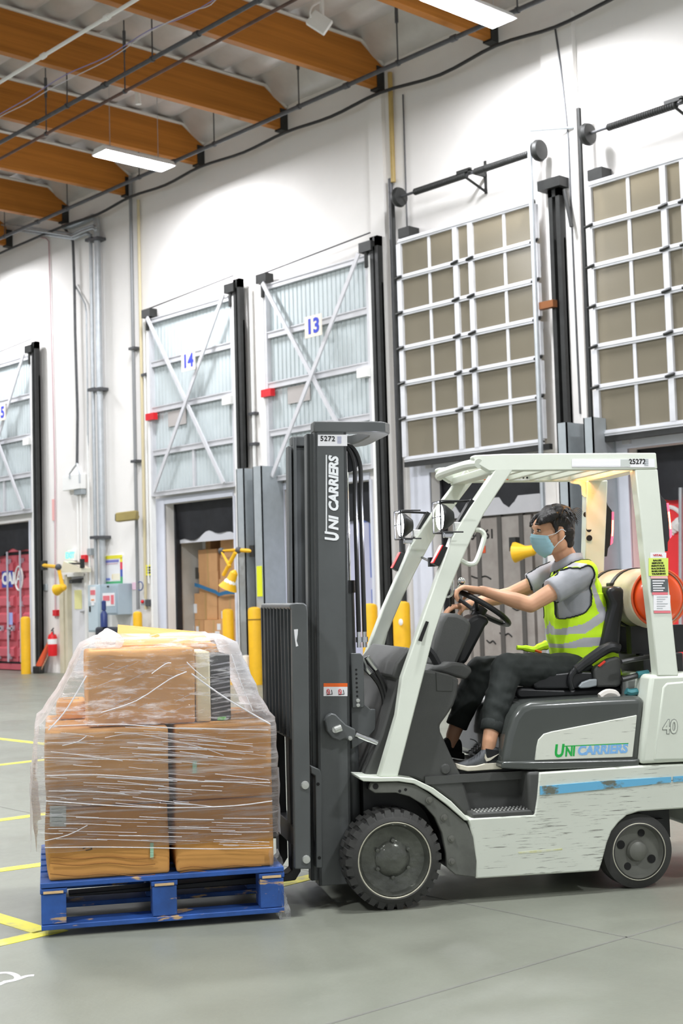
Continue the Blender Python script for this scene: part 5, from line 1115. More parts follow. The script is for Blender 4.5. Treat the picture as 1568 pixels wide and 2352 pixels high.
for x, y in ((490, 1375), (500, 1928)): p = FP(*k1(x, y), .14); fb(MB().lathe([(0, -.002), (.008, -.002), (.008, .003)], (p.x, .14, p.z), 'y', 12), 'hole', m_hole, cp_)
zf = .115
for y in (.27, .63):
    fk = MB().ext([(xb0 + .02, y, .9), (xb0 + .02, y, zf + .05), (xb0 - .0, y, zf + .035), (xb0 - .06, y, zf + .03), (xb0 - 1.02, y, zf + .012), (xb0 - 1.02, y, zf), (xb0 - .04, y, zf - .005), (xb0 + .035, y, zf + .0), (xb0 + .062, y, zf + .04), (xb0 + .062, y, .9)],
                  [(xb0 + .02, y + .1, .9), (xb0 + .02, y + .1, zf + .05), (xb0 - .0, y + .1, zf + .035), (xb0 - .06, y + .1, zf + .03), (xb0 - 1.02, y + .1, zf + .012), (xb0 - 1.02, y + .1, zf), (xb0 - .04, y + .1, zf - .005), (xb0 + .035, y + .1, zf + .0), (xb0 + .062, y + .1, zf + .04), (xb0 + .062, y + .1, .9)])
    fb(fk, 'fork', f_black, bevel=.004)
# --- gas bottle (stands in its cradle)
tc_ = FP(*k7(985, 1535), .12); TX, TZ = tc_.x, tc_.z; Rt = .152
gt = thing('gas_bottle', 'beige and orange gas bottle lying behind the forklift seat', 'gas bottle', (TX, .5, TZ - Rt), FM)
m_beige = mat('worn_beige_paint', '#d8cdb4', .45, col2='#b89a66', vscale=5, thresh=(.5, .8))
MB().lathe([(0, .97), (.06, .965), (.11, .94), (.142, .9), (Rt, .85), (Rt, .32), (Rt + .003, .315), (Rt + .003, .3), (Rt, .295), (Rt, .22), (Rt - .003, .2), (Rt - .012, .19), (.136, .195), (.134, .21)], (TX, 0, TZ), 'y', 40).build('body', m_beige, gt)
MB().lathe([(.135, .212), (.134, .195), (.125, .175), (.1, .155), (.06, .142), (.03, .138), (0, .136)], (TX, 0, TZ), 'y', 40).build('end_cap', mat('gas_orange', '#f4591c', .3, coat=.3), gt)
MB().tube([(TX + .146 * cos(a), .185, TZ + .146 * sin(a)) for a in [2 * pi * i / 40 for i in range(40)]], .006, 6, closed=True).build('collar', mat('collar_orange', '#e8683c', .4, var=.1), gt)
for y in (.46, .72): 
    s_ = MB().lathe([(Rt + .001, y - .02), (Rt + .006, y - .02), (Rt + .006, y + .02), (Rt + .001, y + .02)], (TX, 0, TZ), 'y', 40, closed=True).build('strap', f_black, gt)
    if y < .5: MB().cbox((TX - Rt * .92, y, TZ + Rt * .35), (.03, .05, .06)).build('strap_latch', f_black, s_, bevel=.005)
# ================================================================== pallet, cartons and stretch film (truck frame)
kA = crop(0, 1400, 1568 / 700)
m_pal = mat('worn_blue_paint', '#2f62b8', .6, col2='#274a86', vscale=6, bump=.15, bscale=25)
m_raw = mat('raw_pine', '#d8b98a', .75, var=.15, vscale=9, bump=.1, bscale=40)
def pal_mat():
    nt = m_pal.node_tree; b = nt.nodes['Principled BSDF']; src = b.inputs['Base Color'].links[0].from_socket
    tc = nt.nodes.new('ShaderNodeTexCoord'); n = nt.nodes.new('ShaderNodeTexNoise'); n.inputs['Scale'].default_value = 14; n.inputs['Detail'].default_value = 5
    mp = nt.nodes.new('ShaderNodeMapping'); mp.inputs['Scale'].default_value = (.5, .5, 2.2); nt.links.new(tc.outputs['Object'], mp.inputs[0]); nt.links.new(mp.outputs[0], n.inputs['Vector'])
    r = nt.nodes.new('ShaderNodeValToRGB'); r.color_ramp.elements[0].position = .63; r.color_ramp.elements[1].position = .68; nt.links.new(n.outputs['Fac'], r.inputs[0])
    mx = nt.nodes.new('ShaderNodeMix'); mx.data_type = 'RGBA'; nt.links.new(r.outputs[0], mx.inputs[0]); nt.links.new(src, mx.inputs[6]); mx.inputs[7].default_value = (*lin('#c9a878'), 1)
    nt.links.new(mx.outputs[2], b.inputs['Base Color'])
pal_mat()
PX0 = FP(*kA(212, 1560), .0).x; PX1 = FP(*kA(1462, 1500), .0).x; PY0, PY1 = .0, 1.0
PZ0 = .032; PZ1 = .236
PT = thing('pallet', 'blue painted wooden block pallet under the wrapped cartons', 'pallet', ((PX0 + PX1) / 2, .5, PZ0), FM)
L_ = PX1 - PX0
def pb(a, b, name, m=m_pal, **k): return MB().box(a, b).build(name, m, PT, bevel=.003, **k)
bw = .108; bx_ = [PX0, (PX0 + PX1) / 2 - bw / 2, PX1 - bw]
for i, y in enumerate((PY0, .43, PY1 - .14)):
    for j, x in enumerate(bx_): pb((x, y + .004, PZ0 + .024), (x + bw, y + .14, PZ1 - .05), 'block')
    pb((PX0, y, PZ0), (PX1, y + .14, PZ0 + .022), 'bottom_board')
for x in bx_:
    if x is bx_[1] or True: pb((x - .004, PY0 + .002, PZ1 - .048), (x + bw + .004, PY1 - .002, PZ1 - .026), 'stringer_board')
n = 7
for i in range(n):
    w = .135 if i in (0, n - 1) else .1; y = PY0 + (PY1 - PY0 - w) * i / (n - 1)
    pb((PX0 - .002, y, PZ1 - .022), (PX1 + .002, y + w, PZ1), 'deck_board')
for j, x in enumerate(bx_): MB().box((x + .01, PY0 - .0015, PZ1 - .047), (x + bw - .012, PY0 + .001, PZ1 - .036)).build('bare_wood_edge', m_raw, PT, smooth=0)

m_card1 = mat('kraft_carton', '#d69c54', .72, var=.07, vscale=2.5, bump=.05, bscale=22)
m_card2 = mat('kraft_carton_pale', '#d9a566', .72, var=.07, vscale=2.5, bump=.05, bscale=22)
m_tape2 = mat('clear_tape', '#b98548', .25, coat=.4)
m_teal = mat('mint_tape', '#a9d6b8', .5)
def soft_box(x0, x1, y0, y1, z0, z1, bulge=.008, seed=0, n=9, rad=.012, dent=.004, skew=(0, 0)):
    mb = MB(); hx, hy, hz = (x1 - x0) / 2, (y1 - y0) / 2, (z1 - z0) / 2; c = Vector(((x0 + x1) / 2, (y0 + y1) / 2, (z0 + z1) / 2))
    H = Vector((hx, hy, hz))
    ts = [-1, -.96, -.9] + [-.8 + 1.6 * i / (n - 1) for i in range(n)] + [.9, .96, 1]
    def P(u, v, w):
        p = Vector((u * hx, v * hy, w * hz)); q = Vector([max(-(H[i] - rad), min(H[i] - rad, p[i])) for i in range(3)]); d = p - q
        if d.length > 1e-9: p = q + d.normalized() * min(rad, d.length)
        b = Vector((0, 0, 0))
        if abs(u) > .99: b.x = math.copysign(1, u) * bulge * (1 - v * v) * (1 - w * w)
        if abs(v) > .99: b.y = math.copysign(1, v) * bulge * (1 - u * u) * (1 - w * w)
        if abs(w) > .99: b.z = 0
        s = noise.noise(p * 4.5 + Vector((seed * 7.1, seed, 0))) * dent
        e = Vector((0, 0, 0))
        if abs(v) > .9: e.y = s
        if abs(u) > .9: e.x = s
        f = (w + 1) / 2
        return c + p + b + e + Vector((skew[0] * f, skew[1] * f, 0))
    for ax in range(3):
        for sg in (-1, 1):
            G_ = []
            for a in ts:
                row = []
                for b in ts:
                    uvw = [0, 0, 0]; uvw[ax] = sg; uvw[(ax + 1) % 3] = a; uvw[(ax + 2) % 3] = b; row.append(P(*uvw))
                G_.append(row)
            mb.grid(G_)
    return mb
def box_thing(label, x0, x1, y0, y1, z0, z1, m=m_card1, seed=0, bulge=.008, tape=True, skew=(0, 0), dent=.005):
    t = thing('carton', label, 'box', ((x0 + x1) / 2, (y0 + y1) / 2, z0), FM, group='cartons on the blue pallet')
    b = soft_box(x0, x1, y0, y1, z0, z1, bulge, seed, skew=skew, dent=dent).build('body', m, t, smooth=50)
    bm = bmesh.new(); bm.from_mesh(b.data); bmesh.ops.remove_doubles(bm, verts=bm.verts, dist=.0004); bmesh.ops.recalc_face_normals(bm, faces=bm.faces); bm.to_mesh(b.data); bm.free()
    if tape: MB().box((x0 + .03, (y0 + y1) / 2 - .03, z1 - .0), (x1 - .03, (y0 + y1) / 2 + .03, z1 + .0015)).build('tape', m_tape2, t, smooth=0)
    return t
def bz(y, x=600): return FP(*kA(x, y), .03).z
def bxx(x, y=800, lat=.03): return FP(*kA(x, y), lat).x
Y0, YM, Y1 = .03, .5, .97
zA = PZ1 + .001; zB = bz(1008, 560); zC = bz(612, 560); zD = bz(205, 740)
xa_, xm1, xm2, xe = bxx(245, 1200), bxx(868, 1200), bxx(906, 1200), bxx(1408, 1200)
b1 = box_thing('bulging brown carton with paper label, lower row on the pallet away from the mast', xa_, xm1, Y0, YM - .01, zA, zB - .003, seed=1, bulge=.012, dent=.008)
b2 = box_thing('bulging brown carton, lower row on the pallet beside the mast', xm2, xe, Y0, YM - .01, zA, zB - .003, seed=2, bulge=.012, dent=.008)
box_thing('brown carton behind the lower row on the pallet away from the mast', xa_, xm1, YM + .01, Y1, zA, zB - .003, seed=3); box_thing('brown carton behind the lower row on the pallet beside the mast', xm2, xe, YM + .01, Y1, zA, zB - .003, seed=4)
xa2, xm3, xm4, xe2 = bxx(238, 800), bxx(868, 800), bxx(905, 800), bxx(1398, 800)
b3 = box_thing('brown carton in the upper row of the pallet away from the mast', xa2, xm3, Y0 + .005, YM - .01, zB, zC - .003, m_card2, seed=5)
b4 = box_thing('brown carton with a mint tape tab in the upper row beside the mast', xm4, xe2, Y0 + .005, YM - .01, zB, zC - .003, seed=6)
box_thing('brown carton behind the upper row of the pallet away from the mast', xa2, xm3, YM + .01, Y1, zB, zC - .003, m_card2, seed=7); box_thing('brown carton behind the upper row beside the mast', xm4, xe2, YM + .01, Y1, zB, zC - .003, m_card2, seed=8)
lt = .12; xt0, xt1 = FP(*kA(448, 400), lt).x, FP(*kA(1003, 400), lt).x; zt0 = zC; zt1 = FP(*kA(740, 205), lt).z
b5 = box_thing('large brown carton alone on top of the pallet load', xt0, xt1, lt, .55, zt0, zt1, m_card2, seed=9)
l2 = .6; xs0, xs1 = FP(*kA(600, 160), l2).x, FP(*kA(1110, 200), l2).x; b6 = box_thing('open-flapped brown carton behind the top one on the pallet', xs0, xs1, .585, .93, zt0, zt1 + .0, m_card1, seed=10, tape=False)
fl_ = MB().ext([(xs0, .6, zt1 - .004), (xs1 - .02, .6, zt1 - .004), (xs1 - .02, .6, zt1 + .004), (xs0, .6, zt1 + .006)], [(xs0 + .02, .86, zt1 + .1), (xs1 - .04, .86, zt1 + .05), (xs1 - .04, .86, zt1 + .055), (xs0 + .02, .86, zt1 + .106)]).build('flap', m_card1, b6, smooth=0)
# cream foam block and slatted black part standing beside the top carton
xf0, xf1 = xt1 + .006, FP(*kA(1075, 400), lt).x + .01
fo = thing('foam_block', 'cream foam block wedged beside the top carton on the pallet', 'foam block', ((xf0 + xf1) / 2, .3, zt0), FM)
MB().box((xf0, lt + .03, zt0), (xf1, .5, zt1 - .02)).build('body', mat('cream_foam', '#e9e2c0', .7, var=.06), fo, bevel=.008)
xg1 = FP(*kA(1185, 400), .2).x
ra_ = thing('slatted_part', 'black slatted vent part beside the cream foam on the pallet', 'vent', ((xf1 + xg1) / 2, .35, zt0), FM)
MB().box((xf1 + .006, lt + .08, zt0), (xg1, .55, zt1 - .04)).build('core', f_black, ra_, bevel=.006)
for i in range(11): z = zt0 + .03 + i * (zt1 - zt0 - .1) / 11; MB().ext([(xf1 + .008, lt + .065, z), (xg1 - .004, lt + .065, z + .012), (xg1 - .004, lt + .065, z + .018), (xf1 + .008, lt + .065, z + .006)], [(xf1 + .008, lt + .082, z), (xg1 - .004, lt + .082, z + .012), (xg1 - .004, lt + .082, z + .018), (xf1 + .008, lt + .082, z + .006)]).build('slat', mat('grey_slat', '#8c8c92', .35), ra_, smooth=0)
b7 = box_thing('small brown carton behind the top carton, on the row away from the mast', FP(*kA(295, 500), .65).x, FP(*kA(440, 500), .65).x, .62, .9, zt0, zt0 + .09, m_card2, seed=11)
# paper label, mint tabs, creases
def face(t, x0, y0, x1, y1, m, name, lat=.0185, th=.0015):
    P = [FP(*kA(x, y), lat) for x, y in ((x0, y0), (x1, y0), (x1, y1), (x0, y1))]; return MB().ext(P, [p + YV * th for p in P]).build(name, m, t, smooth=0)
lb_ = face(b1, 256, 1010, 340, 1117, mat('grey_paper', '#dfe3dc', .6), 'paper_label')
for i in range(4): face(b1, 266, 1025 + 20 * i, 325 - 8 * (i % 2), 1031 + 20 * i, mat('print_grey', '#a9b0a8', .6), 'label_print', .0175)
face(b1, 772, 1200, 790, 1283, m_teal, 'tape_tab'); face(b4, 990, 777, 1012, 843, m_teal, 'tape_tab', .022)
for y in (1278, 1310, 1365): MB().tube([FP(*kA(x, y + 6 * sin(x * .02)), .0185) for x in range(258, 830, 60)], .0022, 5, smooth=2).build('crease', mat('crease_brown', '#9a6a34', .8), b1)
for y in (1330, 1352): MB().tube([FP(*kA(x, y - (x - 915) * .035 + 5 * sin(x * .03)), .0185) for x in range(925, 1405, 60)], .0022, 5, smooth=2).build('crease', MATS['crease_brown'], b2)
MB().tube([FP(*kA(x, y), .018) for x, y in ((425, 1232), (450, 1222), (475, 1232), (440, 1240))], .002, 5, smooth=3).build('pen_mark', m_hole, b1)
P0 = FP(*kA(1140, 584), .2); MB().cbox((P0.x, .2, zC + .008), (.04, .03, .014)).build('tape_scrap', mat('vivid_green', '#4ad030', .5), b4)

# ---- stretch film
def film_mat(name, base, amp, lo, hi, scale, rot=(0, 0, 0), s=1.):
    m = bpy.data.materials.new(name); m.use_nodes = True; nt = m.node_tree; b = nt.nodes['Principled BSDF']
    b.inputs['Base Color'].default_value = (.93, .94, .97, 1); b.inputs['Roughness'].default_value = .12; b.inputs['Specular IOR Level'].default_value = 1.; b.inputs['IOR'].default_value = 1.7
    tc = nt.nodes.new('ShaderNodeTexCoord'); mp = nt.nodes.new('ShaderNodeMapping'); mp.inputs['Scale'].default_value = scale; mp.inputs['Rotation'].default_value = rot
    nt.links.new(tc.outputs['Object'], mp.inputs[0])
    n = nt.nodes.new('ShaderNodeTexNoise'); n.inputs['Scale'].default_value = s; n.inputs['Detail'].default_value = 7; n.inputs['Roughness'].default_value = .68; n.inputs['Distortion'].default_value = .25
    nt.links.new(mp.outputs[0], n.inputs['Vector'])
    n2 = nt.nodes.new('ShaderNodeTexNoise'); n2.inputs['Scale'].default_value = 3.2; n2.inputs['Detail'].default_value = 3; nt.links.new(tc.outputs['Object'], n2.inputs['Vector'])
    ad = nt.nodes.new('ShaderNodeMath'); ad.operation = 'MULTIPLY_ADD'; ad.inputs[1].default_value = .3; nt.links.new(n2.outputs['Fac'], ad.inputs[0]); nt.links.new(n.outputs['Fac'], ad.inputs[2])
    r = nt.nodes.new('ShaderNodeMapRange'); r.inputs[1].default_value = lo; r.inputs[2].default_value = hi; r.inputs[3].default_value = base; r.inputs[4].default_value = amp  # streaks of layered film, whitened to stand in for its highlights and haze
    nt.links.new(ad.outputs[0], r.inputs[0])
    fz = nt.nodes.new('ShaderNodeFresnel'); fz.inputs['IOR'].default_value = 1.5; mxf = nt.nodes.new('ShaderNodeMath'); mxf.operation = 'MAXIMUM'; nt.links.new(r.outputs[0], mxf.inputs[0]); nt.links.new(fz.outputs[0], mxf.inputs[1])
    bp = nt.nodes.new('ShaderNodeBump'); bp.inputs['Strength'].default_value = .9; bp.inputs['Distance'].default_value = .012; nt.links.new(n.outputs['Fac'], bp.inputs['Height']); nt.links.new(bp.outputs[0], b.inputs['Normal'])
    tr = nt.nodes.new('ShaderNodeBsdfTransparent'); tr.inputs[0].default_value = (.985, .985, .99, 1)
    mx = nt.nodes.new('ShaderNodeMixShader'); nt.links.new(mxf.outputs[0], mx.inputs[0]); nt.links.new(tr.outputs[0], mx.inputs[1])
    tl_ = nt.nodes.new('ShaderNodeBsdfTranslucent'); tl_.inputs[0].default_value = (.95, .96, 1, 1); m2 = nt.nodes.new('ShaderNodeMixShader'); m2.inputs[0].default_value = .35; nt.links.new(b.outputs[0], m2.inputs[1]); nt.links.new(tl_.outputs[0], m2.inputs[2])
    nt.links.new(m2.outputs[0], mx.inputs[2]); nt.links.new(mx.outputs[0], nt.nodes['Material Output'].inputs[0]); return m
m_film = film_mat('stretch_film', .1, .9, .64, .9, (2.2, 2.2, 55), (.0, .05, 0), 1.)
FW = thing('stretch_film', 'clear crinkled stretch film wrapped around the pallet load', 'plastic wrap', ((PX0 + PX1) / 2, .5, .3), FM)
def ring(x0, x1, y0, y1, z, r, seed, amp, n=30, dz=0.):
    pts = []; per = [((x0 + r, y0), (x1 - r, y0)), ((x1, y0 + r), (x1, y1 - r)), ((x1 - r, y1), (x0 + r, y1)), ((x0, y1 - r), (x0, y0 + r))]
    for k, (a, b) in enumerate(per):
        for i in range(n): t = i / n; pts.append((a[0] + (b[0] - a[0]) * t, a[1] + (b[1] - a[1]) * t, k))
        cx = (x1 - r if k in (0, 1) else x0 + r); cy = (y0 + r if k in (0, 3) else y1 - r); a0 = -pi / 2 + k * pi / 2
        for i in range(6): aa = a0 + pi / 2 * i / 6; pts.append((cx + r * cos(aa), cy + r * sin(aa), k))
    c = Vector(((x0 + x1) / 2, (y0 + y1) / 2, 0)); out = []
    for i, (x, y, k) in enumerate(pts):
        v = Vector((x, y, z)); d = (v - c); d.z = 0; d.normalize()
        s = noise.noise(Vector((x * 3, y * 3, z * 16 + seed))) * amp + noise.noise(Vector((x * 9, y * 9, z * 40 + seed))) * amp * .4
        out.append(v + d * s + Vector((0, 0, dz * noise.noise(Vector((x * 5, y * 5, seed))))))
    return out
fx0, fx1 = xa_ - .045, xe + .025; rings = []
zlist = [(bz(1225, 560) + .0, 0.)] 
zlo = bz(1228, 560)
levels = 34
for i in range(levels):
    f = i / (levels - 1); z = zlo + (zC + .01 - zlo) * f; o = .022 * sin(pi * f) + .005
    rings.append(ring(fx0 - o * .8, fx1 + o * .3, Y0 - .018 - o * .15, Y1 + .02 + o, z, .05, 1, .007, dz=.008))
tx0, tx1, ty0, ty1 = xt0 - .015, xg1 + .03, lt - .015, .95
for i in range(1, 15):
    f = i / 14; g = f ** .75; z = zC + .01 + (zt1 + .015 - zC - .01) * f; L = lambda a, b: a + (b - a) * g
    rings.append(ring(L(fx0 - .005, tx0), L(fx1, tx1), L(Y0 - .019, ty0), L(Y1 + .02, ty1), z, L(.05, .035), 1, .010 + .01 * sin(pi * f), dz=.01))
cx_, cy_ = (tx0 + tx1) / 2, (ty0 + ty1) / 2
for s_, dz in ((.8, .03), (.5, .035), (.12, .03)): rings.append([Vector((cx_ + (p.x - cx_) * s_, cy_ + (p.y - cy_) * s_, zt1 + .02 + dz + .02 * noise.noise(p * 6))) for p in rings[-1]] if s_ == .8 else [Vector((cx_ + (p.x - cx_) * s_ / .8, cy_ + (p.y - cy_) * s_ / .8, p.z)) for p in rings[-1]])
MB().loft(rings[:levels], caps=False).build('film_sheet', m_film, FW, smooth=80)
MB().loft(rings[levels - 1:], caps=False).build('film_tent', film_mat('stretch_film_gathered', .1, .92, .64, .88, (7, 7, 42), (.15, .5, 0), 1.1), FW, smooth=80)
# second, tighter band round the middle of the load, and taut gathered strands, made white to stand in for glints
m_film2 = film_mat('stretch_film_band', .03, .7, .72, .96, (1.2, 1.2, 80), (.0, .12, .0), 1.)
rb = [ring(fx0 - .03, fx1 + .012, Y0 - .026, Y1 + .04, zB + .12 - .3 * i / 8, .05, 5, .006, dz=.012) for i in range(9)]
MB().loft(rb, caps=False).build('film_band', m_film2, FW, smooth=80)
m_str = film_mat('film_fold', .75, 1., .4, .8, (3, 3, 20), (0, 0, 0), 2.)  # near-opaque white: folds with their specular highlights put into the colour
strands = MB(); rnd = random.Random(3)
def fold(P, w):
    P = [FP(*kA(x, y), Y0 - .03) for x, y in P]; strands.tube(P, w, 4, smooth=3)
for i in range(105):
    y = rnd.choice([rnd.uniform(600, 800), rnd.uniform(840, 1000), rnd.uniform(1060, 1235), rnd.uniform(600, 1235)]); x = rnd.uniform(200, 1150); l = rnd.uniform(80, 420); sl = rnd.uniform(.02, .13) * (1 if y < 1000 else .35)
    x2 = min(x + l, 1385)
    fold([(x, y), ((x + x2) / 2, y + (x2 - x) / 2 * sl + rnd.uniform(-3, 3)), (x2, y + (x2 - x) * sl)], rnd.uniform(.0006, .0016))
for P, w in (([(230, 1225), (500, 1222), (800, 1226), (1100, 1232), (1400, 1225)], .0022), ([(240, 855), (500, 850), (800, 870), (1050, 885), (1390, 890)], .0022), ([(235, 985), (600, 1010), (900, 1020), (1200, 1010), (1400, 985)], .0025),
             ([(520, 530), (700, 470), (870, 360), (960, 320)], .0024), ([(250, 620), (330, 530), (400, 420), (445, 340)], .003), ([(985, 330), (1080, 400), (1200, 480), (1390, 590)], .0035), ([(1190, 230), (1240, 380), (1300, 520)], .002),
             ([(250, 600), (600, 590), (900, 610), (1380, 620)], .002), ([(540, 660), (700, 640), (1000, 700), (1150, 750)], .0014), ([(320, 700), (400, 680), (445, 650)], .002), ([(230, 1190), (350, 1160), (450, 1110)], .002), ([(780, 330), (850, 280), (880, 275)], .002), ([(960, 270), (1000, 310), (1060, 360)], .0022)): fold(P, w)
for i in range(26):
    x = rnd.uniform(460, 960); y = rnd.uniform(230, 560); l = rnd.uniform(20, 110); sl = rnd.choice([-.5, -.4, .15, .25]); P = [(x, y), (x + l / 2, y + sl * l / 2), (x + l, y + sl * l)]
    strands.tube([FP(*kA(a, b), lt - .025) for a, b in P], rnd.uniform(.0006, .0016), 4)  # short white strands imitate highlights on the film over the top carton
o = strands.build('film_fold_glints', m_str, FW); o['kind'] = 'stuff'
# film tail crumpled down the corner beside the mast
tail = []
for i in range(14):
    f = i / 13; p = FP(*kA(1405 + 60 * f, 1230 + 360 * f), Y0 - .01); w = .035 + .015 * sin(f * 9)
    tail.append([p + Vector((w * (j / 7 - .5) * 1.2 + .01 * noise.noise(Vector((i * .9, j * .8, 4))), -.012 + .014 * noise.noise(Vector((i * .7, j * .9, 1))), 0)) for j in range(8)])
MB().grid(tail).build('film_tail', film_mat('film_tail', .12, .75, .62, .9, (14, 14, 9), (0, 0, 0), 1.5), FW, smooth=80)
# loose bubble of film at the top
bub = MB().ball(FP(*kA(560, 160), .5), (.07, .1, .05), 14, 10)
for v in bub.v: v += Vector([.02 * noise.noise(v * 18 + Vector((k * 5, 0, 0))) for k in range(3)])
bub.build('film_bunch', film_mat('film_bunch', .08, .6, .6, .9, (12, 12, 12), (0, 0, 0), 1.2), FW, smooth=80)
# ================================================================== driver (truck frame, facing -x)
def capsule(mb, p0, r0, p1, r1, n=14):
    p0, p1 = Vector(p0), Vector(p1); d = p1 - p0; L = d.length
    t = d.normalized() if L > 1e-6 else Vector((0, 0, 1)); a = t.orthogonal().normalized(); b = t.cross(a); rings = []
    for i in range(1, 5): u = pi / 2 * i / 5; rings.append((p0 - t * r0 * cos(u), r0 * sin(u)))
    rings.append((p0, r0)); rings.append((p1, r1))
    for i in range(4, 0, -1): u = pi / 2 * i / 5; rings.append((p1 + t * r1 * cos(u), r1 * sin(u)))
    return mb.loft([[c + (a * cos(2 * pi * j / n) + b * sin(2 * pi * j / n)) * r for j in range(n)] for c, r in rings])
def limb(mb, pts):
    for (p0, r0), (p1, r1) in zip(pts, pts[1:]): capsule(mb, p0, r0, p1, r1)
    return mb
def remesh(mb, name, m, parent, voxel=.005, smooth=6, sm_angle=0, disp=None, **k):
    me = mb.mesh('tmp', Vector()); o = bpy.data.objects.new('tmp', me); COL.objects.link(o)
    md = o.modifiers.new('r', 'REMESH'); md.mode = 'VOXEL'; md.voxel_size = voxel
    if smooth: sm = o.modifiers.new('s', 'SMOOTH'); sm.factor = .5; sm.iterations = smooth
    dg = bpy.context.evaluated_depsgraph_get(); me2 = bpy.data.meshes.new_from_object(o.evaluated_get(dg), depsgraph=dg)
    bpy.data.objects.remove(o); bpy.data.meshes.remove(me)
    if disp:
        nv = [v.normal.copy() for v in me2.vertices]
        for v, n_ in zip(me2.vertices, nv): v.co += n_ * disp(v.co)
    fr, bs = ORG[parent.name]; me2.transform(Matrix.Translation(-bs)); me2.name = name; me2.materials.clear(); me2.materials.append(m)
    me2.polygons.foreach_set('use_smooth', [True] * len(me2.polygons)); me2.update()
    ob = bpy.data.objects.new(name, me2); COL.objects.link(ob); ob.parent = parent; ORG[ob.name] = (fr, bs); return tag(ob, **k)
def pv(cr, x, y, lat): return FP(*cr(x, y), lat)
m_skin = mat('skin', '#d9a583', .5, var=.05, vscale=8, bump=.02, bscale=90); m_skin.node_tree.nodes['Principled BSDF'].inputs['Subsurface Weight'].default_value = .12
m_skin.node_tree.nodes['Principled BSDF'].inputs['Subsurface Radius'].default_value = (.01, .004, .002); m_skin.node_tree.nodes['Principled BSDF'].inputs['Subsurface Scale'].default_value = .5
m_hair = mat('black_hair', '#1c1a1b', .42, var=.3, vscale=30, bump=.4, bscale=120)
m_polo = mat('grey_polo_cloth', '#a8aab0', .85, var=.05, vscale=14, bump=.06, bscale=150)
m_vest = mat('lime_vest_mesh', '#cffc24', .75, var=.03, vscale=10, bump=.06, bscale=180)
m_refl = mat('silver_reflective_band', '#b9bac0', .45, var=.05, vscale=12)
m_trou = mat('charcoal_trousers', '#262b29', .85, var=.12, vscale=7, bump=.08, bscale=70)
m_mask = mat('blue_surgical_mask', '#a9d6e6', .75, var=.03, vscale=9)
m_strapw = mat('white_elastic', '#eef0f2', .7)
DR = thing('person', 'driver in lime safety vest, grey polo and blue face mask steering the forklift', 'person', (1.15, .5, .93), FM)
sh_n, sh_f = Vector((1.125, .335, 1.535)), Vector((1.125, .665, 1.545))
el_n = pv(k2, 792, 818, .30); wr_n = pv(k2, 545, 745, .40)
el_f = pv(k2, 690, 765, .72); wr_f = pv(k2, 462, 822, .67)
hip_n, hip_f = Vector((1.19, .41, 1.03)), Vector((1.19, .59, 1.03))
kn_n = pv(ident, 1158, 1535, .28); an_n = pv(ident, 1124, 1700, .17)
kn_f = pv(ident, 1098, 1540, .62); an_f = pv(ident, 1040, 1688, .62)
pel = Vector((1.2, .5, 1.02)); chest = Vector((1.15, .5, 1.42)); nb = Vector((1.135, .5, 1.56)); hb = Vector((1.075, .5, 1.68))
# ---- one continuous body
B = MB()
limb(B, [(pel, .1), ((1.18, .5, 1.2), .1), (chest, .11), (nb, .06)]); limb(B, [(nb, .06), (hb, .056)])
for s, e, w in ((sh_n, el_n, wr_n), (sh_f, el_f, wr_f)):
    limb(B, [(chest + Vector((0, (s.y - .5) * .5, .06)), .07), (s, .058), ((s + e) / 2, .047), (e, .04), ((e * .7 + w * .3), .041), (e * .25 + w * .75, .029), (w, .025)])
for h, k_, a_ in ((hip_n, kn_n, an_n), (hip_f, kn_f, an_f)):
    limb(B, [(h, .075), (k_, .055), ((k_ * .65 + a_ * .35), .052), (a_, .036), (a_ + Vector((-.012, 0, -.055)), .032)])
# head
B.ball((1.062, .5, 1.79), (.085, .075, .098), 20, 14); B.ball((1.026, .5, 1.738), (.08, .066, .085), 20, 14); B.ball((1.0, .5, 1.79), (.07, .062, .06), 18, 12)
capsule(B, (1.06, .46, 1.69), .038, (.998, .487, 1.658), .026); capsule(B, (1.06, .54, 1.69), .038, (.998, .513, 1.658), .026)
capsule(B, (.95, .5, 1.765), .013, (.932, .5, 1.728), .015)
capsule(B, (.945, .47, 1.787), .013, (.945, .53, 1.787), .013)
for y in (.424, .576):
    s_ = 1 if y < .5 else -1
    B.ball((1.056, y + .002 * s_, 1.742), (.019, .01, .032)); B.ball((1.05, y + .004 * s_, 1.717), (.011, .008, .014))
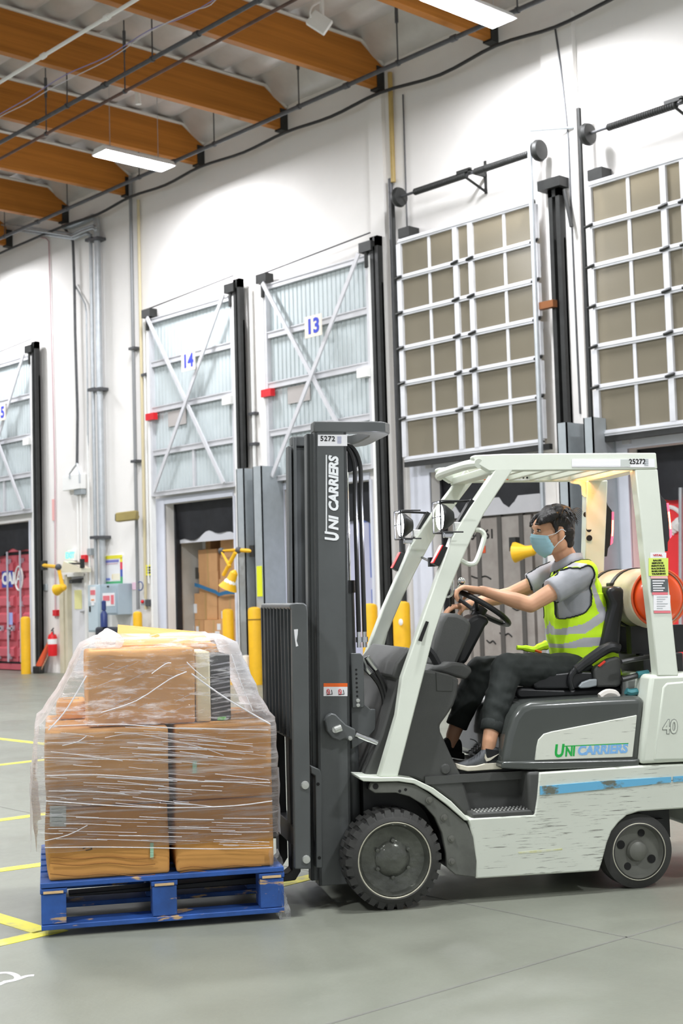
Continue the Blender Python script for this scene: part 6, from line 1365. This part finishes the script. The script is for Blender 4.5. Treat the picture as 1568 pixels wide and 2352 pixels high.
# near hand closed over the front of the wheel rim
def hand(w, knuckle, across, down, fwd, curl, tlen=1., thumb_dir=None):
    k_ = Vector(knuckle); ac = Vector(across).normalized(); dn = Vector(down).normalized(); fw = Vector(fwd).normalized()
    for i in range(4):
        o = (i - 1.5) * .0195; capsule(B, w + ac * o * .55, .019, k_ + ac * o + dn * (.002 * abs(i - 1.5)), .0125)
    lens = (.95, 1.05, 1.0, .8)
    for i in range(4):
        o = (i - 1.5) * .0205; q = k_ + ac * o; L = .042 * lens[i] * tlen
        c1, c2_, c3_ = curl[i] if isinstance(curl[0], (list, tuple)) else curl
        d1 = (fw * cos(c1) + dn * sin(c1)); d2 = (fw * cos(c1 + c2_) + dn * sin(c1 + c2_)); d3 = (fw * cos(c1 + c2_ + c3_) + dn * sin(c1 + c2_ + c3_))
        p1 = q + d1 * L; p2 = p1 + d2 * L * .68; p3 = p2 + d3 * L * .55
        limb(B, [(q, .0105), (p1, .0092), (p2, .0084), (p3, .0072)])
    t0 = w + (k_ - w) * .35 + ac * (.026 * (thumb_dir[3] if thumb_dir else -1)) + dn * .012; td = Vector(thumb_dir[:3]).normalized() if thumb_dir else (fw + dn).normalized()
    capsule(B, w + dn * .004, .018, t0, .0135); t1 = t0 + td * .036; t2 = t1 + (td + dn * .35).normalized() * .03; limb(B, [(t0, .0125), (t1, .0105), (t2, .0085)])
kn1 = pv(k2, 452, 727, .405)
hand(wr_n, kn1, (0, 1, 0), (.25, 0, -1), (-1, .05, -.12), [(.25, .75, .6), (.3, .8, .6), (.35, .85, .6), (.45, .9, .6)], 1.0, (-.85, .25, -.4, 1))
kn2 = pv(k2, 402, 825, .66)
hand(wr_f, kn2, (0, 1, 0), (.2, 0, -1), (-1, -.1, -.25), [(.3, .35, .3), (.25, .35, .3), (.28, .4, .3), (.35, .4, .3)], 1.05, (-.7, -.3, -.75, -1))
body = remesh(B, 'body', m_skin, DR, .0042, 5)
# ---- eyes, brows
m_eye = mat('eye_dark', '#2a211d', .2); m_eyew = mat('eye_white', '#e8e4de', .3)
for s in (-1, 1):
    e = Vector((.948, .5 + s * .032, 1.763)); MB().ball(e, (.01, .012, .0042), 12, 8).build('eye', m_eyew, DR); MB().ball(e + Vector((-.005, s * .003, 0)), (.0065, .0075, .0048), 10, 8).build('iris', m_eye, DR)
    MB().tube([(.945, .5 + s * .012, 1.7705), (.942, .5 + s * .028, 1.7725), (.952, .5 + s * .046, 1.767)], .0028, 6, smooth=3).build('eyelid', m_hair, DR)
    MB().tube([(.939, .5 + s * .012, 1.793), (.936, .5 + s * .03, 1.801), (.95, .5 + s * .054, 1.794)], [.003, .0055, .0055, .003], 6, smooth=3).build('eyebrow', m_hair, DR)
# ---- hair
Hh = MB(); Hh.ball((1.062, .5, 1.82), (.094, .086, .085), 20, 14); Hh.ball((1.092, .5, 1.775), (.062, .08, .092), 18, 12)
for y in (-.07, -.04, 0, .04, .07):
    capsule(Hh, (1.02, .5 + y, 1.868 - y * y * 6), .03, (.958, .5 + y * .95, 1.838 - y * y * 5), .018); capsule(Hh, (.958, .5 + y * .95, 1.838 - y * y * 5), .018, (.94, .5 + y * .9 + .01, 1.815 - abs(y) * .3), .008)
for s in (-1, 1): capsule(Hh, (1.025, .5 + s * .07, 1.82), .018, (1.028, .5 + s * .071, 1.755), .008); capsule(Hh, (1.1, .5 + s * .055, 1.76), .03, (1.105, .5 + s * .042, 1.69), .024)
hair = remesh(Hh, 'hair', m_hair, DR, .005, 3, disp=lambda c: .006 * noise.noise(Vector((c.x * 18, c.y * 40, c.z * 22))) + .004 * noise.noise(Vector((c.x * 50, c.y * 90, c.z * 40))))
loc_ = MB(); rn = random.Random(5)
for i in range(150):
    th = rn.uniform(-pi, pi); ph = rn.uniform(.15, 1.5); r = Vector((.092, .086, .087)); c0 = Vector((1.062, .5, 1.817)); d = Vector((sin(ph) * cos(th), sin(ph) * sin(th), cos(ph)))
    p = c0 + Vector([r[k] * d[k] for k in range(3)]); fl2 = Vector((-.4 if d.x < .2 else .25, d.y * .5, -.55 - .3 * (1 - d.z))).normalized()
    if p.x < .97 and p.z < 1.83: continue
    loc_.tube([p, p + fl2 * .02 + d * .007, p + fl2 * .045 + d * .004], [.0035, .003, .0008], 4)
for i in range(9):
    p = Vector((1.125, .47 + .008 * i, 1.868 - .004 * i)); loc_.tube([p, p + Vector((.03, 0, .012)), p + Vector((.055, -.004, .006 - .004 * i)), p + Vector((.068, -.006, -.012 - .003 * i))], [.0015, .0012, .001, .0006], 4, smooth=3)
o = loc_.build('hair_strands', m_hair, hair); o['kind'] = 'stuff'
# ---- mask
fr_ = [pv(k5, x, y, .5) for x, y in ((782, 345), (776, 378), (786, 425), (818, 485), (884, 530))]; sd_ = [pv(k5, x, y, .445) for x, y in ((897, 362), (912, 390), (930, 420), (945, 452), (918, 500))]
fr_ = spline(fr_, 3); sd_ = spline(sd_, 3); MG = []
for a, b in zip(fr_, sd_):
    row = []
    for j in range(-8, 9):
        u = j / 8; au = abs(u); dx = (b.x - a.x) * au ** 2.2; dz = (b.z - a.z) * au; y = .5 + u * (.072 - .012 * (1 - au))
        row.append(Vector((a.x + dx + .0025 * sin(a.z * 260), y, a.z + dz)))
    MG.append(row)
mk = MB().grid(MG).build('face_mask', m_mask, DR, smooth=60); md = mk.modifiers.new('s', 'SOLIDIFY'); md.thickness = .002
for s in (0, 16):
    y = MG[0][s].y; e = Vector((1.058, .5 + (-.081 if s == 0 else .081), 1.745)); sg = -1 if s == 0 else 1
    MB().tube([MG[0][s], (MG[0][s] + e) / 2 + Vector((0, sg * .004, .006)), e + Vector((-.005, 0, .022)), e + Vector((.018, 0, .01))], .0022, 6, smooth=3).build('mask_strap', m_strapw, mk)
    MB().tube([MG[9][s], (MG[9][s] + e) / 2 + Vector((0, sg * .004, -.01)), e + Vector((.0, 0, -.03)), e + Vector((.016, 0, -.01))], .0022, 6, smooth=3).build('mask_strap', m_strapw, mk)
# ---- polo shirt
SPN = [(1.2, 1.0, .13, .168), (1.192, 1.08, .138, .17), (1.172, 1.18, .145, .17), (1.155, 1.3, .145, .178), (1.142, 1.4, .137, .185), (1.138, 1.48, .118, .185), (1.136, 1.54, .09, .165), (1.132, 1.585, .072, .105), (1.128, 1.61, .063, .072)]
def torso_ring(v, scale=1., n=48, add=0.):
    i = min(int(v * (len(SPN) - 1)), len(SPN) - 2); f = v * (len(SPN) - 1) - i; a = [SPN[i][k] + (SPN[i + 1][k] - SPN[i][k]) * f for k in range(4)]
    out = []
    for j in range(n):
        t = 2 * pi * j / n; e = 2.4; cx, sy = cos(t), sin(t); rr = (abs(cx) ** e + abs(sy) ** e) ** (-1 / e)
        out.append(Vector((a[0] + cx * rr * (a[2] * scale + add), .5 + sy * rr * (a[3] * scale + add), a[1] - (.05 * max(0, -cx) if v > .7 else 0) * (v - .7) / .3 * 0)))
    return out
Sx = MB(); Sx.loft([torso_ring(i / 24) for i in range(25)])
sl_n = sh_n + (el_n - sh_n) * .58; sl_f = sh_f + (el_f - sh_f) * .58
for s, e, c in ((sh_n, sl_n, -1), (sh_f, sl_f, 1)):
    limb(Sx, [(Vector((1.14, .5 + c * .1, 1.52)), .075), (s, .075), (s + (e - s) * .5, .07)]); d = (e - s).normalized(); a = d.orthogonal().normalized(); b = d.cross(a)
    Sx.loft([[s + (e - s) * f + (a * cos(t) + b * sin(t)) * r for t in [2 * pi * j / 20 for j in range(20)]] for f, r in ((.2, .072), (.6, .07), (1.0, .07), (1.03, .066))])
shirt = remesh(Sx, 'polo_shirt', m_polo, DR, .006, 4, disp=lambda c: .004 * noise.noise(c * 14) + .003 * noise.noise(Vector((c.x * 30, c.y * 12, c.z * 8))))
col_ = []
for f, r, dz in ((0, .066, -.012), (.5, .07, .03), (1, .078, .012), (1.2, .088, -.02)):
    col_.append([Vector((1.122 - .012 * f + cos(t) * r * 1.02, .5 + sin(t) * r * (1.05 if f < 1 else 1.1), 1.615 + dz - (.045 + .03 * f * 0) * max(0, -cos(t)) ** 1.3)) for t in [2 * pi * j / 30 for j in range(30)]])
MB().loft(col_, caps=False).build('collar', m_polo, shirt, smooth=80).modifiers.new('s', 'SOLIDIFY').thickness = .003
# ---- vest: shell round the torso with arm holes, reflective bands and dark piping
from mathutils.bvhtree import BVHTree
_bv = BVHTree.FromPolygons([v.co + ORG[DR.name][1] for v in shirt.data.vertices], [tuple(p.vertices) for p in shirt.data.polygons])
def inside(x, z, P):
    c = False; n_ = len(P)
    for i in range(n_):
        (x0_, z0_), (x1_, z1_) = P[i], P[i - 1]
        if (z0_ > z) != (z1_ > z) and x < (x1_ - x0_) * (z - z0_) / (z1_ - z0_) + x0_: c = not c
    return c
HOLE = S(.3, k5, [(968, 660), (1000, 625), (1060, 603), (1120, 605), (1180, 630), (1222, 700), (1240, 800), (1235, 880), (1200, 932), (1140, 960), (1050, 985), (1018, 962), (1000, 890), (985, 820), (962, 740)])
BANDS = [S(.3, k5, P) for P in ([(1050, 580), (1110, 560), (1180, 572), (1240, 640), (1275, 740), (1305, 830), (1350, 905), (1350, 980), (1290, 930), (1262, 850), (1240, 740), (1205, 660), (1160, 606), (1110, 592), (1060, 600)],
    [(880, 1030), (1040, 1065), (1190, 1020), (1290, 950), (1360, 890), (1360, 985), (1200, 1092), (1050, 1108), (890, 1085)], [(840, 1195), (930, 1150), (1060, 1180), (1180, 1130), (1320, 1120), (1320, 1185), (1160, 1202), (1040, 1208), (850, 1215)],
    [(975, 820), (998, 880), (1012, 960), (1035, 1065), (1000, 1065), (985, 950), (960, 850)], [(870, 605), (930, 560), (960, 590), (915, 740), (845, 740)], [(860, 880), (890, 880), (905, 1040), (880, 1040)])]
NV, NT = 180, 240; rows = []
for i in range(NV + 1):
    v = .015 + .96 * i / NV; r = torso_ring(v, 1.0, NT, .012 + .016 * max(0, 1 - v * 2.2)); c = sum(r, Vector()) / NT; row = []
    for p in r:
        d = (p - c).normalized(); far = None; o_ = c.copy()
        for _ in range(4):
            h = _bv.ray_cast(o_, d, .4)
            if h[0] is None: break
            far = h[0]; o_ = h[0] + d * .001
        dist = (far - c).length + .007 if far is not None else (p - c).length
        dist = max(dist, (p - c).length) if v < .55 else dist
        dist += .0045 * noise.noise(Vector((p.x * 10, p.y * 10, p.z * 16))) + .004 * noise.noise(Vector((p.x * 5, p.y * 24, p.z * 6)))
        row.append(c + d * min(dist, .26))
    rows.append(row)
VB = MB()
for r in rows: VB.v += r
mats_idx = []
for i in range(NV):
    for j in range(NT):
        j2 = (j + 1) % NT; q = [rows[i][j], rows[i][j2], rows[i + 1][j2], rows[i + 1][j]]; c = (q[0] + q[1] + q[2] + q[3]) / 4
        if abs(c.y - .5) > .085 and inside(c.x, c.z, HOLE): continue
        if abs(c.y - .5) > .235 or max((q[k] - q[k - 1]).length for k in range(4)) > .035: continue
        if c.z > 1.52 and c.x < 1.128 - .0 and abs(c.y - .5) < .5 * (c.z - 1.5): continue
        VB.f.append((i * NT + j, i * NT + j2, (i + 1) * NT + j2, (i + 1) * NT + j)); mats_idx.append(1 if any(inside(c.x, c.z, P) for P in BANDS) else 0)
me = bpy.data.meshes.new('safety_vest'); bs = ORG[DR.name][1]; me.from_pydata([tuple(v - bs) for v in VB.v], [], VB.f); me.materials.append(m_vest); me.materials.append(m_refl); me.polygons.foreach_set('material_index', mats_idx); me.polygons.foreach_set('use_smooth', [True] * len(me.polygons)); me.update()
bm = bmesh.new(); bm.from_mesh(me); bmesh.ops.delete(bm, geom=[v for v in bm.verts if not v.link_faces], context='VERTS'); bmesh.ops.recalc_face_normals(bm, faces=bm.faces)
for _ in range(2): bmesh.ops.smooth_vert(bm, verts=[v for v in bm.verts if v.is_boundary], factor=.5, use_axis_x=True, use_axis_y=True, use_axis_z=True)
loops = [[v.co + bs for v in (e.verts)] for e in bm.edges if e.is_boundary]; bm.to_mesh(me); bm.free()
vest = bpy.data.objects.new('safety_vest', me); COL.objects.link(vest); vest.parent = DR; ORG[vest.name] = (FM, bs); vest.modifiers.new('s', 'SOLIDIFY').thickness = .004
pip = MB()
for a, b in loops:
    if a.z > 1.08: pip.tube([a, b], .004, 5)
o = pip.build('vest_piping', mat('black_piping', '#1d2420', .7), vest); 
_vb = BVHTree.FromPolygons([v.co + bs for v in vest.data.vertices], [tuple(p.vertices) for p in vest.data.polygons])
camL = FMI @ CAMP
def on_vest(x, y):
    px, py = k5(x, y); d = FMI.to_3x3() @ ray(px, py); h = _vb.ray_cast(camL, d, 12)
    if h[0] is None: return None
    n_ = h[1] if h[1].dot(d) < 0 else -h[1]
    return h[0] + n_ * .006
pg = [[on_vest(888 + 102 * i / 6 - 4 * j / 7, 870 + 158 * j / 7) for i in range(7)] for j in range(8)]
if all(p is not None for r in pg for p in r): MB().grid(pg).build('vest_pocket', mat('pocket_film', '#dcff58', .35), vest, smooth=60).modifiers.new('s', 'SOLIDIFY').thickness = .002
hem = [pv(k5, x, y, .43) for x, y in ((675, 1200), (740, 1205), (800, 1215), (850, 1195), (900, 1180))]
MB().tube(hem, [.012, .016, .016, .02, .025], 8, smooth=3).build('vest_strap', m_vest, vest)
MB().tube([pv(k5, x, y, .42) for x, y in ((810, 1218), (835, 1228), (858, 1236))], .008, 6).build('strap_tag', f_orange, vest)
MB().tube([pv(k5, x, y, .425) for x, y in ((680, 1208), (760, 1222), (830, 1226), (870, 1205))], .004, 6, smooth=3).build('strap_piping', MATS['black_piping'], vest)
# ---- trousers
Tr = MB(); Tr.ball(pel + Vector((.01, 0, 0)), (.15, .185, .11), 20, 14)
for h, k_, a_ in ((hip_n, kn_n, an_n), (hip_f, kn_f, an_f)):
    d = (a_ - k_).normalized(); en = a_ - d * .045
    limb(Tr, [(h, .098), (h * .5 + k_ * .5, .088), (k_ + Vector((.01, 0, -.003)), .078), (k_ * .8 + a_ * .2 + Vector((.012, 0, 0)), .074), (k_ * .4 + a_ * .6, .064)])
    a = d.orthogonal().normalized(); b = d.cross(a); Tr.loft([[k_ * (1 - f) + en * f + (a * cos(t) + b * sin(t)) * r for t in [2 * pi * j / 20 for j in range(20)]] for f, r in ((.4, .066), (.7, .06), (.9, .054), (1., .055))])
def folds(c):
    return .006 * noise.noise(Vector((c.x * 9, c.y * 9, c.z * 9))) + .006 * noise.noise(Vector((c.x * 22 + c.z * 14, c.y * 8, c.z * 22 - c.x * 10)))
trou = remesh(Tr, 'trousers', m_trou, DR, .006, 4, disp=folds)
for k_, a_ in ((kn_n, an_n), (kn_f, an_f)):
    d = (a_ - k_).normalized(); a = d.orthogonal().normalized(); b = d.cross(a); e = a_ - d * .045
    MB().loft([[e + d * f + (a * cos(t) + b * sin(t)) * r for t in [2 * pi * j / 24 for j in range(24)]] for f, r in ((-.05, .054), (-.045, .058), (-.005, .057), (.0, .052))], caps=False).build('cuff', m_trou, trou, smooth=60)
# ---- shoes
def shoe(toe, heel, y, m_up, m_sole, near):
    t = thing; L = (heel - toe); n_ = 12; up = []; so = []
    prof = [(.0, .012, .03, .026), (.06, .028, .036, .034), (.2, .036, .045, .046), (.4, .037, .06, .06), (.55, .034, .085, .08), (.68, .031, .112, .098), (.82, .031, .112, .1), (.95, .029, .105, .095), (1., .018, .09, .08)]
    def R(f, hw, h, z0, z1, k): return [toe + L * f + Vector((0, cos(a) * hw, z0 + (z1 - z0) * (.5 + .5 * sin(a)))) for a in [2 * pi * j / n_ for j in range(n_)]]
    for f, hw, h, _ in prof: up.append([toe + L * f + Vector((0, math.copysign(abs(cos(a)) ** .7, cos(a)) * hw, .014 + (h - .014) * (.5 + .5 * math.copysign(abs(sin(a)) ** .8, sin(a))))) for a in [2 * pi * j / n_ for j in range(n_)]])
    sh = MB().loft(up).build('shoe', m_up, DR, smooth=60, subsurf=1)
    for f, hw in ((-.025, .014), (.04, .032), (.2, .042), (.4, .041), (.6, .037), (.8, .036), (.97, .034), (1.04, .018)):
        lift = .012 * max(0, (.15 - f)) / .15; top = .02 + (.012 if f > .55 else .004)
        so.append([toe + L * f + Vector((0, s * hw, z + lift)) for s, z in ((-1, 0), (1, 0), (1.04, top), (-1.04, top))])
    MB().loft(so).build('sole', m_sole, sh, bevel=.004)
    return sh
m_up = mat('grey_knit_upper', '#585b5e', .8, var=.1, vscale=30, bump=.15, bscale=140); m_sole = mat('off_white_sole', '#dad4c2', .6, var=.12, vscale=9); m_dk = mat('black_knit_upper', '#17181a', .8)
zf_ = pv(k6, 600, 1525, .14).z; toe_n = pv(k6, 405, 1500, .165); heel_n = pv(k6, 868, 1500, .165); toe_n.z = heel_n.z = zf_ + .002
s1 = shoe(toe_n, heel_n, .165, m_up, m_sole, True)
yn = .165 - .037
sw = [pv(k6, x, y, yn) for x, y in ((712, 1345), (706, 1390), (722, 1425), (760, 1415), (855, 1345), (770, 1385), (735, 1392), (722, 1375))]
MB().ext([p - YV * .003 for p in sw], [p + YV * .01 for p in sw]).build('side_swoosh', m_sole, s1, smooth=0)
pt = [pv(k6, x, y, yn + .004) for x, y in ((720, 1290), (850, 1310), (845, 1400), (740, 1440))]
MB().ext([p - YV * .001 for p in pt], [p + YV * .01 for p in pt]).build('heel_panel', m_dk, s1, smooth=0)
for i in range(5):
    c = pv(k6, 530 + 28 * i, 1350 - 22 * i, .145); MB().tube([c + Vector((0, -.012, -.006)), c + Vector((.012, .015, .008)), c + Vector((.004, .045, .002))], .0035, 6, smooth=3).build('lace', m_dk, s1)
MB().tube([pv(k6, x, y, .145) for x, y in ((640, 1250), (615, 1215), (585, 1195), (550, 1187))], .003, 6, smooth=3).build('lace_end', m_dk, s1)
toe_f = an_f + Vector((-.17, 0, -.075)); heel_f = an_f + Vector((.045, 0, -.125)); toe_f.z = heel_f.z + .045
shoe(toe_f, heel_f, .62, m_dk, m_dk, False)
